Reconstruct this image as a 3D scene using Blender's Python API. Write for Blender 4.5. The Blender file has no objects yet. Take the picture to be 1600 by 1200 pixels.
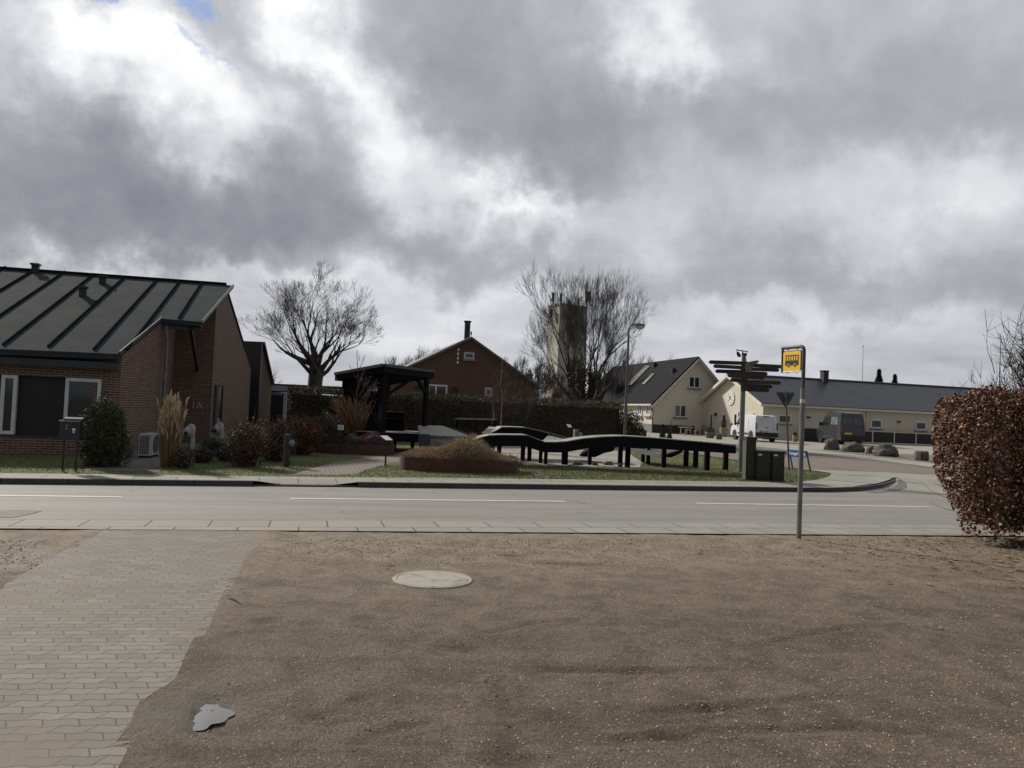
import bpy, bmesh, math, random
from mathutils import Vector, Matrix, noise
random.seed(7)
sc = bpy.context.scene
# ------------------------------------------------------------------ camera
F = 1200.0; HC = 1.75; PITCH = math.atan(44/1200); ROLL = 0.042
cp, sp_, crr, srr = math.cos(PITCH), math.sin(PITCH), math.cos(ROLL), math.sin(ROLL)
vf = Vector((0, cp, sp_)); vr0 = Vector((1, 0, 0)); vu0 = Vector((0, -sp_, cp))
vr = vr0*crr + vu0*srr; vu = vu0*crr - vr0*srr
cam = bpy.data.cameras.new('camera'); camo = bpy.data.objects.new('camera', cam)
sc.collection.objects.link(camo); sc.camera = camo
cam.sensor_width = 36; cam.lens = 36*F/1600; cam.clip_end = 6000; cam.clip_start = 0.05
camo.matrix_world = Matrix(((vr.x, vu.x, -vf.x, 0), (vr.y, vu.y, -vf.y, 0), (vr.z, vu.z, -vf.z, HC), (0, 0, 0, 1)))
sc.view_settings.view_transform = 'Standard'; sc.view_settings.look = 'None'
sc.view_settings.exposure = 0.0; sc.view_settings.gamma = 1.0
# ------------------------------------------------------------------ sun
SUN_AZ = math.radians(-50); SUN_EL = math.radians(33)
sdir = Vector((math.sin(SUN_AZ)*math.cos(SUN_EL), math.cos(SUN_AZ)*math.cos(SUN_EL), math.sin(SUN_EL)))
sl = bpy.data.lights.new('sun', 'SUN'); sl.energy = 4.6; sl.angle = math.radians(3.0); sl.color = (1.0, .93, .82)
so = bpy.data.objects.new('sun', sl); sc.collection.objects.link(so)
so.rotation_euler = (-sdir).to_track_quat('-Z', 'Y').to_euler()
# ------------------------------------------------------------------ world
def ray(px, py): return vf*F + vr*(px-800) - vu*(py-600)
W = bpy.data.worlds.new('World'); sc.world = W; W.use_nodes = True
nt = W.node_tree; nt.nodes.clear()
class NT:
    def __init__(s, nt): s.nt = nt
    def n(s, t, **k):
        x = s.nt.nodes.new(t)
        for a, b in k.items():
            if a == 'ins':
                for i, v in b.items():
                    if hasattr(v, 'is_linked') or isinstance(v, bpy.types.NodeSocket): s.nt.links.new(v, x.inputs[i])
                    else: x.inputs[i].default_value = v
            else: setattr(x, a, b)
        return x
    def m(s, op, a, b=0.0, c=None, clamp=False):
        ins = {0: a, 1: b}
        if c is not None: ins[2] = c
        return s.n('ShaderNodeMath', operation=op, use_clamp=clamp, ins=ins).outputs[0]
    def v(s, op, a, b=(0, 0, 0), out=0):
        return s.n('ShaderNodeVectorMath', operation=op, ins={0: a, 1: b}).outputs[out]
    def noise(s, vec, scale, detail=4, rough=.5, dist=0.0, col=False):
        x = s.n('ShaderNodeTexNoise', ins={'Vector': vec, 'Scale': scale, 'Detail': detail, 'Roughness': rough, 'Distortion': dist})
        return x.outputs[1] if col else x.outputs[0]
    def mix(s, f, a, b, mode='MIX'):
        x = s.n('ShaderNodeMix', data_type='RGBA', blend_type=mode)
        for i, v in ((0, f), (6, a), (7, b)):
            if isinstance(v, bpy.types.NodeSocket): s.nt.links.new(v, x.inputs[i])
            else: x.inputs[i].default_value = v
        return x.outputs[2]
    def ramp(s, f, stops, mode='LINEAR'):
        x = s.n('ShaderNodeValToRGB'); s.nt.links.new(f, x.inputs[0]); cr = x.color_ramp; cr.interpolation = mode
        while len(cr.elements) < len(stops): cr.elements.new(.5)
        for e, (p, c) in zip(cr.elements, stops): e.position = p; e.color = c if len(c) == 4 else (*c, 1)
        return x.outputs[0]
    def smooth(s, x, a, b):
        r = s.n('ShaderNodeMapRange', interpolation_type='SMOOTHSTEP', ins={0: x, 1: a, 2: b, 3: 0.0, 4: 1.0})
        return r.outputs[0]
N = NT(nt)
tc = N.n('ShaderNodeTexCoord').outputs['Generated']
dirv = N.v('NORMALIZE', tc)
sep = N.n('ShaderNodeSeparateXYZ', ins={0: dirv})
den = N.m('ADD', N.m('MAXIMUM', sep.outputs[2], 0.0), 0.17)
pl = N.n('ShaderNodeCombineXYZ', ins={0: N.m('DIVIDE', sep.outputs[0], den), 1: N.m('DIVIDE', sep.outputs[1], den), 2: 0.0}).outputs[0]
# billows: wisps that push the cloud edges about
w1 = N.v('SUBTRACT', N.noise(dirv, 5.0, 5, .55, 0, True), (.5, .5, .5))
w2 = N.v('SUBTRACT', N.noise(dirv, 17.0, 5, .6, 0, True), (.5, .5, .5))
def vscale(v, f): return N.n('ShaderNodeVectorMath', operation='SCALE', ins={0: v, 3: f}).outputs[0]
wd = N.v('ADD', dirv, N.v('ADD', vscale(w1, .22), vscale(w2, .10)))
def blob(px, py, a, b, w, rot=0.0, acc=None):
    d = ray(px, py).normalized(); R_ = d.cross(Vector((0, 0, 1))).normalized(); U_ = R_.cross(d)
    c, s_ = math.cos(rot), math.sin(rot)
    A = (R_*c + U_*s_)*(F/a*1.0); B = (U_*c - R_*s_)*(F/b*1.0)
    q = N.v('SUBTRACT', wd, tuple(d))
    x = N.v('DOT_PRODUCT', q, tuple(A), 1); y = N.v('DOT_PRODUCT', q, tuple(B), 1)
    r2 = N.m('ADD', N.m('MULTIPLY', x, x), N.m('MULTIPLY', y, y))
    g = N.m('EXPONENT', N.m('MULTIPLY', r2, -.9))
    g = N.m('MULTIPLY', g, w)
    return g if acc is None else N.m('ADD', acc, g)
fb = N.noise(pl, 1.05, 8, .55, .5)
wd2 = N.v('ADD', dirv, vscale(w1, .10))
fb2 = N.noise(wd2, 7.0, 9, .58, .2)
rdg = N.m('ABSOLUTE', N.m('SUBTRACT', N.noise(wd2, 4.2, 8, .60, .6), .5))      # billow creases
acc = N.m('ADD', N.m('MULTIPLY', N.m('SUBTRACT', fb, .5), .50), N.m('ADD', N.m('MULTIPLY', N.m('SUBTRACT', fb2, .5), .40), N.m('MULTIPLY', N.m('SUBTRACT', rdg, .09), -.35)))
BL = [(150, 120, 120, 55, .42, -.1), (140, 45, 90, 35, .34, 0), (60, 110, 60, 35, -.10, 0), (335, 135, 90, 36, .26, -.4), (450, 45, 38, 100, .34, .5), (520, 110, 50, 90, .20, .6), (600, 200, 42, 120, .26, .6),
      (360, 215, 80, 38, .24, -.3), (300, 260, 60, 30, .20, -.2), (720, 255, 140, 55, .14, -.3), (800, 300, 80, 24, .34, 0), (850, 350, 40, 40, .16, 0), (1075, 85, 50, 75, .34, .1), (1150, 140, 70, 40, .14, 0), (1420, 280, 200, 45, .12, .2),
      (230, 418, 420, 18, .17, 0), (690, 480, 170, 50, .11, 0), (640, 545, 500, 30, .10, 0), (1000, 320, 120, 50, .06, 0), (1080, 470, 160, 16, .10, 0),
      (120, 230, 190, 60, -.16, -.1), (160, 310, 240, 70, -.22, -.1), (230, 365, 230, 36, -.18, -.05), (480, 235, 75, 85, -.24, .2), (760, 90, 190, 150, -.18, -.2), (880, 170, 220, 90, -.12, -.3), (1040, 200, 170, 45, -.10, -.1),
      (600, 375, 260, 36, -.17, -.05), (470, 330, 90, 40, -.10, 0), (1240, 130, 110, 75, -.11, 0), (1530, 130, 120, 60, -.12, .2), (1480, 430, 240, 45, -.17, 0), (900, 420, 160, 40, -.09, 0),
      (1190, 430, 160, 30, -.06, 0), (1350, 50, 80, 50, .06, 0), (1240, 490, 300, 16, .08, 0), (1560, 240, 90, 30, .08, 0)]
for b in BL: acc = blob(b[0], b[1], b[2], b[3], b[4], b[5], acc)
val = N.m('ADD', acc, .458)
cl = N.ramp(val, [(0.0, (.22, .23, .265)), (.22, (.335, .345, .385)), (.38, (.445, .455, .495)), (.52, (.59, .60, .64)), (.72, (.82, .83, .86)), (.98, (1.2, 1.19, 1.17))])
hole = None
for b in ((235, 18, 45, 16, .85, 0), (330, 22, 22, 30, .85, 0), (300, 100, 20, 10, .55, 0), (355, 114, 26, 10, .6, 0), (870, 345, 18, 18, .55, 0), (870, 245, 40, 14, .35, 0), (215, 6, 60, 10, .5, 0)):
    hole = blob(*b, acc=hole)
hole = N.smooth(N.m('ADD', hole, N.m('MULTIPLY', N.m('SUBTRACT', fb2, .5), .6)), .25, .95)
sky = N.n('ShaderNodeTexSky', sky_type='NISHITA', sun_disc=False, sun_elevation=SUN_EL, sun_rotation=SUN_AZ, air_density=1.0, dust_density=.6)
skyc = N.v('MULTIPLY', sky.outputs[0], (.80, .86, 1.0))
rear = N.m('MULTIPLY_ADD', N.smooth(sep.outputs[1], -.35, .45), 4.4, 5.6)   # unseen clouds behind the viewer dimmed to cut fill on walls facing it
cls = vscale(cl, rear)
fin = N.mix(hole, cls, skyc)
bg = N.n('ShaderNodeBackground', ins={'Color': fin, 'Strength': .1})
wo = N.n('ShaderNodeOutputWorld', ins={'Surface': bg.outputs[0]})
sc.cycles.max_bounces = 6; sc.cycles.transparent_max_bounces = 8
# ------------------------------------------------------------------ frames and terrain
TH = math.radians(15); cT, sT = math.cos(TH), math.sin(TH)
def S(s, t, z=None):
    x, y = s*cT - t*sT, s*sT + t*cT
    return Vector((x, y, hz(x, y) if z is None else z))
def st(p): return p[0]*cT + p[1]*sT, -p[0]*sT + p[1]*cT
PROF = [(-1e5, 0), (17.3, 0), (18.0, .12), (22, .15), (46, .45), (1e5, .45)]
def hzt(t):
    for (a, za), (b, zb) in zip(PROF, PROF[1:]):
        if t <= b: return za + (zb-za)*(t-a)/(b-a)
    return .45
def hz(x, y): return hzt(-x*sT + y*cT)
def P(px, py, Y):
    d = ray(px, py); k = Y/d.y; return Vector((d.x*k, Y, HC + d.z*k))
def G(px, py, off=0.0):
    d = ray(px, py); z = 0.2
    for _ in range(40):
        k = (z + off - HC)/d.z; z = hz(d.x*k, d.y*k)
    return Vector((d.x*k, d.y*k, z))
def Gz(px, py, z):
    d = ray(px, py); k = (z-HC)/d.z; return Vector((d.x*k, d.y*k, z))
def onp(px, py, P0, n):
    d = ray(px, py); o = Vector((0, 0, HC)); k = (P0-o).dot(n)/d.dot(n); return o + d*k
eS = Vector((cT, sT, 0)); eT = Vector((-sT, cT, 0)); eZ = Vector((0, 0, 1))
def mpx(Y): return Y/F   # metres per photograph pixel at depth Y
# ------------------------------------------------------------------ materials
MATS = {}
def newmat(name):
    m = bpy.data.materials.new(name); m.use_nodes = True; t = m.node_tree; t.nodes.clear()
    n = NT(t); b = n.n('ShaderNodeBsdfPrincipled'); o = n.n('ShaderNodeOutputMaterial', ins={0: b.outputs[0]})
    return m, n, b
def L3(c): return (c[0], c[1], c[2], 1.0)
def mat(name, c1, c2=None, scale=3.0, rough=.7, bump=0.0, bscale=40.0, metal=0.0, spec=.5, coord='Object', detail=5, lo=.35, hi=.65, bdist=.01, stretch=None, fine=0.0):
    if name in MATS: return MATS[name]
    m, n, b = newmat(name)
    t = n.n('ShaderNodeTexCoord').outputs[coord]
    if stretch: t = n.n('ShaderNodeMapping', ins={0: t, 3: stretch}).outputs[0]
    c2 = c2 or tuple(x*.75 for x in c1)
    f = n.noise(t, scale, detail, .6); f = n.smooth(f, lo, hi)
    col = n.mix(f, L3(c1), L3(c2))
    if fine:
        g = n.noise(t, bscale, 3, .6); g = n.m('MULTIPLY_ADD', g, fine*2, 1-fine)
        col = n.mix(1.0, col, n.n('ShaderNodeCombineXYZ', ins={0: g, 1: g, 2: g}).outputs[0], 'MULTIPLY')
    n.nt.links.new(col, b.inputs['Base Color'])
    b.inputs['Roughness'].default_value = rough; b.inputs['Metallic'].default_value = metal; b.inputs['Specular IOR Level'].default_value = spec
    if bump:
        h = n.noise(t, bscale, 4, .65)
        bp = n.n('ShaderNodeBump', ins={'Strength': bump, 'Distance': bdist, 'Height': h}); n.nt.links.new(bp.outputs[0], b.inputs['Normal'])
    MATS[name] = m; return m
def brickmat(name, c1, c2, mort, bw, rh, ms, rough=.85, tint=.35, bump=.5, distort=0.0, off=.5, swap=False, big=None, bigs=.6, spec=.3, rot=0.0, zig=0.0):
    if name in MATS: return MATS[name]
    m, n, b = newmat(name)
    t = n.n('ShaderNodeTexCoord').outputs['UV']
    if rot: t = n.n('ShaderNodeMapping', ins={0: t, 2: (0, 0, rot)}).outputs[0]
    v = t
    if zig:
        sx = n.n('ShaderNodeSeparateXYZ', ins={0: t}).outputs; tri = n.m('PINGPONG', sx[0], bw*.5); v = n.n('ShaderNodeCombineXYZ', ins={0: n.m('ADD', sx[0], n.m('MULTIPLY', n.m('PINGPONG', sx[1], rh), .45)), 1: n.m('ADD', sx[1], n.m('MULTIPLY', tri, zig)), 2: 0.0}).outputs[0]
    if distort:
        d = n.v('SUBTRACT', n.noise(t, 5.0, 3, .6, 0, True), (.5, .5, .5)); d = n.n('ShaderNodeVectorMath', operation='SCALE', ins={0: d, 3: distort}).outputs[0]
        v = n.v('ADD', v, d)
    br = n.n('ShaderNodeTexBrick', offset=off, ins={'Vector': v, 'Color1': L3(c1), 'Color2': L3(c2), 'Mortar': L3(mort), 'Scale': 1.0, 'Mortar Size': ms, 'Mortar Smooth': .2, 'Bias': 0.0, 'Brick Width': bw, 'Row Height': rh})
    f = n.noise(t, 2.2, 5, .65); g = n.m('MULTIPLY_ADD', f, tint*2, 1-tint)
    f2 = n.noise(t, 45, 3, .6); g = n.m('MULTIPLY', g, n.m('MULTIPLY_ADD', f2, .4, .8))
    col = n.mix(1.0, br.outputs[0], n.n('ShaderNodeCombineXYZ', ins={0: g, 1: g, 2: g}).outputs[0], 'MULTIPLY')
    if big:
        k = n.smooth(n.noise(t, bigs, 5, .6), .5, .68); col = n.mix(k, col, L3(big))
    n.nt.links.new(col, b.inputs['Base Color']); b.inputs['Roughness'].default_value = rough; b.inputs['Specular IOR Level'].default_value = spec
    h = n.m('ADD', n.m('MULTIPLY', br.outputs[1], -1.0), n.m('MULTIPLY', f2, .5))
    bp = n.n('ShaderNodeBump', ins={'Strength': bump, 'Distance': .008, 'Height': h}); n.nt.links.new(bp.outputs[0], b.inputs['Normal'])
    MATS[name] = m; return m
BRICK = brickmat('red brick masonry', (.150, .076, .055), (.085, .045, .035), (.24, .195, .165), .24, .0667, .011, tint=.3)
BRICK2 = brickmat('far red brick', (.115, .060, .045), (.080, .043, .034), (.14, .10, .08), .24, .0667, .008, tint=.25)
ROOFFELT = mat('dark roofing felt', (.046, .052, .058), (.034, .039, .044), 1.2, .95, .25, 90, spec=.05)
FELTTRIM = mat('dark zinc trim', (.030, .036, .043), (.022, .027, .032), 4, .5, spec=.5)
WHITEW = mat('white painted wood', (.62, .63, .64), (.52, .53, .54), 6, .5)
GREYW = mat('pale grey window frame', (.42, .44, .46), (.33, .35, .37), 6, .5)
GLASS = mat('dark window glass', (.010, .013, .016), (.018, .020, .022), 1.5, .06, spec=.8)
PANEL = mat('very dark cladding', (.016, .012, .013), (.011, .009, .010), 5, .6)
BLACKW = mat('black tarred timber', (.010, .011, .014), (.005, .0055, .007), 7, .8, .5, 30, spec=.12, stretch=(1, 1, 4))
DECKW = mat('weathered grey decking', (.30, .29, .265), (.20, .195, .18), 9, .7, .4, 40)
ZINC = mat('galvanised steel', (.20, .21, .215), (.13, .137, .14), 14, .45, .1, 60, metal=.35, stretch=(1, 1, .3))
ZINCD = mat('dull dark galvanised steel', (.12, .12, .122), (.075, .073, .073), 18, .5, .1, 60, metal=.3, stretch=(1, 1, .3))
BLACKM = mat('black painted metal', (.012, .013, .014), (.008, .008, .009), 6, .45)
CREAM = mat('cream rendered wall', (.60, .56, .46), (.54, .50, .41), 1.1, .9, .25, 60, spec=.2, lo=.3, hi=.8)
CREAMTRIM = mat('cream painted trim', (.66, .62, .52), (.58, .54, .45), 3, .7)
PLINTH = mat('grey concrete plinth', (.20, .20, .19), (.15, .15, .14), 3, .9, .2, 50)
DPLINTH = mat('dark plum plinth paint', (.040, .030, .034), (.028, .022, .026), 3, .8)
CORTEN = mat('rusted weathering steel', (.095, .038, .025), (.055, .024, .018), 3.5, .8, .3, 60, lo=.3, hi=.7)
BARK = mat('grey brown bark', (.070, .060, .048), (.038, .032, .026), 6, .9, .7, 18, bdist=.03)
TWIG = mat('brown twigs', (.050, .040, .032), (.030, .024, .020), 2, .9)
TWIGR = mat('reddish thin twigs', (.095, .055, .042), (.055, .035, .028), 2, .9)
RUB = mat('tyre rubber', (.012, .012, .012), (.02, .02, .02), 9, .8)
SOIL = mat('planter soil', (.04, .03, .022), (.025, .02, .015), 6, .95, .6, 25)
# ------------------------------------------------------------------ mesh builder
ORG = {}
class MB:
    def __init__(s): s.v = []; s.f = []; s.mi = []; s.cur = 0
    def add(s, vs, fs):
        o = len(s.v); s.v.extend([tuple(v) for v in vs]); s.f.extend([tuple(i+o for i in f) for f in fs]); s.mi.extend([s.cur]*len(fs)); return s
    def poly(s, pts): return s.add(pts, [tuple(range(len(pts)))])
    def obox(s, c, ax, ay, az):   # centre and three half-vectors
        c, ax, ay, az = map(Vector, (c, ax, ay, az)); vs = []
        for i in (-1, 1):
            for j in (-1, 1):
                for k in (-1, 1): vs.append(c + ax*i + ay*j + az*k)
        fs = [(0, 1, 3, 2), (4, 6, 7, 5), (0, 4, 5, 1), (2, 3, 7, 6), (0, 2, 6, 4), (1, 5, 7, 3)]
        if ax.cross(ay).dot(az) < 0: fs = [f[::-1] for f in fs]
        return s.add(vs, fs)
    def box(s, cx, cy, cz, sx, sy, sz, rz=0.0):
        c, n_ = math.cos(rz), math.sin(rz)
        return s.obox((cx, cy, cz), (sx/2*c, sx/2*n_, 0), (-sy/2*n_, sy/2*c, 0), (0, 0, sz/2))
    def prism(s, pts, d):         # planar outline pushed along d
        n = len(pts); pts = [Vector(p) for p in pts]; d = Vector(d)
        nn = Vector((0, 0, 0))
        for i in range(n): nn += pts[i].cross(pts[(i+1) % n])
        vs = pts + [p + d for p in pts]
        fs = [tuple(range(n))[::-1], tuple(range(n, 2*n))] + [(i, (i+1) % n, (i+1) % n + n, i+n) for i in range(n)]
        if nn.dot(d) < 0: fs = [f[::-1] for f in fs]
        return s.add(vs, fs)
    def bar(s, a, b, w, h=None, up=(0, 0, 1)):
        a, b = Vector(a), Vector(b); d = b-a; h = h or w; up = Vector(up)
        x = d.normalized(); y = up.cross(x)
        if y.length < 1e-4: y = Vector((1, 0, 0)).cross(x)
        y.normalize(); z = x.cross(y)
        return s.obox((a+b)/2, d/2, y*w/2, z*h/2)
    def tube(s, pts, rs, n=8, cap=True, closed=False):
        pts = [Vector(p) for p in pts]; k = len(pts)
        if not hasattr(rs, '__len__'): rs = [rs]*k
        vs = []; u = None
        for i, p in enumerate(pts):
            d = (pts[min(i+1, k-1)] - pts[max(i-1, 0)])
            if d.length < 1e-9: d = Vector((0, 0, 1))
            d.normalize()
            if u is None:
                u = d.orthogonal().normalized()
            else:
                u = (u - d*u.dot(d))
                u = u.normalized() if u.length > 1e-6 else d.orthogonal().normalized()
            w = d.cross(u)
            for j in range(n):
                a = 2*math.pi*j/n; vs.append(p + (u*math.cos(a) + w*math.sin(a))*rs[i])
        fs = []
        for i in range(k-1):
            for j in range(n):
                fs.append((i*n+j, i*n+(j+1) % n, (i+1)*n+(j+1) % n, (i+1)*n+j))
        if cap: fs.append(tuple(range(n))[::-1]); fs.append(tuple(range((k-1)*n, k*n)))
        return s.add(vs, fs)
    def lathe(s, c, prof, n=16, ax=None):   # prof: (r, z)
        c = Vector(c); ax = Vector(ax or (0, 0, 1)).normalized(); u = ax.orthogonal().normalized(); w = ax.cross(u)
        if ax.z > .99: u, w = Vector((1, 0, 0)), Vector((0, 1, 0))
        vs = []; k = len(prof)
        for r, z in prof:
            for j in range(n):
                a = 2*math.pi*j/n; vs.append(c + ax*z + (u*math.cos(a) + w*math.sin(a))*max(r, 1e-4))
        fs = [(i*n+j, i*n+(j+1) % n, (i+1)*n+(j+1) % n, (i+1)*n+j) for i in range(k-1) for j in range(n)]
        fs.append(tuple(range(n))[::-1]); fs.append(tuple(range((k-1)*n, k*n)))
        return s.add(vs, fs)
    def blobm(s, c, rx, ry, rz, seed=0, amp=.2, fr=1.5, sub=3, flat=True):
        bm = bmesh.new(); bmesh.ops.create_icosphere(bm, subdivisions=sub, radius=1)
        c = Vector(c); vs = []
        for v in bm.verts:
            k = 1 + amp*(noise.fractal(v.co*fr + Vector((seed*7.3, seed*3.1, seed)), .8, 2.0, 4))
            q = Vector((v.co.x*rx*k, v.co.y*ry*k, v.co.z*rz*k))
            if flat and q.z < -rz*.35: q.z = -rz*.35
            vs.append(c + q)
        fs = [tuple(v.index for v in f.verts) for f in bm.faces]; bm.free()
        return s.add(vs, fs)
    def build(s, name, m, parent=None, smooth=False, bevel=0.0, uv=True, seg=2, local=False):
        me = bpy.data.meshes.new(name)
        org = Vector((0, 0, 0))
        if parent is not None: org = ORG.get(parent.name, Vector((0, 0, 0)))
        vs = s.v if (org.length == 0) else [(v[0]-org.x, v[1]-org.y, v[2]-org.z) for v in s.v]
        me.from_pydata(vs, [], s.f)
        ms = m if isinstance(m, (list, tuple)) else [m]
        for x in ms: me.materials.append(x)
        if len(ms) > 1: me.polygons.foreach_set('material_index', s.mi)
        if bevel:
            bm = bmesh.new(); bm.from_mesh(me)
            bmesh.ops.remove_doubles(bm, verts=bm.verts, dist=1e-5)
            ed = [e for e in bm.edges if len(e.link_faces) == 2 and e.calc_face_angle(0) > .6]
            bmesh.ops.bevel(bm, geom=ed, offset=bevel, segments=seg, profile=.6, affect='EDGES', clamp_overlap=True)
            bm.to_mesh(me); bm.free()
        if uv and len(me.polygons) < 40000: metric_uv(me, org)
        if smooth: me.polygons.foreach_set('use_smooth', [True]*len(me.polygons))
        me.update()
        o = bpy.data.objects.new(name, me); sc.collection.objects.link(o)
        if parent is not None: o.parent = parent; ORG[o.name] = org
        return o
def metric_uv(me, org=Vector((0, 0, 0))):
    uvl = me.uv_layers.new(name='metric')
    for p in me.polygons:
        n = p.normal
        if abs(n.z) > .995: a, b = eS, eT
        else:
            a = Vector((-n.y, n.x, 0)); a.normalize(); b = n.cross(a)
            if b.z < 0: b = -b
        for li in p.loop_indices:
            co = me.vertices[me.loops[li].vertex_index].co + org
            uvl.data[li].uv = (co.dot(a), co.dot(b))
def thing(name, label, cat, loc=(0, 0, 0), group=None, local=False, rz=0.0):
    o = bpy.data.objects.new(name, None); sc.collection.objects.link(o); o.location = loc; o.rotation_euler = (0, 0, rz)
    o['label'] = label; o['category'] = cat; o.empty_display_size = .1
    if group: o['group'] = group
    ORG[o.name] = Vector((0, 0, 0)) if local else Vector(loc)
    return o
def tag(o, label, cat, group=None, kind=None):
    if label: o['label'] = label
    if cat: o['category'] = cat
    if group: o['group'] = group
    if kind: o['kind'] = kind
    return o
def single(mb, name, m, label, cat, loc=None, group=None, kind=None, **k):
    """a thing that is one mesh, its origin at loc"""
    if loc is not None:
        l = Vector(loc); mb.v = [(v[0]-l.x, v[1]-l.y, v[2]-l.z) for v in mb.v]
    o = mb.build(name, m, **k)
    if loc is not None: o.location = loc
    return tag(o, label, cat, group, kind)
def copytree(o, parent=None):
    c = o.copy(); sc.collection.objects.link(c); c.parent = parent
    for ch in [x for x in bpy.data.objects if x.parent == o]: copytree(ch, c)
    return c
def arc(c, r, a0, a1, n, ax, ay):
    return [Vector(c) + Vector(ax)*math.cos(a0+(a1-a0)*i/n)*r + Vector(ay)*math.sin(a0+(a1-a0)*i/n)*r for i in range(n+1)]
# ================================================================== GROUND
def sheet(name, pts, off, m, cuts=(17.3, 18.0, 22.0, 46.0), kind='structure', zf=None):
    """flat outline (XY) laid on the terrain at off above it"""
    bm = bmesh.new(); vs = [bm.verts.new((p[0], p[1], 0)) for p in pts]; f = bm.faces.new(vs)
    bmesh.ops.triangulate(bm, faces=bm.faces[:])
    for c in cuts:
        bmesh.ops.bisect_plane(bm, geom=bm.verts[:]+bm.edges[:]+bm.faces[:], plane_co=eT*c, plane_no=eT)
    for v in bm.verts: v.co.z = (zf or hz)(v.co.x, v.co.y) + off
    bm.normal_update()
    for f in bm.faces:
        if f.normal.z < 0: f.normal_flip()
    me = bpy.data.meshes.new(name); bm.to_mesh(me); bm.free(); me.materials.append(m)
    uvl = me.uv_layers.new(name='metric')
    for li, l in enumerate(me.loops):
        co = me.vertices[l.vertex_index].co; uvl.data[li].uv = (co.dot(eS), co.dot(eT))
    o = bpy.data.objects.new(name, me); sc.collection.objects.link(o); o['kind'] = kind
    return o
def inpoly(x, y, pg):
    r = False; j = len(pg)-1
    for i in range(len(pg)):
        xi, yi, xj, yj = pg[i][0], pg[i][1], pg[j][0], pg[j][1]
        if (yi > y) != (yj > y) and x < (xj-xi)*(y-yi)/(yj-yi)+xi: r = not r
        j = i
    return r
EARTH = mat('rough turf and earth', (.050, .060, .022), (.075, .065, .040), .5, .95, .4, 12, coord='Object', fine=.3)
LAWN = mat('short green lawn', (.070, .105, .020), (.100, .100, .035), .8, .95, .6, 45, fine=.35, bdist=.02)
ASPH, n_, b_ = newmat('worn grey asphalt'); t_ = n_.n('ShaderNodeTexCoord').outputs['UV']
ck_ = n_.n('ShaderNodeTexVoronoi', feature='DISTANCE_TO_EDGE', ins={'Vector': n_.v('ADD', t_, n_.n('ShaderNodeVectorMath', operation='SCALE', ins={0: n_.noise(t_, 2.5, 5, .65, 0, True), 3: .7}).outputs[0]), 'Scale': .38}).outputs[0]
ck_ = n_.m('MULTIPLY', n_.m('SUBTRACT', 1.0, n_.smooth(ck_, .0, .010)), n_.smooth(n_.noise(t_, .5, 3, .5), .50, .60))
ts_ = n_.n('ShaderNodeMapping', ins={0: t_, 3: (.12, 1.1, 1)}).outputs[0]
a_ = n_.smooth(n_.noise(ts_, 1.6, 6, .65), .35, .7); c_ = n_.mix(a_, (.235, .226, .212, 1), (.180, .174, .166, 1)); c_ = n_.mix(n_.m('MULTIPLY', ck_, .6), c_, (.06, .058, .055, 1)); c_ = n_.mix(n_.m('MULTIPLY', n_.smooth(n_.noise(t_, 1.3, 7, .75), .58, .75), .5), c_, (.15, .145, .138, 1))
g_ = n_.noise(t_, 70, 3, .75); g_ = n_.m('MULTIPLY_ADD', n_.smooth(g_, .3, .7), .8, .6)
h_ = n_.n('ShaderNodeTexVoronoi', ins={'Vector': t_, 'Scale': 120.0}).outputs[1]
g2_ = n_.m('MULTIPLY', g_, n_.m('MULTIPLY_ADD', n_.n('ShaderNodeSeparateXYZ', ins={0: h_}).outputs[0], .35, .82))
n_.nt.links.new(n_.mix(1.0, c_, n_.n('ShaderNodeCombineXYZ', ins={0: g2_, 1: g2_, 2: g2_}).outputs[0], 'MULTIPLY'), b_.inputs[0])
b_.inputs['Roughness'].default_value = .75; b_.inputs['Specular IOR Level'].default_value = .4
n_.nt.links.new(n_.n('ShaderNodeBump', ins={'Strength': .5, 'Distance': .006, 'Height': g_}).outputs[0], b_.inputs['Normal'])
ASPH_L = mat('pale worn asphalt', (.27, .255, .22), (.22, .21, .185), .7, .85, .3, 60, fine=.18)
PATCH = mat('dark asphalt repair', (.085, .082, .078), (.13, .125, .12), 4, .8, .3, 60, fine=.3)
FLAGS = brickmat('grey concrete flagstones', (.27, .255, .225), (.235, .225, .20), (.07, .065, .055), .80, .625, .012, tint=.15, bump=.3, off=.5)
REDP = brickmat('worn reddish block paving', (.205, .165, .145), (.165, .14, .125), (.10, .085, .075), .21, .105, .007, tint=.25, bump=.3)
PATHB = brickmat('grey brown clinker path', (.215, .18, .155), (.17, .145, .13), (.07, .06, .05), .22, .11, .012, tint=.2, bump=.4)
GRANITE = mat('dark granite kerb', (.055, .052, .050), (.040, .038, .037), 4, .8, .3, 50, fine=.25)
PALEP = mat('pale gravel paving', (.30, .285, .25), (.24, .225, .195), 1.3, .9, .35, 40, fine=.25)
LINE = mat('white road paint', (.52, .52, .50), (.38, .375, .36), 6, .7, .1, 60, lo=.4, hi=.75)
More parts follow.
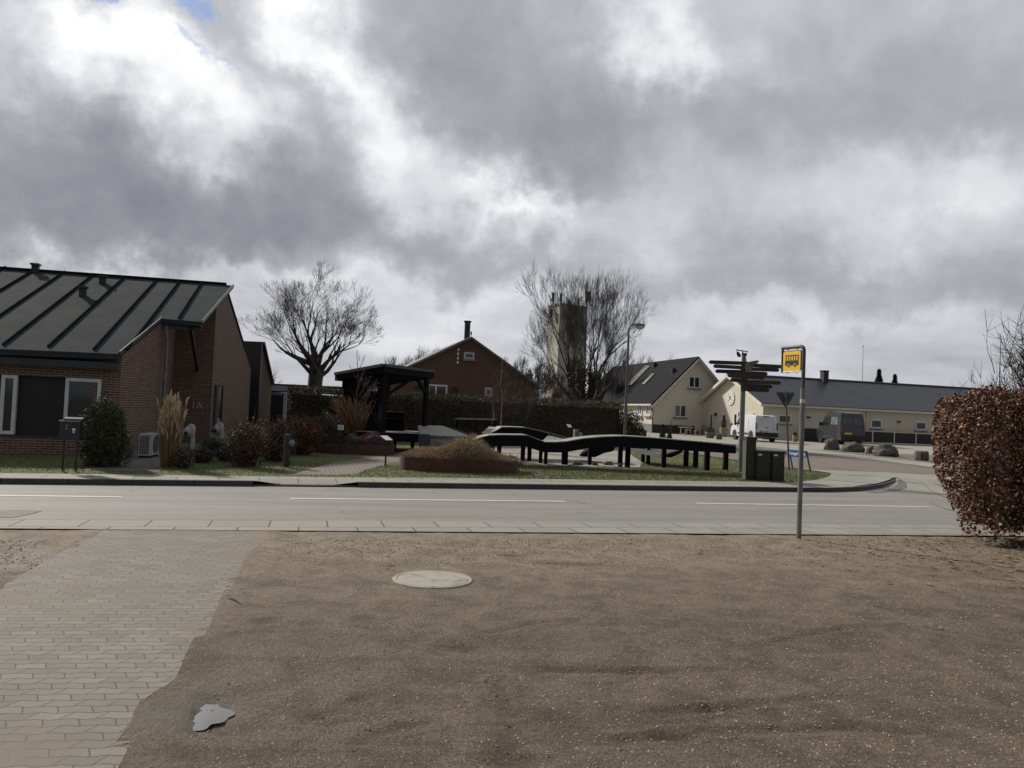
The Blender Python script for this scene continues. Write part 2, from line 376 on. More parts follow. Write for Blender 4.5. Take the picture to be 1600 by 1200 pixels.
# base terrain
mb = MB()
TS = [(-700, -.08), (10.2, -.08), (10.25, -.03), (17.3, -.03), (18.0, .09), (22, .13), (46, .44), (70, .44), (3000, .44)]
SS = [-3000, -200, -60, -20, 0, 10.9, 20, 60, 200, 3000]
for (t0, z0), (t1, z1) in zip(TS, TS[1:]):
    for s0, s1 in zip(SS, SS[1:]):
        q0, q1 = z0, z1
        if s0 >= 10.9:
            if t0 == 18.0: q0 = -.03
            if t1 == 18.0: q1 = -.03
            if t0 == 22: q0 = .10
            if t1 == 22: q1 = .10
        mb.poly([S(s0, t0, q0), S(s1, t0, q0), S(s1, t1, q1), S(s0, t1, q1)])
g = mb.build('ground', EARTH); g['kind'] = 'structure'
# measured lines of the road, each from two points of the photograph, run on far out of frame
def line2(a, b, z, ext=30):
    A, B = Gz(*a, z), Gz(*b, z); d = (B-A).normalized(); return A - d*ext, B + d*ext, d
NE0, NE1, _ = line2((0, 827), (1520, 838), 0)      # yard edge of the near flagstones
NS0, NS1, _ = line2((0, 811.5), (1400, 820.5), 0)  # road edge of them
KB0, KB1, KD = line2((0, 757), (1250, 769), 0)     # foot of the far kerb
BK0, BK1, _ = line2((0, 737.5), (1240, 754), .13)  # back of the far flagstones
SL, SR = -90, 90
o = sheet('road', [NS0, NS1, S(35, 17.29), S(-35, 17.29)], .006, ASPH)
sheet('road', [S(35, 11.2), S(400, 11.2), S(400, 17.29), S(35, 17.29)], .006, ASPH)
sheet('road', [S(-400, 12.3), S(-35, 12.3), S(-35, 17.29), S(-400, 17.29)], .006, ASPH)
o = sheet('near_pavement', [NE0, NE1, NS1, NS0], .012, FLAGS)
# joint line between flagstones and road, drainage shade
LP0, LP1, LD = line2((0, 775), (1452, 793), 0, 0)
LN = Vector((-LD.y, LD.x, 0))
for a, b in (((-560, 768), (-210, 772)), ((0-60, 774.3), (190, 777.3)), ((453, 779.5), (884, 784)), ((1087, 787), (1452, 792.5)), ((1700, 797), (2000, 801))):
    A, B = Gz(*a, 0), Gz(*b, 0)
    mk = sheet('road_marking', [A - LN*.07, B - LN*.07, B + LN*.07, A + LN*.07], .011, LINE)
sheet('asphalt_patch', [Gz(x, y, 0) for x, y in ((-60, 803), (-20, 799), (30, 798), (66, 799.5), (40, 806), (20, 809.5), (-60, 810))], .011, PATCH)
# far pavement: slab with a real kerb; its east end turns the corner into the side road
def L_at(A, B, f): return A + (B-A)*f
tip = [Gz(x, y, 0) for x, y in ((1300, 769.3), (1345, 767.5), (1380, 763), (1398, 757), (1400, 751))]
side = [S(*p) for p in ((17.3, 21.2), (17.15, 24.0))]
front = [KB0 + (KB1-KB0)*0] + [Gz(x, y, 0) for x, y in ((0, 757), (395, 760.4))] + [Gz(x, y, 0) for x, y in ((560, 762), (900, 765.5), (1250, 769))]
def slab(name, outline, z0, z1, m, mside=None):
    mbx = MB(); n = len(outline)
    top = [Vector((p[0], p[1], z1)) for p in outline]; bot = [Vector((p[0], p[1], z0)) for p in outline]
    mbx.cur = 0; mbx.poly(top); mbx.cur = 1
    for i in range(n): mbx.poly([bot[i], bot[(i+1) % n], top[(i+1) % n], top[i]])
    me = mbx.build(name, [m, mside or m]); return me
backL = [BK0, Gz(0, 737.5, .13), Gz(1190, 753.2, .13)]
grass_tip = [Gz(x, y, .14) for x, y in ((1240, 753.5), (1276, 750), (1296, 745), (1299, 741), (1285, 737), (1262, 734.5))]
inner_off = .13
pave = front + tip + side
# top surface at .13 with 13 cm kerb stones in front
kerbw = .13
def offset_line(pl, d):
    out = []
    for i, p in enumerate(pl):
        a = pl[max(i-1, 0)]; b = pl[min(i+1, len(pl)-1)]; t = Vector((b.x-a.x, b.y-a.y, 0)).normalized(); out.append(Vector((p.x - t.y*d, p.y + t.x*d, 0)))
    return out
kin = offset_line(pave, kerbw)
kouts = pave
KZ = .115
def drop(i):  # dropped kerb at the clinker path
    return KZ
# kerb, in lengths with fine joints
def resample(pl, step):
    out = [pl[0]]; 
    for a, b in zip(pl, pl[1:]):
        L = (b-a).length; n = max(1, int(L/step))
        for k in range(1, n+1): out.append(a.lerp(b, k/n))
    return out
kerb_px = [(-300, 753.5)] + [(x, 757+x*.0096) for x in range(0, 1251, 50)]
kl = resample([Vector((p.x, p.y, 0)) for p in pave], 1.0); ki = offset_line(kl, kerbw)
mb = MB()
dA, dB = Gz(405, 760, 0), Gz(553, 762, 0); sa, sb = st(dA)[0], st(dB)[0]
for i in range(len(kl)-1):
    a, b, c, d = kl[i], kl[i+1], ki[i+1], ki[i]
    if not (-60 < st(a)[0] < 60): continue
    g_ = .006; t = (b-a).normalized(); a2 = a + t*g_; b2 = b - t*g_; c2 = c - t*g_; d2 = d + t*g_
    z = KZ
    mid = st((a+b)/2)[0]
    if sa+.3 < mid < sb-.3: z = .035
    mb.add([Vector((q.x, q.y, -.02)) for q in (a2, b2, c2, d2)] + [Vector((q.x, q.y, z)) for q in (a2+(d2-a2)*.12, b2+(c2-b2)*.12, c2, d2)],
           [(3, 2, 1, 0), (4, 5, 6, 7), (0, 1, 5, 4), (1, 2, 6, 5), (2, 3, 7, 6), (3, 0, 4, 7)])
o = mb.build('kerb', GRANITE); o['kind'] = 'structure'
mb = MB()   # dark joint under the kerbs
def zpav(x, y):
    s, t = st((x, y)); z = max(.112, hzt(t)+.012)
    f = min(1, max(0, min((s-sa)/.35, (sb-s)/.35)))
    k = Gz(480, 761, 0); tk = st(k)[1]; g2 = min(1, max(0, 1-(t-tk-.1)/.5))
    return z - (z-.03)*f*g2*.8
def stripmesh(name, A, B, n, m, w, zf):
    """A and B: polylines of equal length, ruled between them"""
    mbx = MB()
    for i in range(len(A)-1):
        for j in range(w):
            p = [A[i].lerp(B[i], j/w), A[i+1].lerp(B[i+1], j/w), A[i+1].lerp(B[i+1], (j+1)/w), A[i].lerp(B[i], (j+1)/w)]
            mbx.poly([Vector((q.x, q.y, zf(q.x, q.y))) for q in p])
    o = mbx.build(name, m)
    uvl = o.data.uv_layers[0]
    for li, l in enumerate(o.data.loops):
        co = o.data.vertices[l.vertex_index].co; uvl.data[li].uv = (co.dot(KD), co.dot(Vector((-KD.y, KD.x, 0))))
    o['kind'] = 'structure'; return o
xs = [-900, -500, -200] + list(range(0, 1240, 20))
Af = [Gz(x, 757+x*.0096, 0) for x in xs]; kd2 = Vector((-KD.y, KD.x, 0)); Af = [p + kd2*kerbw for p in Af]
Bf = [Gz(x, 737.5+x*16.5/1240, .13) for x in xs]
stripmesh('far_pavement', Af, Bf, 0, FLAGS, 6, zpav)
# corner part: from the grass tip out to the kerb
endA = [Af[-1]] + [p for p in offset_line([Vector((q.x, q.y, 0)) for q in ([Gz(1220, 768.7, 0)] + [Gz(1250, 769, 0)] + tip + side)], kerbw)][1:]
endB = [Bf[-1]] + [Vector((q.x, q.y, 0)) for q in grass_tip]
nC = 30
def resN(pl, n):
    L = [0]; 
    for a, b in zip(pl, pl[1:]): L.append(L[-1] + (b-a).length)
    out = []
    for k in range(n+1):
        x = L[-1]*k/n
        for i in range(len(pl)-1):
            if x <= L[i+1] + 1e-6:
                out.append(pl[i].lerp(pl[i+1], (x-L[i])/max(L[i+1]-L[i], 1e-6))); break
    return out
stripmesh('pavement_corner', resN([Vector((q.x, q.y, 0)) for q in endA], nC), resN([Vector((q.x, q.y, 0)) for q in endB], nC), 0, ASPH_L, 6, zpav)
# side road: pale mouth, reddish paving further up, pavement on its far side
def zmouth(x, y):
    t = st((x, y))[1]; return 0.0 if t < 18.2 else min(hzt(23.0), (t-18.2)/(23.0-18.2)*hzt(23.0)) if t < 23.0 else hzt(t)
sheet('side_road_mouth', [S(10.95, 17.2), S(90, 17.25), S(90, 22.9), S(24.2, 22.9), S(16.9, 23.9), S(17.0, 21), S(15, 19.5), S(10.95, 19.5)], .004, ASPH_L, cuts=(18.2, 23.0), zf=zmouth)
sheet('side_road', [S(16.6, 23.7), S(24.6, 22.3), S(25.2, 30), S(25.3, 41), S(10, 43), S(10, 40.4), S(17.2, 38.2), S(16.6, 30)], .009, REDP)
sheet('wet_patch', [Gz(x, y, 0) for x, y in ((1352, 769.5), (1384, 766), (1402, 760), (1404, 752), (1416, 758), (1417, 763), (1400, 768), (1370, 771))], .010, PATCH, cuts=(18.2, 23.0), zf=zmouth)
sheet('side_pavement', [S(24.75, 22.4), S(60, 22.4), S(60, 24.5), S(27.2, 25), S(27.6, 38), S(27, 40.6), S(14, 43.2), S(14, 42), S(25.2, 40.9), S(25.25, 30)], .02, PALEP)
sheet('side_gutter', [S(24.35, 22.4), S(24.75, 22.4), S(25.25, 30), S(25.2, 40.9), S(24.8, 40.9), S(24.85, 30)], .014, PATCH)
sheet('parking_court', [S(27.25, 25), S(90, 24.6), S(90, 70), S(10, 70), S(8, 50), S(14, 43.3), S(27.0, 40.7), S(27.6, 38)], .008, PALEP)
# lawns, paths and the pale court under the timber walkway
def pg(pts): return [G(x, y) for x, y in pts]
lawn_main = [BK0 + (BK1-BK0)*.0, ]
bk = [Vector((q.x, q.y, 0)) for q in Bf]
lawn_pts = bk + [Vector((q.x, q.y, 0)) for q in grass_tip] + [S(16.5, 25), S(16.4, 31), S(13, 37), S(-3.2, 37), S(-3.2, 29), S(-70, 29)]
sheet('lawn', lawn_pts, .004, LAWN)
path_pts = [G(455, 742.8), G(480, 735), G(505, 727.5), G(530, 722), G(560, 717.5), G(590, 714), G(625, 711.5), G(700, 706), G(700, 722), G(630, 722), G(612, 724), G(592, 729), G(572, 735), G(556, 742.5)]
sheet('clinker_path', path_pts, .010, PATHB)
sheet('pale_court', pg([(690, 706), (742, 701), (765, 695.5), (960, 695.5), (978, 704), (990, 714), (1003, 722), (1000, 731), (960, 730), (915, 729), (850, 726.5), (815, 721), (770, 717), (700, 716)]), .008, PALEP)
sheet('dirt_strip', pg([(815, 721), (850, 726.5), (915, 729), (960, 730), (1000, 731), (1040, 729), (1100, 735), (1140, 736.5), (1110, 739), (1040, 735), (960, 734), (900, 732), (850, 730), (800, 724)]), .012, mat('trodden soil', (.10, .075, .05), (.07, .055, .038), 2, .95, .5, 30, fine=.3))
sheet('house_driveway', pg([(128, 738.9), (248, 740.4), (252, 736), (262, 718), (268, 708), (180, 708), (185, 718), (170, 724)]), .010, mat('grey concrete drive', (.12, .113, .105), (.09, .086, .08), 1.5, .9, .3, 50, fine=.2))
sheet('pale_forecourt', [S(11, 43.2), S(14, 42.8), S(16.8, 39), S(15.8, 34), S(7, 36.5), S(3, 44), S(3, 52), S(11, 52)], .012, PALEP)
# ------------------------------------------------------------------ the near yard: gravel with dents, block drive, puddle
drive_px = [(158, 829), (415, 830.8), (336, 962), (333, 974), (279, 1057), (262, 1071), (224, 1094), (209, 1137), (193, 1200)]
dpol = [Gz(x, y, 0) for x, y in drive_px]
dd = (dpol[-1]-dpol[-2]).normalized(); dpol.append(dpol[-1] + dd*2.5); dl = (Gz(0, 918, 0)-Gz(104, 858, 0)).normalized()
dpol += [Gz(0, 918, 0) + dl*6, Gz(0, 918, 0), Gz(104, 858, 0)]
PUD = Gz(302, 1112, 0); PUD2 = Gz(40, 873, 0)
DENTS = [(PUD, .26, .12, .030), (PUD2, .45, .16, .024), (Gz(720, 1010, 0), .13, .07, .018), (Gz(417, 968, 0), .16, .07, .014), (Gz(805, 1187, 0), .13, .06, .016),
         (Gz(900, 880, 0), .5, .06, .012), (Gz(800, 867, 0), .16, .03, .02), (Gz(345, 1135, 0), .2, .06, .014), (Gz(662, 977, 0), .05, .03, .012), (Gz(1590, 918, 0), .25, .05, .012)]
def seg_dist(p, a, b):
    ab = b-a; k = max(0, min(1, (p-a).dot(ab)/ab.length_squared)); return (p-(a+ab*k)).length
TRK0 = None
TRK = [[Gz(x, y, 0).to_2d() for x, y in l] for l in ([(770, 988), (840, 972), (900, 968)], [(860, 1047), (1000, 1049), (1120, 1046)], [(1030, 1115), (1100, 1108), (1180, 1098), (1300, 1088)], [(1040, 1150), (1075, 1152)], [(560, 1160), (610, 1140), (660, 1132)], [(500, 1120), (560, 1090), (600, 1080)], [(1180, 1010), (1290, 985), (1400, 975)], [(780, 1060), (800, 1120), (795, 1190)], [(940, 1160), (1120, 1142), (1330, 1135), (1500, 1150)])]
def gh(x, y):
    z = .010*noise.noise(Vector((x*.9, y*.9, 0))) + .006*noise.fractal(Vector((x*5, y*5, 3)), 1, 2, 3)
    for c, a, b, d in DENTS:
        q = ((x-c.x)/a)**2 + ((y-c.y)/b/1.6)**2
        if q < 6: z -= d*1.5*math.exp(-q)*(1+.8*noise.noise(Vector((x*14, y*14, 1)))+.5*noise.noise(Vector((x*33, y*33, 1))))
    p = Vector((x, y))
    if y < 7.2:
        for l in TRK:
            for a, b in zip(l, l[1:]):
                if abs(p.x-a.x) > 1.5: continue
                dq = seg_dist(p, a, b)
                if dq < .12: z -= .012*math.exp(-(dq/.05)**2)*(1+math.sin(p.x*90)*.5) - .005*math.exp(-((dq-.10)/.03)**2)
    return z
DE = [(Vector(dpol[i][:2]), Vector(dpol[i+1][:2])) for i in range(len(dpol)-2)] + [(Vector(dpol[-1][:2]), Vector(dpol[0][:2]))]
def edge_dist(x, y):
    p = Vector((x, y)); return min(seg_dist(p, a, b) for a, b in DE[:8] + DE[-3:])
def grav_mesh():
    me = bpy.data.meshes.new('gravel_yard'); vs = []; fs = []
    s0, s1, t0, t1 = -13.0, 15.0, -.5, 0
    ns = 420
    A = st(NE0); rows = []
    t = -1.0
    while t < 10.3:
        rows.append(t); t += .028 if t < 5 else .05
    # last rows run up to the measured edge of the flagstones
    eA, eB = st(Gz(0, 827, 0)), st(Gz(1520, 838, 0))
    def edge(s): return eA[1] + (eB[1]-eA[1])*(s-eA[0])/(eB[0]-eA[0])
    cols = [s0 + (s1-s0)*i/ns for i in range(ns+1)]
    for t in rows:
        for s in cols:
            e = edge(s) ; tt = -1.0 + (t+1.0)*(e+1.0)/(rows[-1]+1.0)
            x, y = s*cT - tt*sT, s*sT + tt*cT
            z = gh(x, y)
            if abs(y) < 13 and x < -.5:
                dd_ = edge_dist(x, y); ins_ = inpoly(x, y, dpol)
                if ins_:
                    sp = .03 + .05*noise.noise(Vector((x*3.2, y*3.2, 4))) + .04*noise.noise(Vector((x*17, y*17, 2)))
                    z = .013 + z*.2 if dd_ < sp else (.003 if dd_ < .12 else min(z, 0) - .012)
                elif dd_ < .30: z = max(z, .012 - .05*max(0, dd_-.1))
            vs.append((x, y, z - .004))
    nr = len(rows)
    for j in range(nr-1):
        for i in range(ns): a = j*(ns+1)+i; fs.append((a, a+1, a+ns+2, a+ns+1))
    me.from_pydata(vs, [], fs); me.polygons.foreach_set('use_smooth', [True]*len(fs)); me.update()
    at = me.attributes.new('rut', 'FLOAT', 'POINT'); vals = []
    for x, y, z in vs:
        r_ = 0.0; p = Vector((x, y))
        if y < 8.5 and abs(x) < 7:
            for l in TRK:
                for a, b in zip(l, l[1:]):
                    if abs(p.x-a.x) > 1.6: continue
                    dq = seg_dist(p, a, b)
                    if dq < .16: r_ = max(r_, math.exp(-(dq/.06)**2)*(.55+.9*noise.noise(Vector((x*11, y*17, 3)))))
        for c, a, b, d in DENTS[2:]:
            q = ((x-c.x)/a)**2 + ((y-c.y)/b/1.6)**2
            if q < 5: r_ = max(r_, math.exp(-q*1.2)*(1.0+.9*noise.noise(Vector((x*16, y*22, 8)))))
        vals.append(max(0, min(1, r_)))
    at.data.foreach_set('value', vals); return me
GRAV, n_, b_ = newmat('brown packed gravel'); pos = n_.n('ShaderNodeNewGeometry').outputs[0]
f1 = n_.noise(pos, .55, 6, .62); f2 = n_.noise(pos, 2.6, 6, .65, .6); f3 = n_.noise(pos, 60, 4, .75); f4 = n_.noise(pos, 170, 3, .8)
sy = n_.n('ShaderNodeSeparateXYZ', ins={0: pos}).outputs
# drier, paler gravel in a band by the flagstones; the middle of the yard is damp and driven flat
tval = n_.m('ADD', n_.m('MULTIPLY', sy[0], -sT), n_.m('MULTIPLY', sy[1], cT))
dry = n_.smooth(n_.m('ADD', tval, n_.m('MULTIPLY', n_.m('SUBTRACT', f1, .5), 5.0)), 5.5, 10.0)
cA = n_.mix(n_.smooth(f2, .38, .66), (.150, .116, .082, 1), (.092, .070, .048, 1))
cB = n_.mix(n_.smooth(f2, .35, .68), (.262, .212, .156, 1), (.165, .130, .094, 1))
mp_ = n_.n('ShaderNodeMapping', ins={0: pos, 3: (.35, 1.6, 1)}).outputs[0]
damp = n_.smooth(n_.noise(mp_, 1.1, 6, .68, .8), .50, .66); cA = n_.mix(n_.m('MULTIPLY', damp, .55), cA, (.062, .050, .036, 1))
cc = n_.mix(dry, cA, cB)
gr = n_.m('MULTIPLY', n_.m('MULTIPLY_ADD', n_.smooth(f3, .25, .75), .9, .56), n_.m('MULTIPLY_ADD', n_.smooth(f4, .3, .7), .8, .6))
cc = n_.mix(1.0, cc, n_.n('ShaderNodeCombineXYZ', ins={0: gr, 1: gr, 2: gr}).outputs[0], 'MULTIPLY')
vg = n_.n('ShaderNodeTexVoronoi', ins={'Vector': pos, 'Scale': 115.0, 'Randomness': 1.0}); vgc = n_.n('ShaderNodeSeparateXYZ', ins={0: vg.outputs[1]}).outputs
gg = n_.m('MULTIPLY_ADD', n_.m('POWER', vgc[1], 2.0), .9, .72); cc = n_.mix(.75, cc, n_.mix(1.0, cc, n_.n('ShaderNodeCombineXYZ', ins={0: gg, 1: gg, 2: gg}).outputs[0], 'MULTIPLY'))
def near_mask(c, r0, r1):
    d_ = n_.v('DISTANCE', pos, (c.x, c.y, 0), 1); d_ = n_.m('ADD', d_, n_.m('MULTIPLY', n_.m('SUBTRACT', n_.noise(pos, 9, 4, .6), .5), .16)); return n_.m('SUBTRACT', 1.0, n_.smooth(d_, r0, r1))
wet = n_.m('MAXIMUM', near_mask(PUD, .16, .42), n_.m('MULTIPLY', near_mask(PUD2, .35, .75), .8))
rut = n_.n('ShaderNodeAttribute', attribute_name='rut').outputs['Fac']; cc = n_.mix(n_.m('MULTIPLY', rut, .72), cc, (.048, .036, .026, 1))
cc = n_.mix(n_.m('MULTIPLY', wet, .55), cc, (.045, .036, .027, 1))
n_.nt.links.new(n_.m('MULTIPLY_ADD', wet, -.28, .88), b_.inputs['Roughness'])
vo = n_.n('ShaderNodeTexVoronoi', ins={'Vector': pos, 'Scale': 62.0}); spk = n_.m('GREATER_THAN', n_.n('ShaderNodeSeparateXYZ', ins={0: vo.outputs[1]}).outputs[0], .93)
spk = n_.m('MULTIPLY', spk, n_.m('LESS_THAN', vo.outputs[0], .30))
cc = n_.mix(n_.m('MULTIPLY', spk, .5), cc, (.38, .34, .27, 1))
n_.nt.links.new(cc, b_.inputs[0])
b_.inputs['Specular IOR Level'].default_value = .35
bh = n_.m('ADD', n_.m('MULTIPLY', f3, 1.0), n_.m('MULTIPLY', f4, .6)); bh = n_.m('ADD', bh, n_.m('MULTIPLY', n_.noise(pos, 14, 4, .6), 1.5))
n_.nt.links.new(n_.n('ShaderNodeBump', ins={'Strength': 1.0, 'Distance': .013, 'Height': bh}).outputs[0], b_.inputs['Normal'])
gm = grav_mesh(); gm.materials.append(GRAV); o = bpy.data.objects.new('gravel_yard', gm); sc.collection.objects.link(o); o['kind'] = 'structure'
# far out to the sides the yard simply goes on
sheet('yard_verge', [S(15, -40), S(80, -40), S(80, 10.0), S(15, 10.2)], -.02, GRAV); sheet('yard_verge', [S(-80, -40), S(-13, -40), S(-13, 11.2), S(-80, 12)], -.02, GRAV)
BLOCK = brickmat('grey concrete paving blocks', (.205, .188, .162), (.160, .146, .128), (.082, .070, .056), .18, .092, .0045, tint=.30, bump=.6, distort=.018, big=(.17, .145, .115), bigs=.9, rot=math.radians(6), zig=.20)
o = sheet('block_drive', dpol, .004, BLOCK)
WATER, n_, b_ = newmat('still puddle water'); b_.inputs['Base Color'].default_value = (.07, .062, .054, 1); b_.inputs['Roughness'].default_value = .04; b_.inputs['Specular IOR Level'].default_value = 1.0; b_.inputs['IOR'].default_value = 1.7
def puddle(c, a, b, z, seed):
    mbx = MB(); pts = []
    for i in range(60):
        an = 2*math.pi*i/60; k = 1 + .35*noise.noise(Vector((math.cos(an)*2, math.sin(an)*2, seed)))
        pts.append((c.x + a*k*math.cos(an), c.y + b*k*math.sin(an), z))
    o = mbx.poly(pts).build('puddle', WATER); o['kind'] = 'structure'; return o
puddle(PUD, .20, .19, -.0225, 3)
# manhole cover: a concrete disc
MAN = Gz(676, 905, 0); CONC = mat('pale weathered concrete disc', (.31, .295, .25), (.19, .17, .14), 5, .85, .35, 60, fine=.3, lo=.45, hi=.7)
mb = MB(); mb.lathe((MAN.x, MAN.y, -.05), [(.41, 0), (.41, .052), (.40, .058), (.37, .058), (.366, .050), (.36, .058), (.001, .059)], 64)
single(mb, 'manhole_cover', CONC, 'round pale concrete manhole cover set flush in the brown gravel', 'manhole cover', (MAN.x, MAN.y, 0))
# pebbles, flat stones and fallen leaves lying on the gravel
PEB = mat('pale pebbles', (.38, .33, .26), (.14, .11, .08), 25, .8, lo=.4, hi=.6)
def scatter(name, n, m, region, size, flat, seed, label=None, dens=None, leaf=False):
    rnd = random.Random(seed); vs = []; fs = []
    k = 0; tries = 0
    while k < n and tries < n*30:
        tries += 1
        x = rnd.uniform(region[0], region[1]); y = rnd.uniform(region[2], region[3])
        if dens and rnd.random() > dens(x, y): continue
        if inpoly(x, y, dpol) and rnd.random() > .03: continue
        if (x-MAN.x)**2 + (y-MAN.y)**2 < .19: continue
        tt = st((x, y))[1]
        if tt > 10.3: continue
        z = gh(x, y) - .004; r = size*(.45 + rnd.random()**3*1.6); a = rnd.uniform(0, 6.28); o = len(vs)
        ca, sa_ = math.cos(a), math.sin(a)
        if leaf:
            tl = rnd.uniform(-.6, .6)
            for u, v, w in ((-1, 0, 0), (-.2, .55, .25), (1, 0, .1), (-.1, -.55, .3)):
                vs.append((x + (u*ca - v*sa_)*r, y + (u*sa_ + v*ca)*r, z + .004 + (w+tl*v+.3)*r*.6))
            fs += [(o, o+1, o+2), (o, o+2, o+3)]
        else:
            e = .6 + rnd.random()*.4
            for u, v, w in ((1, .1, 0), (.15, 1, .1), (-1, .2, -.1), (-.1, -1, 0), (.1, .1, 1), (-.1, 0, -.7)):
                vs.append((x + (u*ca - v*e*sa_)*r, y + (u*sa_ + v*e*ca)*r, z + w*r*flat))
            fs += [(o+i, o+(i+1) % 4, o+4) for i in range(4)] + [(o+(i+1) % 4, o+i, o+5) for i in range(4)]
        k += 1
    me = bpy.data.meshes.new(name); me.from_pydata(vs, [], fs); me.materials.append(m); me.update()
    ob = bpy.data.objects.new(name, me); sc.collection.objects.link(ob); ob['kind'] = 'stuff'; ob['label'] = label; ob['category'] = name.replace('_', ' '); return ob
def near_d(x, y): return min(1, max(.08, 1.35 - y*.13)) if abs(x) < y*.72+.6 else 0
scatter('pebbles', 26000, PEB, (-7.5, 8.5, 2.6, 11), .0062, .55, 4, 'small pale pebbles loose all over the brown gravel yard', near_d)
def edge_d(x, y):
    t = st((x, y))[1]; k = min(1, max(0, (t-8.0)/2.2)); 
    return k if abs(x) < y*.75 else 0
scatter('gravel_stones', 9500, mat('tan gravel stones', (.25, .20, .14), (.11, .085, .06), 12, .85), (-8, 10, 6, 14), .0115, .5, 9, 'coarser tan stones along the flagstone edge of the yard', edge_d)
def leaf_d(x, y):
    d = math.hypot(x-8.0, y-10.8); return math.exp(-(d/2.6)**2) + .0015
LEAFM = mat('dry fallen beech leaves', (.30, .19, .10), (.13, .075, .04), 30, .7, lo=.3, hi=.7)
scatter('fallen_leaves', 2600, LEAFM, (-6, 11.5, 3.2, 13.5), .030, 1, 12, 'dry brown beech leaves scattered below the hedge', leaf_d, leaf=True)
# twig lying at the edge of the drive
a, b = Gz(357, 935, .01), Gz(375, 943, .01)
mb = MB(); mb.tube([a, a.lerp(b, .5) + Vector((.01, .01, .004)), b], [.007, .008, .005], 6)
single(mb, 'stick', BARK, 'short dark stick lying at the edge of the block drive', 'stick', tuple(a))
# grass blades: lawns seen close enough to show them
def blades(name, n, regions, h, cols, seed, label, keep=None, lean=.5, wd=.006):
    rnd = random.Random(seed); vs = []; fs = []; mi = []
    for k in range(n):
        a, b, c, d = regions[rnd.randrange(len(regions))] if not callable(regions) else regions(rnd)
        x, y = rnd.uniform(a, b), rnd.uniform(c, d)
        p = S(x, y)
        if keep and not keep(p.x, p.y): continue
        hh = h*rnd.uniform(.4, 1.4); an = rnd.uniform(0, 6.28); o = len(vs); q = rnd.uniform(0, 6.28)
        vs += [(p.x - math.cos(an)*wd, p.y - math.sin(an)*wd, p.z), (p.x + math.cos(an)*wd, p.y + math.sin(an)*wd, p.z), (p.x + math.cos(q)*hh*lean, p.y + math.sin(q)*hh*lean, p.z + hh)]
        fs.append((o, o+1, o+2)); mi.append(rnd.randrange(len(cols)))
    me = bpy.data.meshes.new(name); me.from_pydata(vs, [], fs)
    for m in cols: me.materials.append(m)
    me.polygons.foreach_set('material_index', mi); me.update()
    ob = bpy.data.objects.new(name, me); sc.collection.objects.link(ob); return tag(ob, label, 'grass', None, 'stuff')
GB = [mat('grass blade green', (.085, .135, .022)), mat('grass blade olive', (.12, .135, .038)), mat('grass blade straw', (.20, .17, .085))]
lawnxy = [(p[0], p[1]) for p in lawn_pts]; pathxy = [(p[0], p[1]) for p in path_pts]
COURT = pg([(690, 706), (742, 701), (765, 695.5), (960, 695.5), (978, 704), (990, 714), (1003, 722), (1000, 731), (960, 730), (915, 729), (850, 726.5), (815, 721), (770, 717), (700, 716)])
DRV = pg([(128, 738.9), (248, 740.4), (252, 736), (262, 718), (268, 708), (180, 708), (185, 718), (170, 724)])
def on_lawn(x, y): return inpoly(x, y, lawnxy) and not inpoly(x, y, pathxy) and not inpoly(x, y, COURT) and not inpoly(x, y, DRV)
blades('lawn_grass', 90000, [(-9, 17, 17.6, 21.5), (-9, 17, 18, 25), (5, 17, 18, 30)], .045, GB, 5, 'short green grass of the park lawn', on_lawn)
# ================================================================== BRICK BUILDING ON THE LEFT
A = P(187, 553, 20.0); SL1 = .39
rn = Vector((-eT.x*SL1, -eT.y*SL1, 1)).normalized()
def rp(px, py): return onp(px, py, A, rn)
C1, C2, RG = rp(254, 498), rp(316, 503), rp(365, 446)
def sl_(p): return st(p)
AL = rp(0, 545); dE = (AL-A); dE.z = 0; dE.normalize(); AL = A + dE*16
RL = rp(0, 420); dR = (RL-RG); dR.z = 0; dR.normalize(); RL = RG + dR*20
for q_ in (AL, RL): q_.z = A.z - (rn.x*(q_.x-A.x) + rn.y*(q_.y-A.y))/rn.z
tR = st(RG)[1]; zR = RG.z
dEnd = (RG-C2); dEnd.z = 0; dEnd.normalize()
BKE = RG + dEnd*5.2; BKE.z = zR - SL1*5.2*dEnd.dot(eT)      # foot of the back slope at this end
BKL = BKE + dR*20
b = thing('brick_building', 'long dark red brick building with a dark ribbed roof beside the road, marked 1A', 'building', G(190, 716))
GZ = .05
up = Vector((0, 0, 1)); dwn = Vector((0, 0, -1))
TK = .12   # roof build-up
# walls: solids under the roof
def rz1(p): # height of the front roof plane at xy
    return A.z - (rn.x*(p.x-A.x) + rn.y*(p.y-A.y))/rn.z
def rz2(p): return zR - SL1*(st(p)[1]-tR)
def wall_solid(mbx, fp, zf, z0=GZ, top=TK):
    n = len(fp); bot = [Vector((p.x, p.y, z0)) for p in fp]; tp = [Vector((p.x, p.y, zf(p)-top)) for p in fp]
    mbx.poly(bot[::-1]); mbx.poly(tp)
    for i in range(n): mbx.poly([bot[i], bot[(i+1) % n], tp[(i+1) % n], tp[i]])
inw = dE                                    # along the facade, away from the corner
nF = Vector((dE.y, -dE.x, 0)); nF = nF if nF.y < 0 else -nF     # facade outward normal
FB = A - nF*.30                             # masonry face sits 30 cm behind the gutter line
FB.z = A.z
A1 = Vector((FB.x, FB.y, 0)) - dE*-.0
C1b = Vector((C1.x, C1.y, 0))
# recessed facade core (dark cladding plane) and brick skins in front of it
SK = .14
core0 = A1 - nF*SK
mb = MB()
far = A1 + dE*16
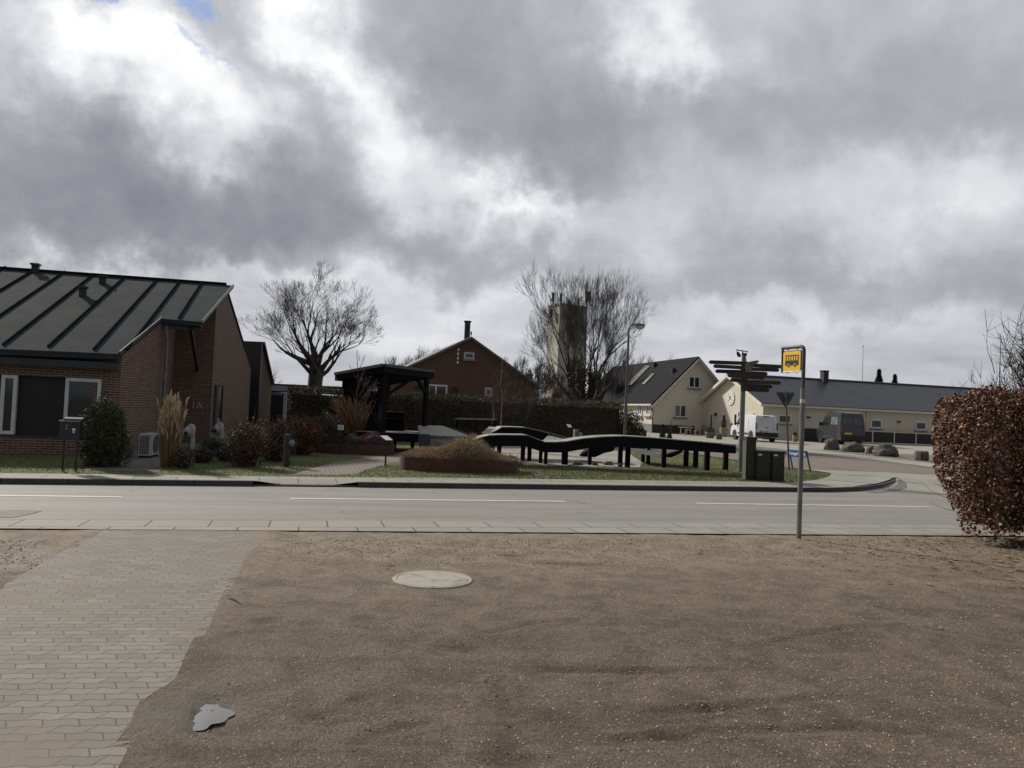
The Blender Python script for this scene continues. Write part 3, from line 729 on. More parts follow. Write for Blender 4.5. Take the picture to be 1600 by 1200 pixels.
# core of wing one, end wall skin flush
def foot(*ps): return [Vector((p.x, p.y, 0)) for p in ps]
endout = (C1b - A1).normalized()
wall_solid(mb, foot(A1 + dE*.62 - nF*SK, A1 + dE*.62, A1, C1b, C1b + dE*.62), rz1)     # corner pier and end wall
core = mb.build('wall', BRICK, b)
def fpt(px, py, off=0.0):                   # on the masonry face through the photograph's pixel
    return onp(px, py, A1 + nF*off, nF)
top_b, bot_b = fpt(60, 588).z, fpt(60, 683.5).z
topz = A.z - .28
mb = MB(); mb.obox((A1 + dE*8.3 - nF*SK/2 + up*((top_b+topz)/2)), dE*7.68, nF*SK/2, up*((topz-top_b)/2)); mb.build('wall', BRICK, b)
mb = MB(); mb.obox((A1 + dE*8.3 - nF*SK/2 + up*((GZ+bot_b)/2)), dE*7.68, nF*SK/2, up*((bot_b-GZ)/2)); mb.build('wall', BRICK, b)
# cladding behind windows
mb = MB(); mb.obox(A1 + dE*8.3 - nF*(SK+.05) + up*((top_b+bot_b)/2), dE*7.68, nF*.05, up*((top_b-bot_b)/2+.1)); mb.build('cladding', PANEL, b)
mb = MB(); mb.obox(A1 + dE*8.3 - nF*(SK*.55) + up*(bot_b+.02), dE*7.68, nF*(SK*.62), up*.018); mb.build('sill', FELTTRIM, b)
def frame_win(parent, c, ax, az, n, w, h, fw=.06, dep=.05, mull=(), frame=WHITEW, glass=GLASS, sill=None, trans=(), name='window', rev=False):
    """c centre; ax along, az up unit vectors; n outward"""
    c = Vector(c); mbx = MB()
    for s in (-1, 1):
        mbx.obox(c + ax*s*(w/2-fw/2), ax*fw/2, az*(h/2), n*dep)
        mbx.obox(c + az*s*(h/2-fw/2), ax*(w/2-fw), az*fw/2, n*dep)
    for k in mull: mbx.obox(c + ax*(k*w/2), ax*fw*.45, az*(h/2-fw), n*dep*.95)
    for k in trans: mbx.obox(c + az*(k*h/2), ax*(w/2-fw), az*fw*.3, n*dep*.9)
    f = mbx.build(name, frame, parent)
    g = MB().obox(c - n*dep*.2, ax*(w/2-fw*.6), az*(h/2-fw*.6), n*.008).build('pane', glass, f)
    if sill: MB().obox(c - az*(h/2+sill*.5) + n*dep*.7, ax*(w/2+.08), az*sill/2, n*(dep+.05)).build('sill', sill_m, f)
    return f
sill_m = PLINTH
for (x0, x1) in ((-60, -12), (2.5, 27.5), (103, 159)):
    p0, p1 = fpt(x0, 590), fpt(x1, 592); z0w, z1w = (bot_b+.06, top_b-.0)
    c = (p0+p1)/2; c.z = (z0w+z1w)/2
    frame_win(b, c - nF*.05, dE, up, nF, (p1-p0).length, z1w-z0w, .085, .06)
# curtains / interior behind the panes is left dark
# recess under the canopy: rear wing
W3f = None
def on_end(px, py, inset=.28):
    P0 = C2 + dE*inset; n = Vector((dEnd.y, -dEnd.x, 0)); return onp(px, py, P0, n)
W3f = on_end(333.5, 560); W3b = on_end(393, 560)
W3f.z = W3b.z = 0
apx = RG + dE*.28
Rr = Vector((apx.x, apx.y, 0)); L3r = Rr + dR*20; L3f = W3f + dE*18; L3b = W3b + dE*18
mb = MB()
wall_solid(mb, foot(W3f + dE*18, W3f, Rr, Rr + dR*18), rz1)
wall_solid(mb, foot(Rr + dR*18, Rr, W3b, W3b + dE*18), rz2)
mb.build('wall', BRICK, b)
mb = MB(); wall_solid(mb, foot(C1b + dE*.62, C1b, W3f + dE*((C1b-W3f).dot(dE)), W3f + dE*18, C1b + dE*16), rz1); mb.build('wall', BRICK, b)
# roof slabs
mb = MB()
e3 = .12
def slab_poly(pts, th):
    mb.prism(pts, (0, 0, -th))
slab_poly([AL, A, C1, C2, RG, RL], TK*.9)
BKEo = BKE
slab_poly([RL, RG + dR*.24, BKEo + dR*.24, BKEo + dR*20], TK*.9)
rf = mb.build('roof', ROOFFELT, b)
# battens running up the slope
mb = MB()
k = .15
rise = Vector((eT.x, eT.y, SL1)).normalized()
ridge_d = (RG-RL).normalized()
bx = [(192, 555), (146, 547.5), (75, 543), (4.5, 540), (-62, 536), (-130, 533), (-200, 530)]
def up_to_ridge(p):
    # follow slope to ridge line
    n = (st(RG)[1]-st(p)[1]); return p + Vector((eT.x, eT.y, SL1))*n
for q in bx[1:]:
    p = rp(*q); e = up_to_ridge(p); mb.bar(p + up*.03, e + up*.03, .05, .05)
p = rp(234, 501)
for q, s0 in ((rp(192+6, 548), None), (rp(279, 498.5), None)):
    e = up_to_ridge(q); mb.bar(q + up*.03, e + up*.03, .05, .05)
mb.bar(RL + up*.03, RG + up*.03 - ridge_d*.25, .16, .09)
mb.build('roof_batten', mat('darker roofing felt', (.014, .016, .019), (.010, .012, .014), 3, 1.0, spec=.0), rf)
mb = MB(); mb.bar(C2 + up*.0, RG + up*.0, .03, .11); mb.build('barge_trim', ZINC, rf)
mb = MB(); mb.bar(A + up*.02, C1 + up*.02, .04, .10); mb.build('barge_trim', FELTTRIM, rf)
# gutters
def gutter(a, bb, r=.075, name='gutter'):
    d = (bb-a).normalized(); n = Vector((d.y, -d.x, 0)); n = n if n.y < 0 else -n; mbx = MB()
    a = a + n*.05 - up*.10; bb = bb + n*.05 - up*.10
    pr = [(math.cos(t)*r, math.sin(t)*r) for t in [math.pi*i/8 + math.pi for i in range(9)]] + [(r*.9, 0), (-r*.9, 0)]
    mbx.prism([a + n*x + up*y for x, y in pr], bb-a); return mbx.build(name, FELTTRIM, rf)
gutter(AL, A - dE*-.0); gutter(C1 + dE*0, C2)
mb = MB(); mb.obox((AL+A)/2 - up*.20 - nF*.12, dE*8, nF*.10, up*.09); mb.obox((C1+C2)/2 - up*.2 - nF*.05, dE*(C1-C2).length*.5, nF*.03, up*.09); mb.build('fascia', FELTTRIM, rf)
# downpipe
t0 = C1 - dE*.12 + nF*.02 - up*.22
mb = MB(); mb.tube([t0, t0 - up*.22, t0 - nF*.10 - up*.45 - dE*.03, t0 - nF*.12 - up*.8 - dE*.03, Vector((t0.x, t0.y, .1)) - nF*.12 - dE*.03], .045, 10)
for z in (.8, 1.9): mb.tube([Vector((t0.x, t0.y, z)) - nF*.12 - dE*.03 - up*.03, Vector((t0.x, t0.y, z)) - nF*.12 - dE*.03 + up*.03], .056, 10)
mb.build('downpipe', ZINC, b)
# canopy strut
a = C2.lerp(C1, .28) - up*.22; c_ = onp(308, 578, W3f, Vector((nF.x, nF.y, 0))); mb = MB(); mb.bar(a, c_, .09, .09); mb.build('strut', BLACKM, b)
# soffit
mb = MB(); mb.prism([C1 - up*.17, C2 + dE*.05 - up*.17, Vector((W3f.x, W3f.y, rz1(W3f)-.19)), Vector((C1.x, C1.y, 0)) + Vector((W3f-C1b).dot(dE)*dE) * 0 + up*(rz1(C1b) - .17)], (0, 0, -.02)); 
# number on the recessed wall
def text3d(txt, size, origin, ax, az, m, parent, name, ext=.004, bold=0.0):
    cu = bpy.data.curves.new(name, 'FONT'); cu.body = txt; cu.size = size; cu.extrude = ext; cu.align_x = 'CENTER'; cu.align_y = 'CENTER'; cu.offset = bold; cu.resolution_u = 3
    to = bpy.data.objects.new(name, cu); sc.collection.objects.link(to)
    dg = bpy.context.evaluated_depsgraph_get(); me = bpy.data.meshes.new_from_object(to.evaluated_get(dg)); bpy.data.objects.remove(to); bpy.data.curves.remove(cu)
    ax = Vector(ax).normalized(); az = Vector(az).normalized(); n = ax.cross(az)
    org = ORG.get(parent.name, Vector((0, 0, 0))) if parent else Vector((0, 0, 0))
    for v in me.vertices: c = v.co.copy(); v.co = Vector(origin) + ax*c.x + az*c.y + n*c.z - org
    me.materials.clear(); me.materials.append(m); o = bpy.data.objects.new(name, me); sc.collection.objects.link(o)
    if parent: o.parent = parent; ORG[o.name] = org
    return o
LET = mat('pale metal lettering', (.40, .40, .40), (.34, .34, .34), 8, .5)
q = onp(307.5, 634, W3f + nF*.03, nF)
text3d('1A', .33, q, -dE, up, LET, b, 'house_number', .012)
# narrow window in the end wall, and its plinth
nE = Vector((dEnd.y, -dEnd.x, 0)); nE = nE if nE.x > 0 else -nE
p0, p1 = onp(334, 632, W3f, nE), onp(346, 632, W3f, nE); zt, zb = onp(339, 601.5, W3f, nE).z, onp(337, 667, W3f, nE).z
c = (p0+p1)/2; c.z = (zt+zb)/2
frame_win(b, c + nE*.012, dEnd, up, nE, (p1-p0).length, zt-zb, .05, .03, frame=PANEL)
mb = MB(); mb.obox(Vector((p0.x, p0.y, c.z)) + dEnd*.22 + nE*.05, dEnd*.035, nE*.045, up*(zt-zb)/2*.97); mb.build('window_post', ZINC, b)
mb = MB(); mb.obox(Vector((c.x, c.y, zb-.05)) + nE*.08, dEnd*(p1-p0).length*.62, nE*.10, up*.025); mb.build('sill', ZINC, b)
zp = onp(330, 676.5, W3f, nE).z
mb = MB(); mb.obox((W3f+W3b)/2 + nE*.012 + up*(zp+GZ)/2, dEnd*((W3b-W3f).length/2), nE*.02, up*(zp-GZ)/2); mb.build('plinth', PLINTH, b)
# roof vents
VENT = mat('dark vent brick', (.030, .026, .028), (.018, .016, .018), 8, .7)
for (x, y, h, w) in ((55, 425.5, 13, 13.5), (160, 443, 11.5, 12.5), (129, 462.5, 14.5, 13.5)):
    p = rp(x, y); k = mpx(p.y); W_ = w*k*.45; H_ = h*k
    mbx = MB(); mbx.box(p.x, p.y, p.z + H_*.42, W_*1.5, W_*1.5, H_*1.0, TH); mbx.build('roof_vent', VENT, b)
    mbx = MB(); mbx.box(p.x, p.y, p.z + H_*.95, W_*2.1, W_*2.1, .06, TH); mbx.build('vent_cap', BLACKM, b)
# second, lower gabled wing behind (dark link, brick gable)
b2 = thing('brick_wing', 'narrow dark brick gable wing seen behind the end of the long ribbed roof building', 'building', G(410, 700))
lk = P(394, 536, 35.5); lk2 = P(409, 534, 35.6)
mb = MB(); mb.prism([Vector((lk.x-3, lk.y, .1)), Vector((lk2.x, lk2.y, .1)), Vector((lk2.x, lk2.y, lk2.z)), Vector((lk.x-3, lk.y, lk2.z))], eT*1.2); mb.build('link', PANEL, b2)
w0 = P(409, 537, 36.8); w1 = onp(424.5, 602, w0, Vector((dEnd.y, -dEnd.x, 0)))
w0b = Vector((w0.x, w0.y, .1)); w1b = Vector((w1.x, w1.y, .1))
mb = MB(); mb.prism([w0b, w1b, w1, w0], dE*4); mb.build('wall', BRICK2, b2)
mb = MB(); mb.bar(w0 + up*.05, w1 + up*.05, .3, .1); mb.build('roof', FELTTRIM, b2)
p = P(421, 599, w1.y + .6); mb = MB(); mb.box(p.x, p.y, p.z, .22, .22, .75, TH); mb.build('chimney', VENT, b2)
# ------------------------------------------------------------------ heat pump beside the wall
def heat_pump():
    fr = G(232, 714.5); l = thing('heat_pump', 'pale grey outdoor heat pump unit standing against the red brick wall', 'heat pump', (fr.x, fr.y, fr.z), local=True, rz=TH-.12+math.pi/2)
    # local: x towards the wall side... front faces -y
    w, d, h = .62, .28, .60; k = mpx(fr.y)
    h = 37*k*.92; w = .80
    cs = mat('pale grey sheet metal', (.36, .365, .36), (.30, .305, .30), 5, .45)
    MB().box(0, 0, h/2+.06, w, d, h).build('casing', cs, l, bevel=.012)
    g = MB(); n = 26
    for i in range(n+1):
        a = 2*math.pi*i/n
    for r in (.05, .09, .13, .17, .21, .235): g.tube([(.08 + r*math.cos(2*math.pi*i/28), -d/2-.015, h*.52 + .06 + r*math.sin(2*math.pi*i/28)) for i in range(29)], .004, 4, cap=False)
    for i in range(12): a = math.pi*i/12*2; g.bar((.08, -d/2-.02, h*.52+.06), (.08 + .235*math.cos(a), -d/2-.02, h*.52+.06 + .235*math.sin(a)), .006)
    g.build('fan_grille', mat('grey fan grille', (.20, .20, .20), (.16, .16, .16), 5, .5), l)
    MB().lathe((.08, -d/2+.004, h*.52+.06), [(.225, 0), (.225, .008), (.001, .008)], 28, (0, -1, 0)).build('fan_opening', BLACKM, l)
    g = MB(); g.box(-w/2-.002, 0, h*.5+.06, .008, d*.82, h*.82); g.build('coil', mat('dark coil fins', (.05, .05, .05), (.03, .03, .03), 20, .6), l)
    g = MB()
    for i in range(11): g.box(-w/2-.012, 0, h*.12+.06 + h*.076*i, .012, d*.84, .008)
    for i in range(5): g.box(-w/2-.014, -d*.4 + d*.2*i, h*.5+.06, .012, .008, h*.82)
    g.build('side_grille', cs, l)
    for s in (-1, 1): MB().box(s*w*.34, 0, .03, .07, d*1.1, .055).build('foot', BLACKM, l)
    return l
hp = heat_pump()
# ------------------------------------------------------------------ mailbox
def mailbox():
    f = G(107, 736.5); k = mpx(f.y); b = thing('mailbox', 'black metal mailbox on two thin black legs before the conifer shrub', 'mailbox', f, local=True, rz=TH-.05)
    w = 29*k; h = 31*k; z0 = 48.5*k
    MB().box(0, 0, z0+h/2, w, .22, h).build('body', mat('blue black lacquer', (.012, .018, .024), (.009, .013, .018), 6, .35), b, bevel=.012)
    pr = arc((0, -.12, z0+h), .155, 0, math.pi, 10, (0, 1, 0), (0, 0, .42)); m = MB(); m.prism([p + Vector((-w/2*.55, .12, 0)) for p in pr], (w*.9, 0, 0)); m.build('lid', BLACKM, b)
    m = MB(); m.box(0, -.115, z0+h-.012, w*1.06, .012, .02); m.build('lid_edge', LET, b)
    MB().box(-w*.12, -.114, z0+h*.75, .055, .006, .012).build('slot', LET, b); MB().box(-w*.14, -.114, z0+h*.6, .02, .006, .03).build('lock', LET, b)
    m = MB(); m.box(w*.22, -.113, z0+h*.55, .062, .004, .05); m.build('sticker', WHITEW, b); m = MB(); m.lathe((w*.22, -.111, z0+h*.42), [(.022, 0), (.022, .003), (.001, .003)], 16, (0, -1, 0)); m.build('sticker', WHITEW, b)
    for s in (-.30, .34): MB().box(w*s, 0, z0/2, .03, .03, z0).build('leg', BLACKM, b)
mailbox()
# ------------------------------------------------------------------ plants: generic makers
def leafcloud(name, m, parent, shape, n, size, seed, label=None, cat=None, group=None, stretch=1.7, mats=None, inner=None, asp=.55, droop=0.0, local=False):
    """many small folded leaves filling the shape; shape(rnd) -> (point, outward)"""
    rnd = random.Random(seed); vs = []; fs = []; mi = []
    for k in range(n):
        p, nrm = shape(rnd); r = size*rnd.uniform(.6, 1.35)
        a = Vector((rnd.gauss(0, 1), rnd.gauss(0, 1), rnd.gauss(0, .8) - droop)); a = (a + nrm*.6).normalized()
        b = a.cross(Vector((rnd.gauss(0, 1), rnd.gauss(0, 1), rnd.gauss(0, 1)))); b = b.normalized() if b.length > 1e-3 else a.orthogonal().normalized()
        c = a.cross(b); o = len(vs); w = r*asp
        vs += [p - a*r, p + b*w + c*w*.35, p + a*r, p - b*w + c*w*.35]
        fs += [(o, o+1, o+2), (o, o+2, o+3)]; q = rnd.randrange(100); mi += [q, q]
    me = bpy.data.meshes.new(name); org = ORG.get(parent.name, Vector((0, 0, 0))) if parent else Vector((0, 0, 0))
    me.from_pydata([tuple(v-org) for v in vs], [], fs)
    ms = mats or [m]
    for x in ms: me.materials.append(x)
    me.polygons.foreach_set('material_index', [q % len(ms) for q in mi]); me.update()
    o = bpy.data.objects.new(name, me); sc.collection.objects.link(o)
    if parent: o.parent = parent; ORG[o.name] = org
    return o
def ell_shape(c, rx, ry, rz, hollow=.55, bumps=.25, seed=0, zmin=None, fr=1.6):
    c = Vector(c)
    def f(rnd):
        for _ in range(60):
            d = Vector((rnd.gauss(0, 1), rnd.gauss(0, 1), rnd.gauss(0, 1))).normalized()
            k = (hollow + (1-hollow)*rnd.random()**.6)*(1 + bumps*noise.fractal(d*fr + Vector((seed, seed*2, 0)), .8, 2, 3))
            p = c + Vector((d.x*rx*k, d.y*ry*k, d.z*rz*k))
            if zmin is None or p.z > zmin: return p, d
        return c, Vector((0, 0, 1))
    return f
def box_shape(o, ax, ay, h, skin=.25, bump=.10, seed=0, top=True):
    """hedge: o corner, ax long vector, ay depth vector; leaves lie near the faces"""
    o = Vector(o); ax = Vector(ax); ay = Vector(ay); la, lb = ax.length, ay.length; ua, ub = ax/la, ay/lb
    def f(rnd):
        q = rnd.random(); dz = 0
        at, ft, et = la*lb, la*h, lb*h; tot = at + 2*ft + 2*et; q *= tot
        dep = rnd.random()**1.6*skin
        if q < at: u, v, w = rnd.random()*la, rnd.random()*lb, h-dep; n = Vector((0, 0, 1))
        elif q < at+ft: u, v, w = rnd.random()*la, dep, rnd.random()*h; n = -ub
        elif q < at+2*ft: u, v, w = rnd.random()*la, lb-dep, rnd.random()*h; n = ub
        elif q < at+2*ft+et: u, v, w = dep, rnd.random()*lb, rnd.random()*h; n = -ua
        else: u, v, w = la-dep, rnd.random()*lb, rnd.random()*h; n = ua
        k = bump*noise.fractal(Vector((u*.7+seed, v*.7, w*.9)), .8, 2, 3)
        return o + ua*u + ub*v + Vector((0, 0, w)) + n*k*2, n
    return f
DLEAF = [mat('dark hedge leaf', (.085, .075, .045)), mat('brown hedge leaf', (.13, .092, .058)), mat('olive hedge leaf', (.10, .105, .045)), mat('deep hedge leaf', (.055, .048, .030))]
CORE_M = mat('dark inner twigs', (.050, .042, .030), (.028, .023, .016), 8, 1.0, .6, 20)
CONIF = [mat('conifer green', (.045, .060, .022)), mat('conifer dark', (.026, .036, .015)), mat('conifer yellowish', (.080, .085, .030))]
RUST = [mat('rust brown beech leaf', (.15, .058, .030)), mat('red brown beech leaf', (.10, .036, .022)), mat('light tan beech leaf', (.38, .24, .14)), mat('dark beech leaf', (.055, .022, .015)), mat('mid beech leaf', (.18, .080, .042))]
HEATH = [mat('heather green', (.035, .045, .022)), mat('heather brown', (.055, .038, .030)), mat('heather grey', (.075, .070, .058))]
PURP = [mat('heather purple', (.22, .035, .15)), mat('heather dark purple', (.13, .022, .095)), mat('heather green', (.035, .045, .022))]
STRAW = [mat('straw stem', (.30, .22, .12)), mat('tan stem', (.22, .15, .085)), mat('pale seed head', (.40, .30, .175))]
TWIGM = [TWIG, TWIGR]
def twigs(parent, name, m, base_fn, n, L, r, seed, sides=3, segs=3, spread=.5, upw=1.0, wob=.15, sub=0, mats=None, label=None):
    rnd = random.Random(seed); mbx = MB(); nm = len(mats) if mats else 1
    for k in range(n):
        p, d = base_fn(rnd); d = (d + Vector((rnd.gauss(0, spread), rnd.gauss(0, spread), rnd.gauss(0, spread*.5)))).normalized(); l = L*rnd.uniform(.5, 1.2)
        mbx.cur = rnd.randrange(nm); pts = [p]
        for i in range(segs):
            d = (d + Vector((rnd.gauss(0, wob), rnd.gauss(0, wob), upw*.1))).normalized(); pts.append(pts[-1] + d*l/segs)
        mbx.tube(pts, [r*(1-.75*i/segs) for i in range(segs+1)], sides, cap=False)
        for j in range(sub):
            i = rnd.randint(1, segs-1) if segs > 1 else 0
            q = pts[i]; e = (d + Vector((rnd.gauss(0, .7), rnd.gauss(0, .7), rnd.gauss(0, .4)))).normalized(); mbx.tube([q, q + e*l*.25, q + e*l*.45 + Vector((0, 0, l*.03))], [r*.5, r*.4, r*.2], sides, cap=False)
    return mbx.build(name, mats or m, parent, uv=False)
# ================================================================== CREAM HOUSE AND LONG CREAM BUILDING
TILE = brickmat('glazed black roof tiles', (.030, .034, .042), (.022, .025, .031), (.006, .006, .008), .30, .34, .035, rough=.42, tint=.15, bump=1.0, off=0.0, spec=.35)
TILE2 = brickmat('matt dark slate roof', (.030, .031, .035), (.024, .025, .028), (.014, .014, .016), .35, .40, .015, rough=.9, tint=.12, bump=.4, spec=.04)
corner = P(1191, 690, 60.0); tF = st(corner)[1]; sW = st(corner)[0]
nS = -eS; nT = -eT
ZG = .42
def onS(px, py, s): return onp(px, py, S(s, 0, 0), eS)
def onT(px, py, t): return onp(px, py, S(0, t, 0), eT)
rdg = onS(1143, 592, sW); tR2 = st(rdg)[1]; tB = 2*tR2 - tF
zE = onT(1300, 633.5, tF).z; zRg = onT(1340, 598.5, tR2).z
sEnd = st(onT(1620, 640, tF))[0] + 14
lb = thing('long_cream_building', 'long low cream building with black tiled roof and a round JK sign', 'building', S(sW, tF, ZG))
SLP = (zRg-zE)/(tR2-tF)
OV = .45
def roofz(t): return zRg - SLP*abs(t-tR2)
# walls
def gable_solid(mbx, s0, s1, t0, t1, tr, z0, f, drop=.12):
    def c(s): return [S(s, t0, z0), S(s, t1, z0), S(s, t1, f(t1)-drop), S(s, tr, f(tr)-drop), S(s, t0, f(t0)-drop)]
    mbx.prism(c(s0), eS*(s1-s0))
mb = MB(); gable_solid(mb, sW, sEnd, tF, tB, tR2, .2, roofz); mb.build('wall', CREAM, lb)
# roof slabs with small overhang
mb = MB()
for sg in (-1, 1):
    te = tF-OV if sg < 0 else tB+OV
    a = [S(sW-OV, te, roofz(te)), S(sW-OV, tR2, zRg), S(sW-OV, tR2, zRg-.11), S(sW-OV, te, roofz(te)-.11)]
    mb.prism([p + up*.10 for p in a], eS*(sEnd+OV-sW+OV))
lrf = mb.build('roof', TILE, lb)
mb = MB(); mb.tube([S(sW-OV, tR2, zRg+.11), S(sEnd, tR2, zRg+.11)], .10, 8); mb.build('ridge', FELTTRIM, lrf)
mb = MB()
for te in (tF-OV, tB+OV): mb.bar(S(sW-OV-.02, te, roofz(te)-.03), S(sW-OV-.02, tR2, zRg-.03), .05, .24)
mb.build('bargeboard', CREAMTRIM, lrf)
mb = MB(); mb.prism([S(sW-OV, tF-OV, roofz(tF-OV)-.02), S(sW-OV, tR2, zRg-.02), S(sW-OV, tR2, zRg-.06), S(sW-OV, tF-OV, roofz(tF-OV)-.06)], eS*OV); mb.prism([S(sW-OV, tB+OV, roofz(tB+OV)-.02), S(sW-OV, tR2, zRg-.02), S(sW-OV, tR2, zRg-.06), S(sW-OV, tB+OV, roofz(tB+OV)-.06)], eS*OV); mb.build('soffit', CREAMTRIM, lrf)
mb = MB(); mb.bar(S(sW-OV, tF-OV-.03, roofz(tF-OV)-.02), S(sEnd, tF-OV-.03, roofz(tF-OV)-.02), .10, .13); mb.build('gutter', CREAMTRIM, lrf)
mb = MB(); mb.bar(S(sW-OV+.1, tF-OV/2, roofz(tF-OV)-.1), S(sEnd, tF-OV/2, roofz(tF-OV)-.1), OV, .03); mb.build('soffit', CREAMTRIM, lrf)
# round sign with letters
c = onS(1141.5, 622, sW-.04); rad = abs(onS(1141.5, 611, sW).z - onS(1141.5, 633, sW).z)/2
WP = mat('white sign board', (.72, .72, .70), (.66, .66, .64), 4, .5)
sg = MB().lathe(c, [(rad, -.02), (rad, .03), (rad*.001, .031)], 40, nS).build('round_sign', WP, lb)
text3d('JK', rad*.80, c - eS*.035 + up*rad*.02, -eT, up, BLACKM, sg, 'sign_letters', .004, .003)
mb = MB(); n = 30
for (a0, a1) in ((.25, 2.9), (3.4, 6.0)): mb.tube([c - eS*.036 + (-eT*math.cos(a0+(a1-a0)*i/12) + up*math.sin(a0+(a1-a0)*i/12))*rad*.72 for i in range(13)], .012, 4)
mb.build('sign_ring', mat('grey sign print', (.35, .35, .34)), sg)
p = onS(1132, 606.5, sW-.05); MB().box(p.x, p.y, p.z, .13, .13, .16).build('wall_lamp', WP, lb, bevel=.03)
def wall_open(parent, px0, px1, y0, y1, onf, ax, n, frame=WHITEW, mull=(), name='window', fw=.09, sill=None, glass=GLASS, floor=None):
    a, b_ = onf((px0), (y0+y1)/2), onf((px1), (y0+y1)/2)
    xm = (px0+px1)/2; zt_, zb_ = onf(xm, y0).z, onf(xm, y1).z
    if floor is not None: zb_ = floor
    c = (a+b_)/2; c.z = (zt_+zb_)/2
    return frame_win(parent, c + n*.02, ax, up, n, (b_-a).length, zt_-zb_, fw, .05, mull, frame, glass, sill, name=name)
fS = lambda x, y: onS(x, y, sW); fT = lambda x, y: onT(x, y, tF)
wall_open(lb, 1108.5, 1116.5, 643.5, 670, fS, eT, nS, name='door', fw=.28, floor=ZG+.05)
wall_open(lb, 1146, 1154, 643.5, 675, fS, eT, nS, name='door', fw=.22, floor=ZG+.05)
wall_open(lb, 1167, 1178, 645, 668, fS, eT, nS, name='window', fw=.16)
mb = MB(); p = onS(1117.5, 647.5, sW-.12); mb.box(p.x, p.y, p.z, .2, .2, .22); mb.build('door_lamp', BLACKM, lb)
for (x0, x1, y0, y1) in ((1215, 1236, 647.5, 662), (1359.5, 1377.5, 655, 669.5), (1429.5, 1447, 658.5, 672.5), (1500, 1518, 662, 676), (1570, 1590, 666, 680)):
    w_ = wall_open(lb, x0, x1, y0, y1, fT, eS, nT, fw=.13, sill=.07)
for x, y in ((1264, 652), (1405, 659), (1534, 666)):
    p = onT(x, y, tF-.10); MB().box(p.x, p.y, p.z, .26, .2, .12, TH).build('wall_lamp', BLACKM, lb)
for x in (1197, 1355.5):
    p = onT(x, 640, tF-.07); mb = MB(); mb.tube([Vector((p.x, p.y, zE-.1)), Vector((p.x, p.y, ZG))], .05, 8); mb.build('downpipe', CREAMTRIM, lb)
p = onT(1288, 592, tR2-.3); mb = MB(); mb.box(p.x, p.y, zRg+.28, .50, .50, 1.1, TH); mb.build('chimney', VENT, lrf)
p = onT(1288, 592, tR2-.3); MB().box(p.x, p.y, zRg+.86, .58, .58, .08, TH).build('chimney_cap', BLACKM, lrf)
# dark panelled screen with pale posts along the wall
fs = thing('panel_screen', 'row of dark screen panels between pale posts along the long cream building', 'fence', S(st(onT(1352, 690, tF))[0], tF-.9, ZG))
tf = tF-.9
xs_ = [1350, 1363, 1397, 1431, 1465, 1499, 1533, 1567, 1601]
for a_, b_ in zip(xs_, xs_[1:]):
    A_, B_ = onT(a_, 680, tf), onT(b_, 680, tf); zt_ = onT((a_+b_)/2, 674+((a_+b_)/2-1363)*.048, tf).z
    mb = MB(); mb.obox((Vector((A_.x, A_.y, (ZG+.12+zt_)/2)) + Vector((B_.x, B_.y, (ZG+.12+zt_)/2)))/2, (B_-A_).to_2d().to_3d()*.47, eT*.03, up*(zt_-ZG-.16)/2); mb.build('panel', PANEL, fs)
    MB().box(B_.x, B_.y, (zt_+ZG)/2+.03, .09, .09, zt_-ZG+.06, TH).build('post', CREAMTRIM, fs)
A_, B_ = onT(1350, 673.2, tf), onT(1601, 685.5, tf)
MB().bar(A_, B_, .12, .05).build('rail', CREAMTRIM, fs); MB().bar(Vector((A_.x, A_.y, ZG+.1)), Vector((B_.x, B_.y, ZG+.1)), .14, .07).build('rail', CREAMTRIM, fs)
# second short dark screen by the vans
pa, pb = onT(1258, 683, tf-.6), onT(1274, 683, tf-.6)
mb = MB(); mb.obox(Vector(((pa.x+pb.x)/2, (pa.y+pb.y)/2, ZG+.55)), eS*(pb-pa).length*.9, eT*.25, up*.5)
single(mb, 'storage_box', PANEL, 'dark low storage box standing against the wall left of the dark van', 'box', tuple((pa+pb)/2), bevel=.02)
# ---- the gabled house
tH = tB - .15
e0 = onT(1021, 626, tH); ap = onT(1089, 558, tH); s0H, sA = st(e0)[0], st(ap)[0]; s1H = 2*sA - s0H; zEH, zAH = e0.z, ap.z
hs = thing('cream_house', 'cream gabled house with steep dark roof, two roof windows and a sunlit side wall', 'house', S(s0H, tH, ZG))
SH = (zAH-zEH)/(sA-s0H); LEN = 19.0
def rzh(s): return zAH - SH*abs(s-sA)
mb = MB(); mb.prism([S(s0H, tH, .2), S(s1H, tH, .2), S(s1H, tH, rzh(s1H)-.15), S(sA, tH, zAH-.15), S(s0H, tH, rzh(s0H)-.15)], eT*LEN); mb.build('wall', CREAM, hs)
OH = .35
mb = MB()
for sg in (-1, 1):
    se = s0H-OH if sg < 0 else s1H+OH
    a = [S(se, tH-OH, rzh(se)+.05), S(sA, tH-OH, zAH+.05), S(sA, tH-OH, zAH-.10), S(se, tH-OH, rzh(se)-.10)]
    mb.prism(a, eT*(LEN+OH*2))
hrf = mb.build('roof', TILE2, hs)
mb = MB()
for se in (s0H-OH, s1H+OH): mb.bar(S(se, tH-OH-.02, rzh(se)-.22), S(sA, tH-OH-.02, zAH-.22), .05, .30, up=-eT)
for se in (s0H-OH, s1H+OH): mb.bar(S(se, tH-OH/2, rzh(se)-.16), S(sA, tH-OH/2, zAH-.16), OH, .04, up=eT.cross(eS))
mb.build('bargeboard', CREAMTRIM, hrf)
mb = MB(); mb.bar(S(s0H-OH-.04, tH-OH, rzh(s0H-OH)-.03), S(s0H-OH-.04, tH+LEN, rzh(s0H-OH)-.03), .12, .14); mb.build('gutter', CREAMTRIM, hrf)
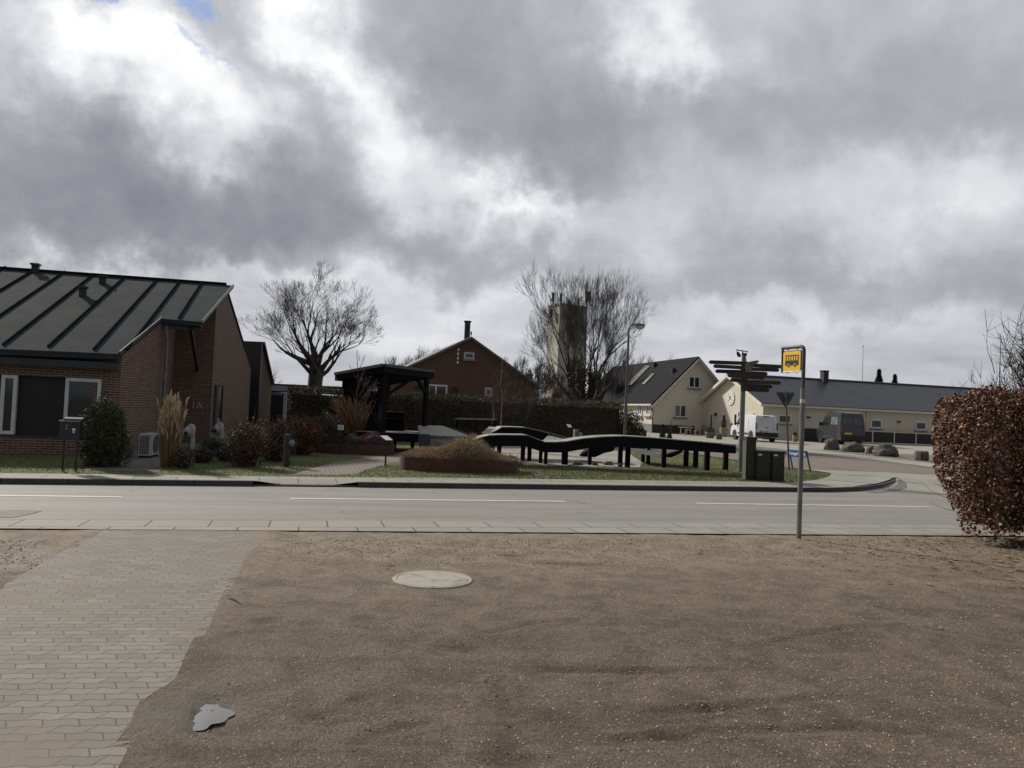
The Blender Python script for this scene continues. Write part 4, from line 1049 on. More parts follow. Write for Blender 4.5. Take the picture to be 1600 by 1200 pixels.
mb = MB(); mb.bar(S(s0H-OH/2-.05, tH-OH+.05, rzh(s0H-OH)-.14), S(s0H-OH/2-.05, tH+LEN, rzh(s0H-OH)-.14), OH, .03); mb.build('soffit', CREAMTRIM, hrf)
gt = S(s0H-.3, tH-.28, rzh(s0H-OH)-.08); mb = MB(); mb.tube([gt, gt - up*.2, S(s0H-.06, tH-.06, gt.z-.5), S(s0H-.06, tH-.06, ZG)], .05, 8); mb.build('downpipe', ZINCD, hs)
hT = lambda x, y: onT(x, y, tH); hSf = lambda x, y: onS(x, y, s0H)
wall_open(hs, 1075.5, 1093.5, 588, 606.5, hT, eS, nT, mull=(0,), fw=.11, sill=.12)
wall_open(hs, 1053, 1072, 632, 652, hT, eS, nT, mull=(0,), fw=.11, sill=.12)
wall_open(hs, 1009.5, 1017.5, 630.5, 650, hSf, eT, nS, mull=(-.1,), fw=.20, sill=.14)
wall_open(hs, 996, 1004, 630.5, 650, hSf, eT, nS, mull=(0,), fw=.20, sill=.14)
wall_open(hs, 965.5, 976, 631.5, 645, hSf, eT, nS, mull=(-.3, .3), fw=.2)
mb = MB(); mb.obox(S((s0H+s1H)/2, tH-.03, ZG+.38), eS*(s1H-s0H)/2, eT*.03, up*.40); mb.build('plinth', DPLINTH, hs)
mb = MB(); mb.obox(S(s0H-.03, tH+LEN/2, ZG+.38), eT*(LEN/2), eS*.03, up*.42); mb.build('plinth', PLINTH, hs)
# skylights on the left slope
nSl = (Vector((-eS.x*SH, -eS.y*SH, 1))).normalized(); P0s = S(s0H, tH, zEH+.07)
upS = (Vector((eS.x, eS.y, SH))).normalized()
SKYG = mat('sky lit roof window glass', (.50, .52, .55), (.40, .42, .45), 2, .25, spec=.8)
for quad in (((981, 601), (987, 602), (1015.5, 573.5), (1009, 572.5)), ((1004, 600.5), (1008.5, 600.5), (1023, 585), (1018.5, 585))):
    q = [onp(x, y, P0s, nSl) + nSl*.05 for x, y in quad]
    mb = MB(); c = sum(q, Vector())/4; mb.prism([c + (p-c)*1.06 - nSl*.04 for p in q], nSl*.07); f = mb.build('roof_window', FELTTRIM, hs)
    if quad[0][0] < 990:
        ml, mr = q[0].lerp(q[3], .48), q[1].lerp(q[2], .48); ml2, mr2 = q[0].lerp(q[3], .52), q[1].lerp(q[2], .52)
        d1, d2 = q[0].lerp(q[1], .46), q[0].lerp(q[1], .54)
        for (a_, b_, c_, d_) in ((q[0], q[1], mr, ml), (ml2, mr2, q[2], q[3])):
            l0, l1 = a_.lerp(b_, .44), d_.lerp(c_, .44); r0, r1 = a_.lerp(b_, .56), d_.lerp(c_, .56)
            MB().prism([a_, l0, l1, d_], nSl*.03).build('pane', SKYG, f); MB().prism([r0, b_, c_, r1], nSl*.03).build('pane', SKYG, f)
    else: MB().prism(q, nSl*.03).build('pane', SKYG, f)
for x, y in ((1022.5, 573), (1052, 582)):
    p = onp(x, y, P0s, nSl); MB().box(p.x, p.y, p.z+.12, .35, .35, .5, TH).build('roof_vent', BLACKM, hrf)
# pale neighbour building glimpsed left of the house
nb = thing('pale_outbuilding', 'pale low outbuilding just left of the cream house behind the hedge', 'building', S(s0H-1.5, tH+16, ZG))
a0, a1 = P(915, 626, 84), P(938, 626, 84); zt_ = P(930, 629, 84).z
mb = MB(); mb.prism([Vector((a0.x, a0.y, .3)), Vector((a1.x, a1.y, .3)), Vector((a1.x, a1.y, zt_)), Vector((a0.x, a0.y, zt_))], eT*5); mb.build('wall', CREAM, nb)
m = MB(); m.prism([p_ + up*.0 for p_ in (Vector((a0.x, a0.y, zt_)), Vector((a1.x, a1.y, zt_)), Vector((a1.x, a1.y+3, zt_+.8)), Vector((a0.x, a0.y+3, zt_+.8)))], (0, 0, .12)); m.build('roof', TILE2, nb)
# ================================================================== BRICK HOUSE IN THE MIDDLE
Yb = 50.0
apx_ = P(735.5, 527.5, Yb); tbh = st(apx_)[1]
onB = lambda x, y: onT(x, y, tbh)
eR = onB(838, 601); eL_ = onB(640, 572)
sl_l = (apx_.z-eL_.z)/(st(apx_)[0]-st(eL_)[0]); eLL = st(apx_)[0]-5.6; zLL = apx_.z - sl_l*5.6
bh = thing('brick_gable_house', 'red brick gabled house behind the clipped hedge with a slim dark chimney', 'house', S(st(apx_)[0], tbh, .45))
sAp = st(apx_)[0]; sRr = st(eR)[0]
mb = MB(); mb.prism([S(eLL, tbh, .2), S(sRr, tbh, .2), S(sRr, tbh, eR.z-.1), S(sAp, tbh, apx_.z-.1), S(eLL, tbh, zLL-.1)], eT*14); mb.build('wall', BRICK2, bh)
mb = MB(); FIB = mat('grey fibre cement roof', (.13, .13, .13), (.09, .09, .09), 3, .8)
mb.prism([S(eLL-.3, tbh-.25, zLL-.1+.0), S(sAp, tbh-.25, apx_.z+.06), S(sAp, tbh-.25, apx_.z-.10), S(eLL-.3, tbh-.25, zLL-.26)], eT*14.5)
mb.prism([S(sAp, tbh-.25, apx_.z+.06), S(sRr+.3, tbh-.25, eR.z-.14), S(sRr+.3, tbh-.25, eR.z-.30), S(sAp, tbh-.25, apx_.z-.10)], eT*14.5)
brf = mb.build('roof', FIB, bh)
mb = MB(); p = onT(730, 520, tbh+1.5); mb.tube([p + up*.75, p - up*1.2], .20, 12); mb.build('chimney', BLACKM, brf); mb = MB(); mb.tube([p + up*.80, p + up*.70], .26, 12); mb.build('chimney_cap', BLACKM, brf)
mb = MB(); p = onT(736, 524, tbh); mb.tube([p + up*.25, p], .05, 6); mb.build('finial', BLACKM, brf)
GB_ = GREYW
wall_open(bh, 724.5, 741, 550.5, 561.5, onB, eS, nT, frame=GB_, fw=.12, sill=.10)
wall_open(bh, 668, 698.5, 601, 620, onB, eS, nT, frame=WHITEW, mull=(-.15,), fw=.10)
wall_open(bh, 757, 770, 605.5, 620, onB, eS, nT, frame=GREYW, fw=.16)
def wreath(x, y):
    p = onB(x, y) - eT*.08; m = MB(); r = .17; m.tube([p + (eS*math.cos(2*math.pi*i/16) + up*math.sin(2*math.pi*i/16))*r for i in range(17)], [.06+.02*math.sin(i*2.3) for i in range(17)], 6)
    return single(m, 'wreath', CONIF[1], 'dark green wreath hanging on the brick wall %s' % ('right of the white window' if x > 700 else 'left of the white window'), 'wreath', tuple(p), 'wreaths on the brick house')
wreath(711, 609.5); wreath(654, 606.5)
for i in range(4): p = onB(715.8 + i*-.35, 546.5+i*6.6); MB().box(p.x - eT.x*.1, p.y - eT.y*.1, p.z, .10, .06, .17).build('wall_light', WP, bh)
# low grey building far left behind the hedge
gb = thing('grey_flat_building', 'low pale grey flat roofed building behind the bare tree at left', 'building', P(500, 625, 58))
a0, a1 = P(424, 598, 58), P(640, 610, 60)
zg1 = a0.z
for nm, z0_, z1_, ex, m_ in (('wall', .3, zg1-.6, 0, mat('grey panel wall', (.11, .115, .12), (.09, .095, .10), 1, .8)), ('roof_band', zg1-.6, zg1-.05, .2, mat('pale grey roof band', (.22, .23, .25), (.18, .19, .21), 1, .6)), ('roof_edge', zg1-.05, zg1+.05, .3, FELTTRIM)):
    m = MB(); m.prism([Vector((a0.x-6, a0.y-ex-.4, z0_)), Vector((a1.x, a1.y-ex, z0_)), Vector((a1.x, a1.y-ex, z1_-.25)), Vector((a0.x-6, a0.y-ex-.4, z1_))], (0, 8, 0)); m.build(nm, m_, gb)
# garden shed door between the wing and hedge
q0, q1 = P(424, 617, 38), P(444, 617, 38)
gs = thing('garden_gate', 'dark green gate with one pale post between brick wing and hedge', 'gate', (q0.x, q0.y, .35))
MB().obox(Vector(((q0.x+q1.x)/2, 38, (q0.z+.3)/2)), (.5*(q1.x-q0.x), 0, 0), (0, .04, 0), (0, 0, (q0.z-.3)/2)).build('leaf', mat('dark green gate paint', (.012, .022, .020), (.01, .018, .016), 3, .6), gs)
MB().box(q1.x+.06, 38, (q1.z+.35)/2, .13, .13, q1.z-.2).build('post', GREYW, gs)
# ================================================================== WATER TOWER
Yw = 150.0
wt = thing('concrete_tower', 'tall grey concrete tower with aerials on top behind the ivy clad bare tree', 'tower', P(890, 640, Yw))
TW = mat('streaked grey concrete', (.40, .39, .36), (.29, .28, .26), .25, .9, .2, 4, stretch=(1, 1, .25)); zb_ = 0.3
a, b_, c_ = P(863.5, 478, Yw+3), P(875, 476, Yw), P(918, 479, Yw+3.5)
zt_ = P(876, 476, Yw).z
dpt = Vector((b_.x-a.x, b_.y-a.y, 0)); 
foot_ = [Vector((a.x-.8, a.y+2, 0)), Vector((b_.x, b_.y, 0)), Vector((c_.x, c_.y, 0)), Vector((c_.x-1, c_.y+5, 0))]
m = MB(); m.prism([p + up*zb_ for p in foot_], (0, 0, zt_-zb_)); m.build('shaft', TW, wt)
m = MB(); m.prism([p + (p - (foot_[0]+foot_[2])/2)*.03 + up*zt_ for p in foot_], (0, 0, .35)); m.build('parapet', TW, wt)
for x, h0, h1, w_ in ((864.5, 456, 476, .5), (877, 457, 477, .55), (917, 453, 482, .6), (921.5, 454, 478, .5), (890, 468, 478, .3), (904, 466, 478, .3)):
    p, q = P(x, h0, Yw+2), P(x-.3, h1, Yw+2); m = MB(); m.tube([q, p], w_*.28, 6); m.box(p.x, p.y, (p.z*.6+q.z*.4), w_, w_, (p.z-q.z)*.6); m.build('aerial', ZINCD, wt)
p = P(861, 490, Yw+2); m = MB(); m.box(p.x, p.y, p.z, .5, .5, 1.7); m.build('aerial', ZINCD, wt)
# flag pole far right
p, q = P(1348.5, 542, 78), P(1350, 602, 78)
m = MB(); m.tube([Vector((p.x, p.y, .4)), Vector((p.x, p.y, p.z))], [.07, .035], 6); f = thing('flagpole', 'thin white flagpole rising behind the long black tiled roof', 'pole', (p.x, p.y, .4)); m.build('pole', WHITEW, f); m = MB(); m.lathe((p.x, p.y, p.z), [(.001, 0), (.08, .05), (.08, .12), (.001, .17)], 8); m.build('knob', WHITEW, f)
# ================================================================== HEDGES
def hedge(name, label, A_, B_, depth, h, n, size, mats, seed, skin=.22, bump=.10, cat='hedge', z=None, corek=.9, twn=0, twL=.25):
    A_, B_ = Vector(A_), Vector(B_); d = (B_-A_); d.z = 0; u = d.normalized(); w = Vector((-u.y, u.x, 0))*depth
    z0 = hz(A_.x, A_.y) if z is None else z
    t = thing(name, label, cat, (A_.x, A_.y, z0))
    o = Vector((A_.x, A_.y, z0)); c = o + d/2 + w/2 + up*h*corek/2
    mb = MB(); nx = max(2, int(d.length/.5)); g = []
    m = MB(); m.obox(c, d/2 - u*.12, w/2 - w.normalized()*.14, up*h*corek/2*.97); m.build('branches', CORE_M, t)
    leafcloud('foliage', None, t, box_shape(o, d, w, h, skin, bump, seed), n, size, seed, mats=mats)
    if twn: twigs(t, 'shoots', TWIG, lambda r: (o + d*r.random() + w*r.random() + up*h*.97, Vector((0, 0, 1))), twn, twL, .006, seed+1, segs=2, spread=.35)
    return t
hA, hB = P(446, 700, 31.5), P(640, 690, 33.0); hC, hD = P(640, 690, 33.0), P(972, 690, 36.5)
zt1 = P(560, 611, 32).z; zt2 = P(800, 622, 35).z
hedge('clipped_hedge', 'clipped dark brown hedge between the brick wing and the black shelter', (hA.x, hA.y, 0), (hB.x, hB.y, 0), 1.1, zt1-.28, 26000, .035, DLEAF, 21, twn=900)
hedge('clipped_hedge', 'long clipped dark brown hedge running from the black shelter to the street lamp', (hC.x, hC.y, 0), (hD.x, hD.y, 0), 1.2, zt2-.30, 42000, .035, DLEAF, 22, twn=1500)
# dark ivy end of it by the house
e = P(985, 690, 36.5)
iv = thing('ivy_shrub', 'dark leafy shrub closing the hedge end beside the street lamp', 'shrub', (e.x, e.y, hz(e.x, e.y)))
leafcloud('foliage', None, iv, ell_shape((e.x-.1, e.y+.4, 1.0), .75, .8, 1.15, .3, .3, 5, zmin=.3), 5000, .05, 31, mats=[CONIF[1], DLEAF[3], DLEAF[2]])
twigs(iv, 'stem', TWIG, lambda r: (Vector((e.x-.1+r.gauss(0, .2), e.y+.4+r.gauss(0, .2), .3)), up), 14, 1.5, .02, 5)
# beech hedge at the right, brown winter leaves still on
bz = Gz(1545, 852, 0)
BHX, BHY = 7.10, 11.25
def beech_shape(rnd):
    # body: long rounded block, face towards the camera and bulging end to the left
    q = rnd.random()
    for _ in range(40):
        x = rnd.uniform(-.15, 7.5); z = rnd.random()*2.85; y = rnd.random()*1.9
        # end profile: how far left the hedge reaches at this height
        end = .18*math.sin(z*2.2+.6) + .42*max(0, (.75-z))**1.3*1.0 + .10*noise.noise(Vector((z*2.2, y*2, 7))) + .22*max(0, z-1.75)**1.2 - .12*math.exp(-((z-.95)/.35)**2)
        dy = abs(y-.95)/.95; end += .35*dy**3
        top = 2.22 + .16*min(x, 2.6) + .34*noise.noise(Vector((x*1.1, y, 3))) - .0*x - .25*dy**4
        if x < end or z > top: continue
        f = (.95 - .02 + .22*noise.noise(Vector((x*1.1, z*1.3, 0))) + .10*noise.noise(Vector((x*3.1, z*3.3, 5))) - .25*max(0, .5-z))
        d = min(x-end, top-z, f-abs(y-.95))
        d += .10 + .13*noise.noise(Vector((x*2.6, z*2.6, y*2)))
        if d < 0: continue
        if rnd.random() < math.exp(-d/.16):
            nrm = Vector((-1, 0, 0)) if d == x-end else (up if d == top-z else Vector((0, -1 if y < .95 else 1, 0)))
            if z < .22 and rnd.random() < .75: continue
            return Vector((BHX+x, BHY+y + x*.10, z+.04)), nrm
    return Vector((BHX+3, BHY+1, 1)), up
bh_ = thing('beech_hedge', 'big rust brown beech hedge holding dry leaves at the right edge of the yard', 'hedge', (BHX+1, BHY+.9, 0))
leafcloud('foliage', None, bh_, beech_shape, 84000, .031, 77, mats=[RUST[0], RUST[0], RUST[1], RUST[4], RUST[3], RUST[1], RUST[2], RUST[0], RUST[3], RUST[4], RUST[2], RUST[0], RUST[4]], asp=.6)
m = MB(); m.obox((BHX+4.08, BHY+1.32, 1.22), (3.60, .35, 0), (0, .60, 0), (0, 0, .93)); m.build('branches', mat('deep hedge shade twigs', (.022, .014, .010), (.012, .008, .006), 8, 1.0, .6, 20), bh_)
def fn(r):
    x = r.uniform(.2, 5.5); return Vector((BHX+x, BHY+r.uniform(.3, 1.6), 2.15)), Vector((-.25, 0, 1))
twigs(bh_, 'top_shoots', TWIG, fn, 170, .60, .006, 3, segs=4, spread=.35, wob=.2, sub=3)
def fn(r):
    z = r.uniform(.35, 1.6); return Vector((BHX+.15, BHY+r.uniform(.1, 1.4), z)), Vector((-1, -.1, -.1))
twigs(bh_, 'side_shoots', TWIG, fn, 24, .50, .005, 8, segs=4, spread=.45, wob=.25, upw=1.5)
leafcloud('shoot_leaves', None, bh_, lambda r: (Vector((BHX+r.uniform(-.1, 4), BHY+r.uniform(.2, 1.6), 2.15+r.random()**2*.28)), up), 260, .032, 9, mats=[RUST[3], RUST[1]])
def fn(r): return Vector((BHX+r.uniform(.6, 5), BHY+r.uniform(.5, 1.5), 0)), up
twigs(bh_, 'stem', BARK, fn, 26, 1.3, .022, 12, sides=6, segs=4, spread=.25)
# bare shrub rising behind it
sb_ = P(1597, 600, 14.5)
bs = thing('bare_shrub', 'bare twiggy shrub rising behind the beech hedge at the right edge', 'shrub', (sb_.x+.5, sb_.y, 0))
twigs(bs, 'branches', TWIG, lambda r: (Vector((sb_.x+.70+r.gauss(0, .34), sb_.y+r.gauss(0, .3), 1.5+r.random()*1.6)), Vector((r.gauss(0, .35), 0, 1))), 520, 1.0, .009, 6, segs=5, spread=.45, wob=.2, sub=6)
twigs(bs, 'stem', BARK, lambda r: (Vector((sb_.x+.85+r.gauss(0, .15), sb_.y+r.gauss(0, .2), 0)), up), 9, 3.0, .022, 7, sides=6, segs=5, spread=.12)
m = MB(); p = P(1564, 521, 12.8); m.tube([Vector((p.x+.05, p.y, .5)), Vector((p.x+.03, p.y, 2.0)), Vector((p.x-.01, p.y, 2.7)), p], [.014, .011, .008, .004], 5); m.build('tall_shoot', TWIG, bh_)
# mossy boulder below
bl = Gz(1592, 858, 0)
STONE = mat('grey brown field stone', (.11, .098, .085), (.06, .053, .046), 3.2, .9, .6, 22, fine=.25, bdist=.02)
MOSSY = mat('mossy grey stone', (.085, .085, .065), (.05, .055, .035), 4, .9, .5, 25, fine=.2)
def boulder(px, py, w, h, seed, label, group=None, m_=STONE, dep=.8, base=None, amp=.25, cat='boulder'):
    b0 = base or G(px, py); k = mpx(b0.y); W_ = w*k/2; H_ = h*k
    mb = MB(); mb.blobm((0, W_*dep*.6, H_*.28), W_, W_*dep, H_*.75, seed, amp, 1.1, 4)
    o = mb.build('boulder', m_, uv=False, smooth=True); o.location = b0; return tag(o, label, cat, group)
boulder(1575, 856, 70, 11, 3, 'low mossy boulder lying under the beech hedge', m_=MOSSY, base=Vector((bl.x+.05, bl.y+.12, -.03)))
# ================================================================== BUS STOP SIGN
def bus_sign():
    f = Gz(1248, 841.5, 0); b = thing('bus_stop_sign', 'yellow bus stop sign in a bent grey pole at the edge of the gravel yard', 'bus stop', f)
    w = Vector((-.39, .92, 0)).normalized(); H_ = onp(1255, 541, f, Vector((0, 1, 0))).z
    hb = H_-.34*1.22; R_ = .07
    zc = onp(1250, 606, f, Vector((0, 1, 0))).z
    m = MB(); m.tube([f - up*.1, Vector((f.x, f.y, zc))], .037, 16); m.build('pole', ZINC, b)
    PB = mat('brownish lacquered tube', (.085, .080, .072), (.05, .046, .042), 12, .5, metal=.2)
    top = Vector((f.x, f.y, H_-.0)); L = .47
    arcp = [Vector((f.x, f.y, zc-.02)), Vector((f.x, f.y, H_-R_))] + [Vector((f.x, f.y, H_-R_)) + w*(R_*(1-math.cos(a))) + up*R_*math.sin(a) for a in [math.pi/2*i/6 for i in range(1, 7)]] + [top + w*L]
    m = MB(); m.tube(arcp, .029, 14); m.build('bent_tube', PB, b)
    hs_ = .375
    zl = H_-hs_-.02
    m = MB(); m.tube([top + w*(L-.01), Vector((f.x, f.y, zl)) + w*(L-.01)], .019, 10); m.build('side_tube', mat('dark brown tube', (.035, .025, .028)), b)
    m = MB(); m.tube([Vector((f.x, f.y, zl+.01)) + w*.02, Vector((f.x, f.y, zl+.01)) + w*(L-.01)], .010, 8); m.build('bottom_rod', ZINC, b)
    m = MB()
    # white band
    zb1 = onp(1252, 623.5, f, Vector((0, 1, 0))).z; zb2 = onp(1252, 629.5, f, Vector((0, 1, 0))).z
    MB().tube([Vector((f.x, f.y, zb2)), Vector((f.x, f.y, zb1))], .0385, 16).build('white_band', mat('white reflective tape', (.55, .55, .52)), b)
    MB().tube([Vector((f.x, f.y, zc-.03)), Vector((f.x, f.y, zc+.0))], .040, 16).build('collar', ZINC, b)
    n = w.cross(up); n = n if n.y < 0 else -n
    YEL = mat('yellow sign face', (.78, .50, .03), (.70, .43, .025), 5, .45)
    cx = w*(L*.5+.012); c = Vector((f.x, f.y, H_-.035-hs_/2+.002)) + cx
    def rr(wd, ht, r, off):
        pts = []
        for (sx, sy, a0) in ((1, 1, 0), (-1, 1, math.pi/2), (-1, -1, math.pi), (1, -1, 1.5*math.pi)):
            for i in range(6):
                a = a0 + math.pi/2*i/5; pts.append(c + w*(sx*(wd/2-r) + r*math.cos(a)) + up*(sy*(ht/2-r) + r*math.sin(a)) + n*off)
        return pts
    W0, H0 = .405, .335
    MB().prism(rr(W0, H0, .04, -.012), n*.018).build('sign_rim', BLACKM, b)
    pn = MB().prism(rr(W0*.93, H0*.93, .03, .006), n*.003).build('sign_face', YEL, b)
    # white corner glimpses around the plate: clamps
    for sx in (-.25, .25):
        for sy in (-1, 1): MB().obox(c + w*(W0*sx) + up*(H0*.5*sy + .008*sy), w*.012, n*.008, up*.018).build('clamp', WHITEW, b)
    e = n*.0115
    def rect(u0, v0, u1, v1): return [c + w*(-u)*W0 + up*v*H0 + e for u, v in ((u0, v0), (u1, v0), (u1, v1), (u0, v1))]
    m = MB()
    # u runs to the pole side (right in view); body
    m.prism(rect(-.34, -.20, .36, .03), n*.0012)
    m.prism(rect(-.34, .255, .36, .29), n*.0012)
    for i in range(6):
        u = -.30 + i*.128; m.prism(rect(u-.015, .03, u+.015, .26), n*.0012)
    m.prism(rect(.335, .03, .36, .26), n*.0012)
    m.build('bus_symbol', BLACKM, pn)
    for u in (-.17, .18):
        cc_ = c - w*u*W0 + up*(-.205)*H0 + e
        MB().prism([cc_ + n*.0005 + (w*math.cos(a) + up*math.sin(a))*.031 for a in [2*math.pi*i/20 for i in range(20)]], n*.001).build('wheel_ring', YEL, pn)
        MB().prism([cc_ + n*.0014 + (w*math.cos(a) + up*math.sin(a))*.022 for a in [2*math.pi*i/20 for i in range(20)]], n*.0012).build('wheel_symbol', BLACKM, pn)
bus_sign()
twg = Gz(1248, 846, 0)
# ================================================================== FINGERPOST
def fingerpost():
    f = G(1157, 737.5); b = thing('fingerpost', 'grey steel fingerpost carrying many dark wooden fingers and an iron figure on top', 'signpost', f)
    k = mpx(f.y); oz = lambda y: onp(1160, y, f, Vector((0, 1, 0))).z
    zt = oz(559); m = MB(); m.tube([f, Vector((f.x, f.y, zt))], [.085, .075], 16); m.build('pole', ZINC, b)
    FW = mat('dark brown finger board', (.040, .030, .030), (.022, .017, .018), 9, .7, .4, 30)
    rx = vr.copy(); rx.z = 0; rx.normalize()
    def finger(y, L, side, ang, hh=.056):
        z = oz(y); d = (rx*side*math.cos(ang) + Vector((0, 1, 0))*math.sin(ang)).normalized(); n = Vector((0, -1, 0)); off = n*.095
        n = d.cross(up).normalized(); n = n if n.y < 0 else -n
        L = L/max(.3, math.cos(ang)); tip = .06; s = -.12; hh = .060
        pts = [(s, -hh), (L-tip, -hh), (L, 0), (L-tip, hh), (s, hh)]
        m = MB(); m.prism([Vector((f.x, f.y, z)) + d*a + up*v + n*.075 for a, v in pts], n*.03); o = m.build('finger', FW, b, bevel=.004, seg=1)
        return o
    kk = k
    for i, (y, L, a) in enumerate(((567.8, 55, .1), (574.7, 52, -.15), (581.3, 43, .2), (588, 28, -.1), (594.5, 21, .15))): finger(y, L*kk, -1, a)
    for i, (y, L, a) in enumerate(((570.2, 62, .15), (576.6, 53.5, -.1), (582.6, 37.5, .1), (588.8, 34, .2), (596.6, 55.5, -.15), (602.6, 46, .1), (608.2, 42, .2))): finger(y, L*kk, 1, a)
    WOOD = mat('carved pale driftwood', (.20, .165, .12), (.085, .068, .05), 14, .85, .8, 30, lo=.45, hi=.6)
    def q(x, y): return onp(x, y, f - Vector((0, .13, 0)), Vector((0, 1, 0)))
    m = MB(); m.prism([q(*p) for p in ((1163.5, 566), (1170, 565.5), (1176, 564), (1184.5, 562.8), (1186.5, 564.5), (1183.5, 567.5), (1177.5, 569.5), (1177, 573), (1174.5, 575.5), (1173.5, 579), (1171.5, 582.5), (1166, 582), (1164.5, 577))], (0, .07, 0)); m.build('carved_board', WOOD, b, bevel=.008)
    # iron figure on top: bar with two hanging shapes
    def r_(x, y, dy=0): return onp(x, y, f + Vector((0, dy, 0)), Vector((0, 1, 0)))
    m = MB(); m.tube([r_(1150.3, 546.5), r_(1160, 548.2), r_(1169, 549.6)], .018, 6); m.build('top_bar', ZINCD, b)
    m = MB(); m.prism([r_(x, y) for x, y in ((1151.5, 549), (1154.5, 550), (1157, 553.5), (1158, 556.5), (1155.5, 558.3), (1152.5, 556.5), (1151.2, 553))], (0, .03, 0)); m.build('iron_leaf', BLACKM, b)
    m = MB(); m.prism([r_(x, y) for x, y in ((1160, 550.3), (1163, 551.8), (1167.5, 550.8), (1166.5, 553.5), (1167.8, 556), (1165, 556.8), (1163.5, 559.5), (1162, 556.5), (1159, 554.5))], (0, .03, 0)); m.build('iron_bird', BLACKM, b)
    m = MB(); m.tube([Vector((f.x, f.y, zt-.02)), Vector((f.x, f.y, zt+.07))], .055, 10); m.tube([Vector((f.x, f.y, zt+.05)), r_(1160.5, 549)], .015, 6); m.tube([r_(1151, 547), r_(1152.5, 550)], .008, 5); m.tube([r_(1158, 556), r_(1161, 559)], .010, 5); m.build('top_cap', ZINCD, b)
    m = MB(); zz = oz(706); m.box(f.x+.085, f.y, (oz(690)+oz(717))/2, .012, .05, oz(690)-oz(717)); m.build('reflector_strip', WHITEW, b)
fingerpost()
# ================================================================== UTILITY CABINETS
CAB = mat('dark olive cabinet paint', (.020, .024, .017), (.015, .018, .013), 4, .5, .05, 60)
CABL = mat('paler olive cabinet side', (.080, .088, .055), (.055, .062, .040), 7, .8, .1, 40)  # paler olive, only on the left side panel of the tall cabinet
def cabinet(x0, x1, yb, yt, dep, label, lab=None, vents=False, kind=0):
    f0, f1 = G(x0, yb), G(x1, yb + (x1-x0)*.03); c = (f0+f1)/2; k = mpx(c.y); h = (yb-yt)*k; w = (f1-f0).length
    d = (f1-f0); d.z = 0; d.normalize(); n = Vector((-d.y, d.x, 0)); ang = math.atan2(d.y, d.x)
    t = thing('utility_cabinet', label, 'cabinet', c, 'green utility cabinets by the fingerpost', local=True, rz=ang)
    MB().box(0, dep/2, h/2-.02, w*.97, dep, h-.04).build('body', CAB, t, bevel=.008)
    MB().box(0, dep/2, h-.01, w*1.03, dep*1.08, .05).build('lid', CAB, t, bevel=.010)
    MB().box(0, -.006, h*.49, w*.86, .012, h*.82).build('door', CAB, t, bevel=.004)
    MB().box(w*.36, -.02, h*.55, .018, .02, .09).build('handle', BLACKM, t)
    if lab: MB().box(w*lab[0], -.016, h*lab[1], lab[2]*k, .006, lab[3]*k).build('label_strip', WHITEW, t)
    if vents:
        for i in range(3): MB().box(0, -.016, h*(.78-.05*i), w*.4, .008, .018).build('vent_slot', mat('grey cabinet slot', (.06, .065, .06)), t)
    if kind == 1: MB().box(-w*.485-.004, dep/2, h*.47, .010, dep*.98, h*.9).build('side_panel', CABL, t)
    MB().box(0, dep/2, .03, w*.9, dep*.9, .08).build('base', BLACKM, t)
cabinet(1164.8, 1180.3, 750.6, 683.8, .22, 'tall slim olive green utility cabinet with a pale side', None, True, 1)
cabinet(1181, 1203.6, 751.5, 704.8, .36, 'low wide green utility cabinet between the tall one and the narrower one', (-.28, .88, 6.5, 2.5))
cabinet(1205, 1225.4, 752.3, 705.8, .36, 'low narrow green utility cabinet at the right end of the three', (-.22, .88, 6.5, 2.5))
# ================================================================== GIVE WAY SIGN FROM BEHIND, STREET NAME SIGN, STREET LAMP
def yield_sign():
    f = G(1233, 733.5); tp = onp(1227.6, 611, f, Vector((0, 1, 0))); b = thing('give_way_sign', 'grey back of a triangular give way sign on a leaning post', 'road sign', f)
    m = MB(); m.tube([f, tp], .032, 12); m.build('post', ZINCD, b)
    y0 = Vector((0, .045, 0)); q = lambda x, y: onp(x, y, f + y0, Vector((.25, 1, 0)).normalized())
    pts = []
    V = [q(1211.5, 612.5), q(1243, 613.8), q(1227.8, 638.5)]
    for i in range(3):
        a, p, c = V[i-1], V[i], V[(i+1) % 3]
        for s in (0, .33, .66, 1.0):
            A1_ = p.lerp(a, .12); B1_ = p.lerp(c, .12); pts.append((A1_*(1-s)**2 + p*2*s*(1-s) + B1_*s*s))
    m = MB(); m.prism(pts, (0.005, .02, 0)); pb = m.build('plate', mat('dull grey sign back', (.065, .067, .068), (.05, .052, .054), 6, .6), b)
    m = MB(); m.prism([p + Vector((.006, .024, 0)) for p in pts], (0, .003, 0)); m.build('front_face', mat('red sign paint', (.45, .03, .03)), pb)
    for t_ in (.3, .7): 
        a, c = V[0].lerp(V[2], t_*.6+.05), V[1].lerp(V[2], t_*.6+.05); m = MB(); m.bar(a.lerp(c, .1) - y0*.5, a.lerp(c, .9) - y0*.5, .02); m.build('bracket', ZINCD, b)
yield_sign()
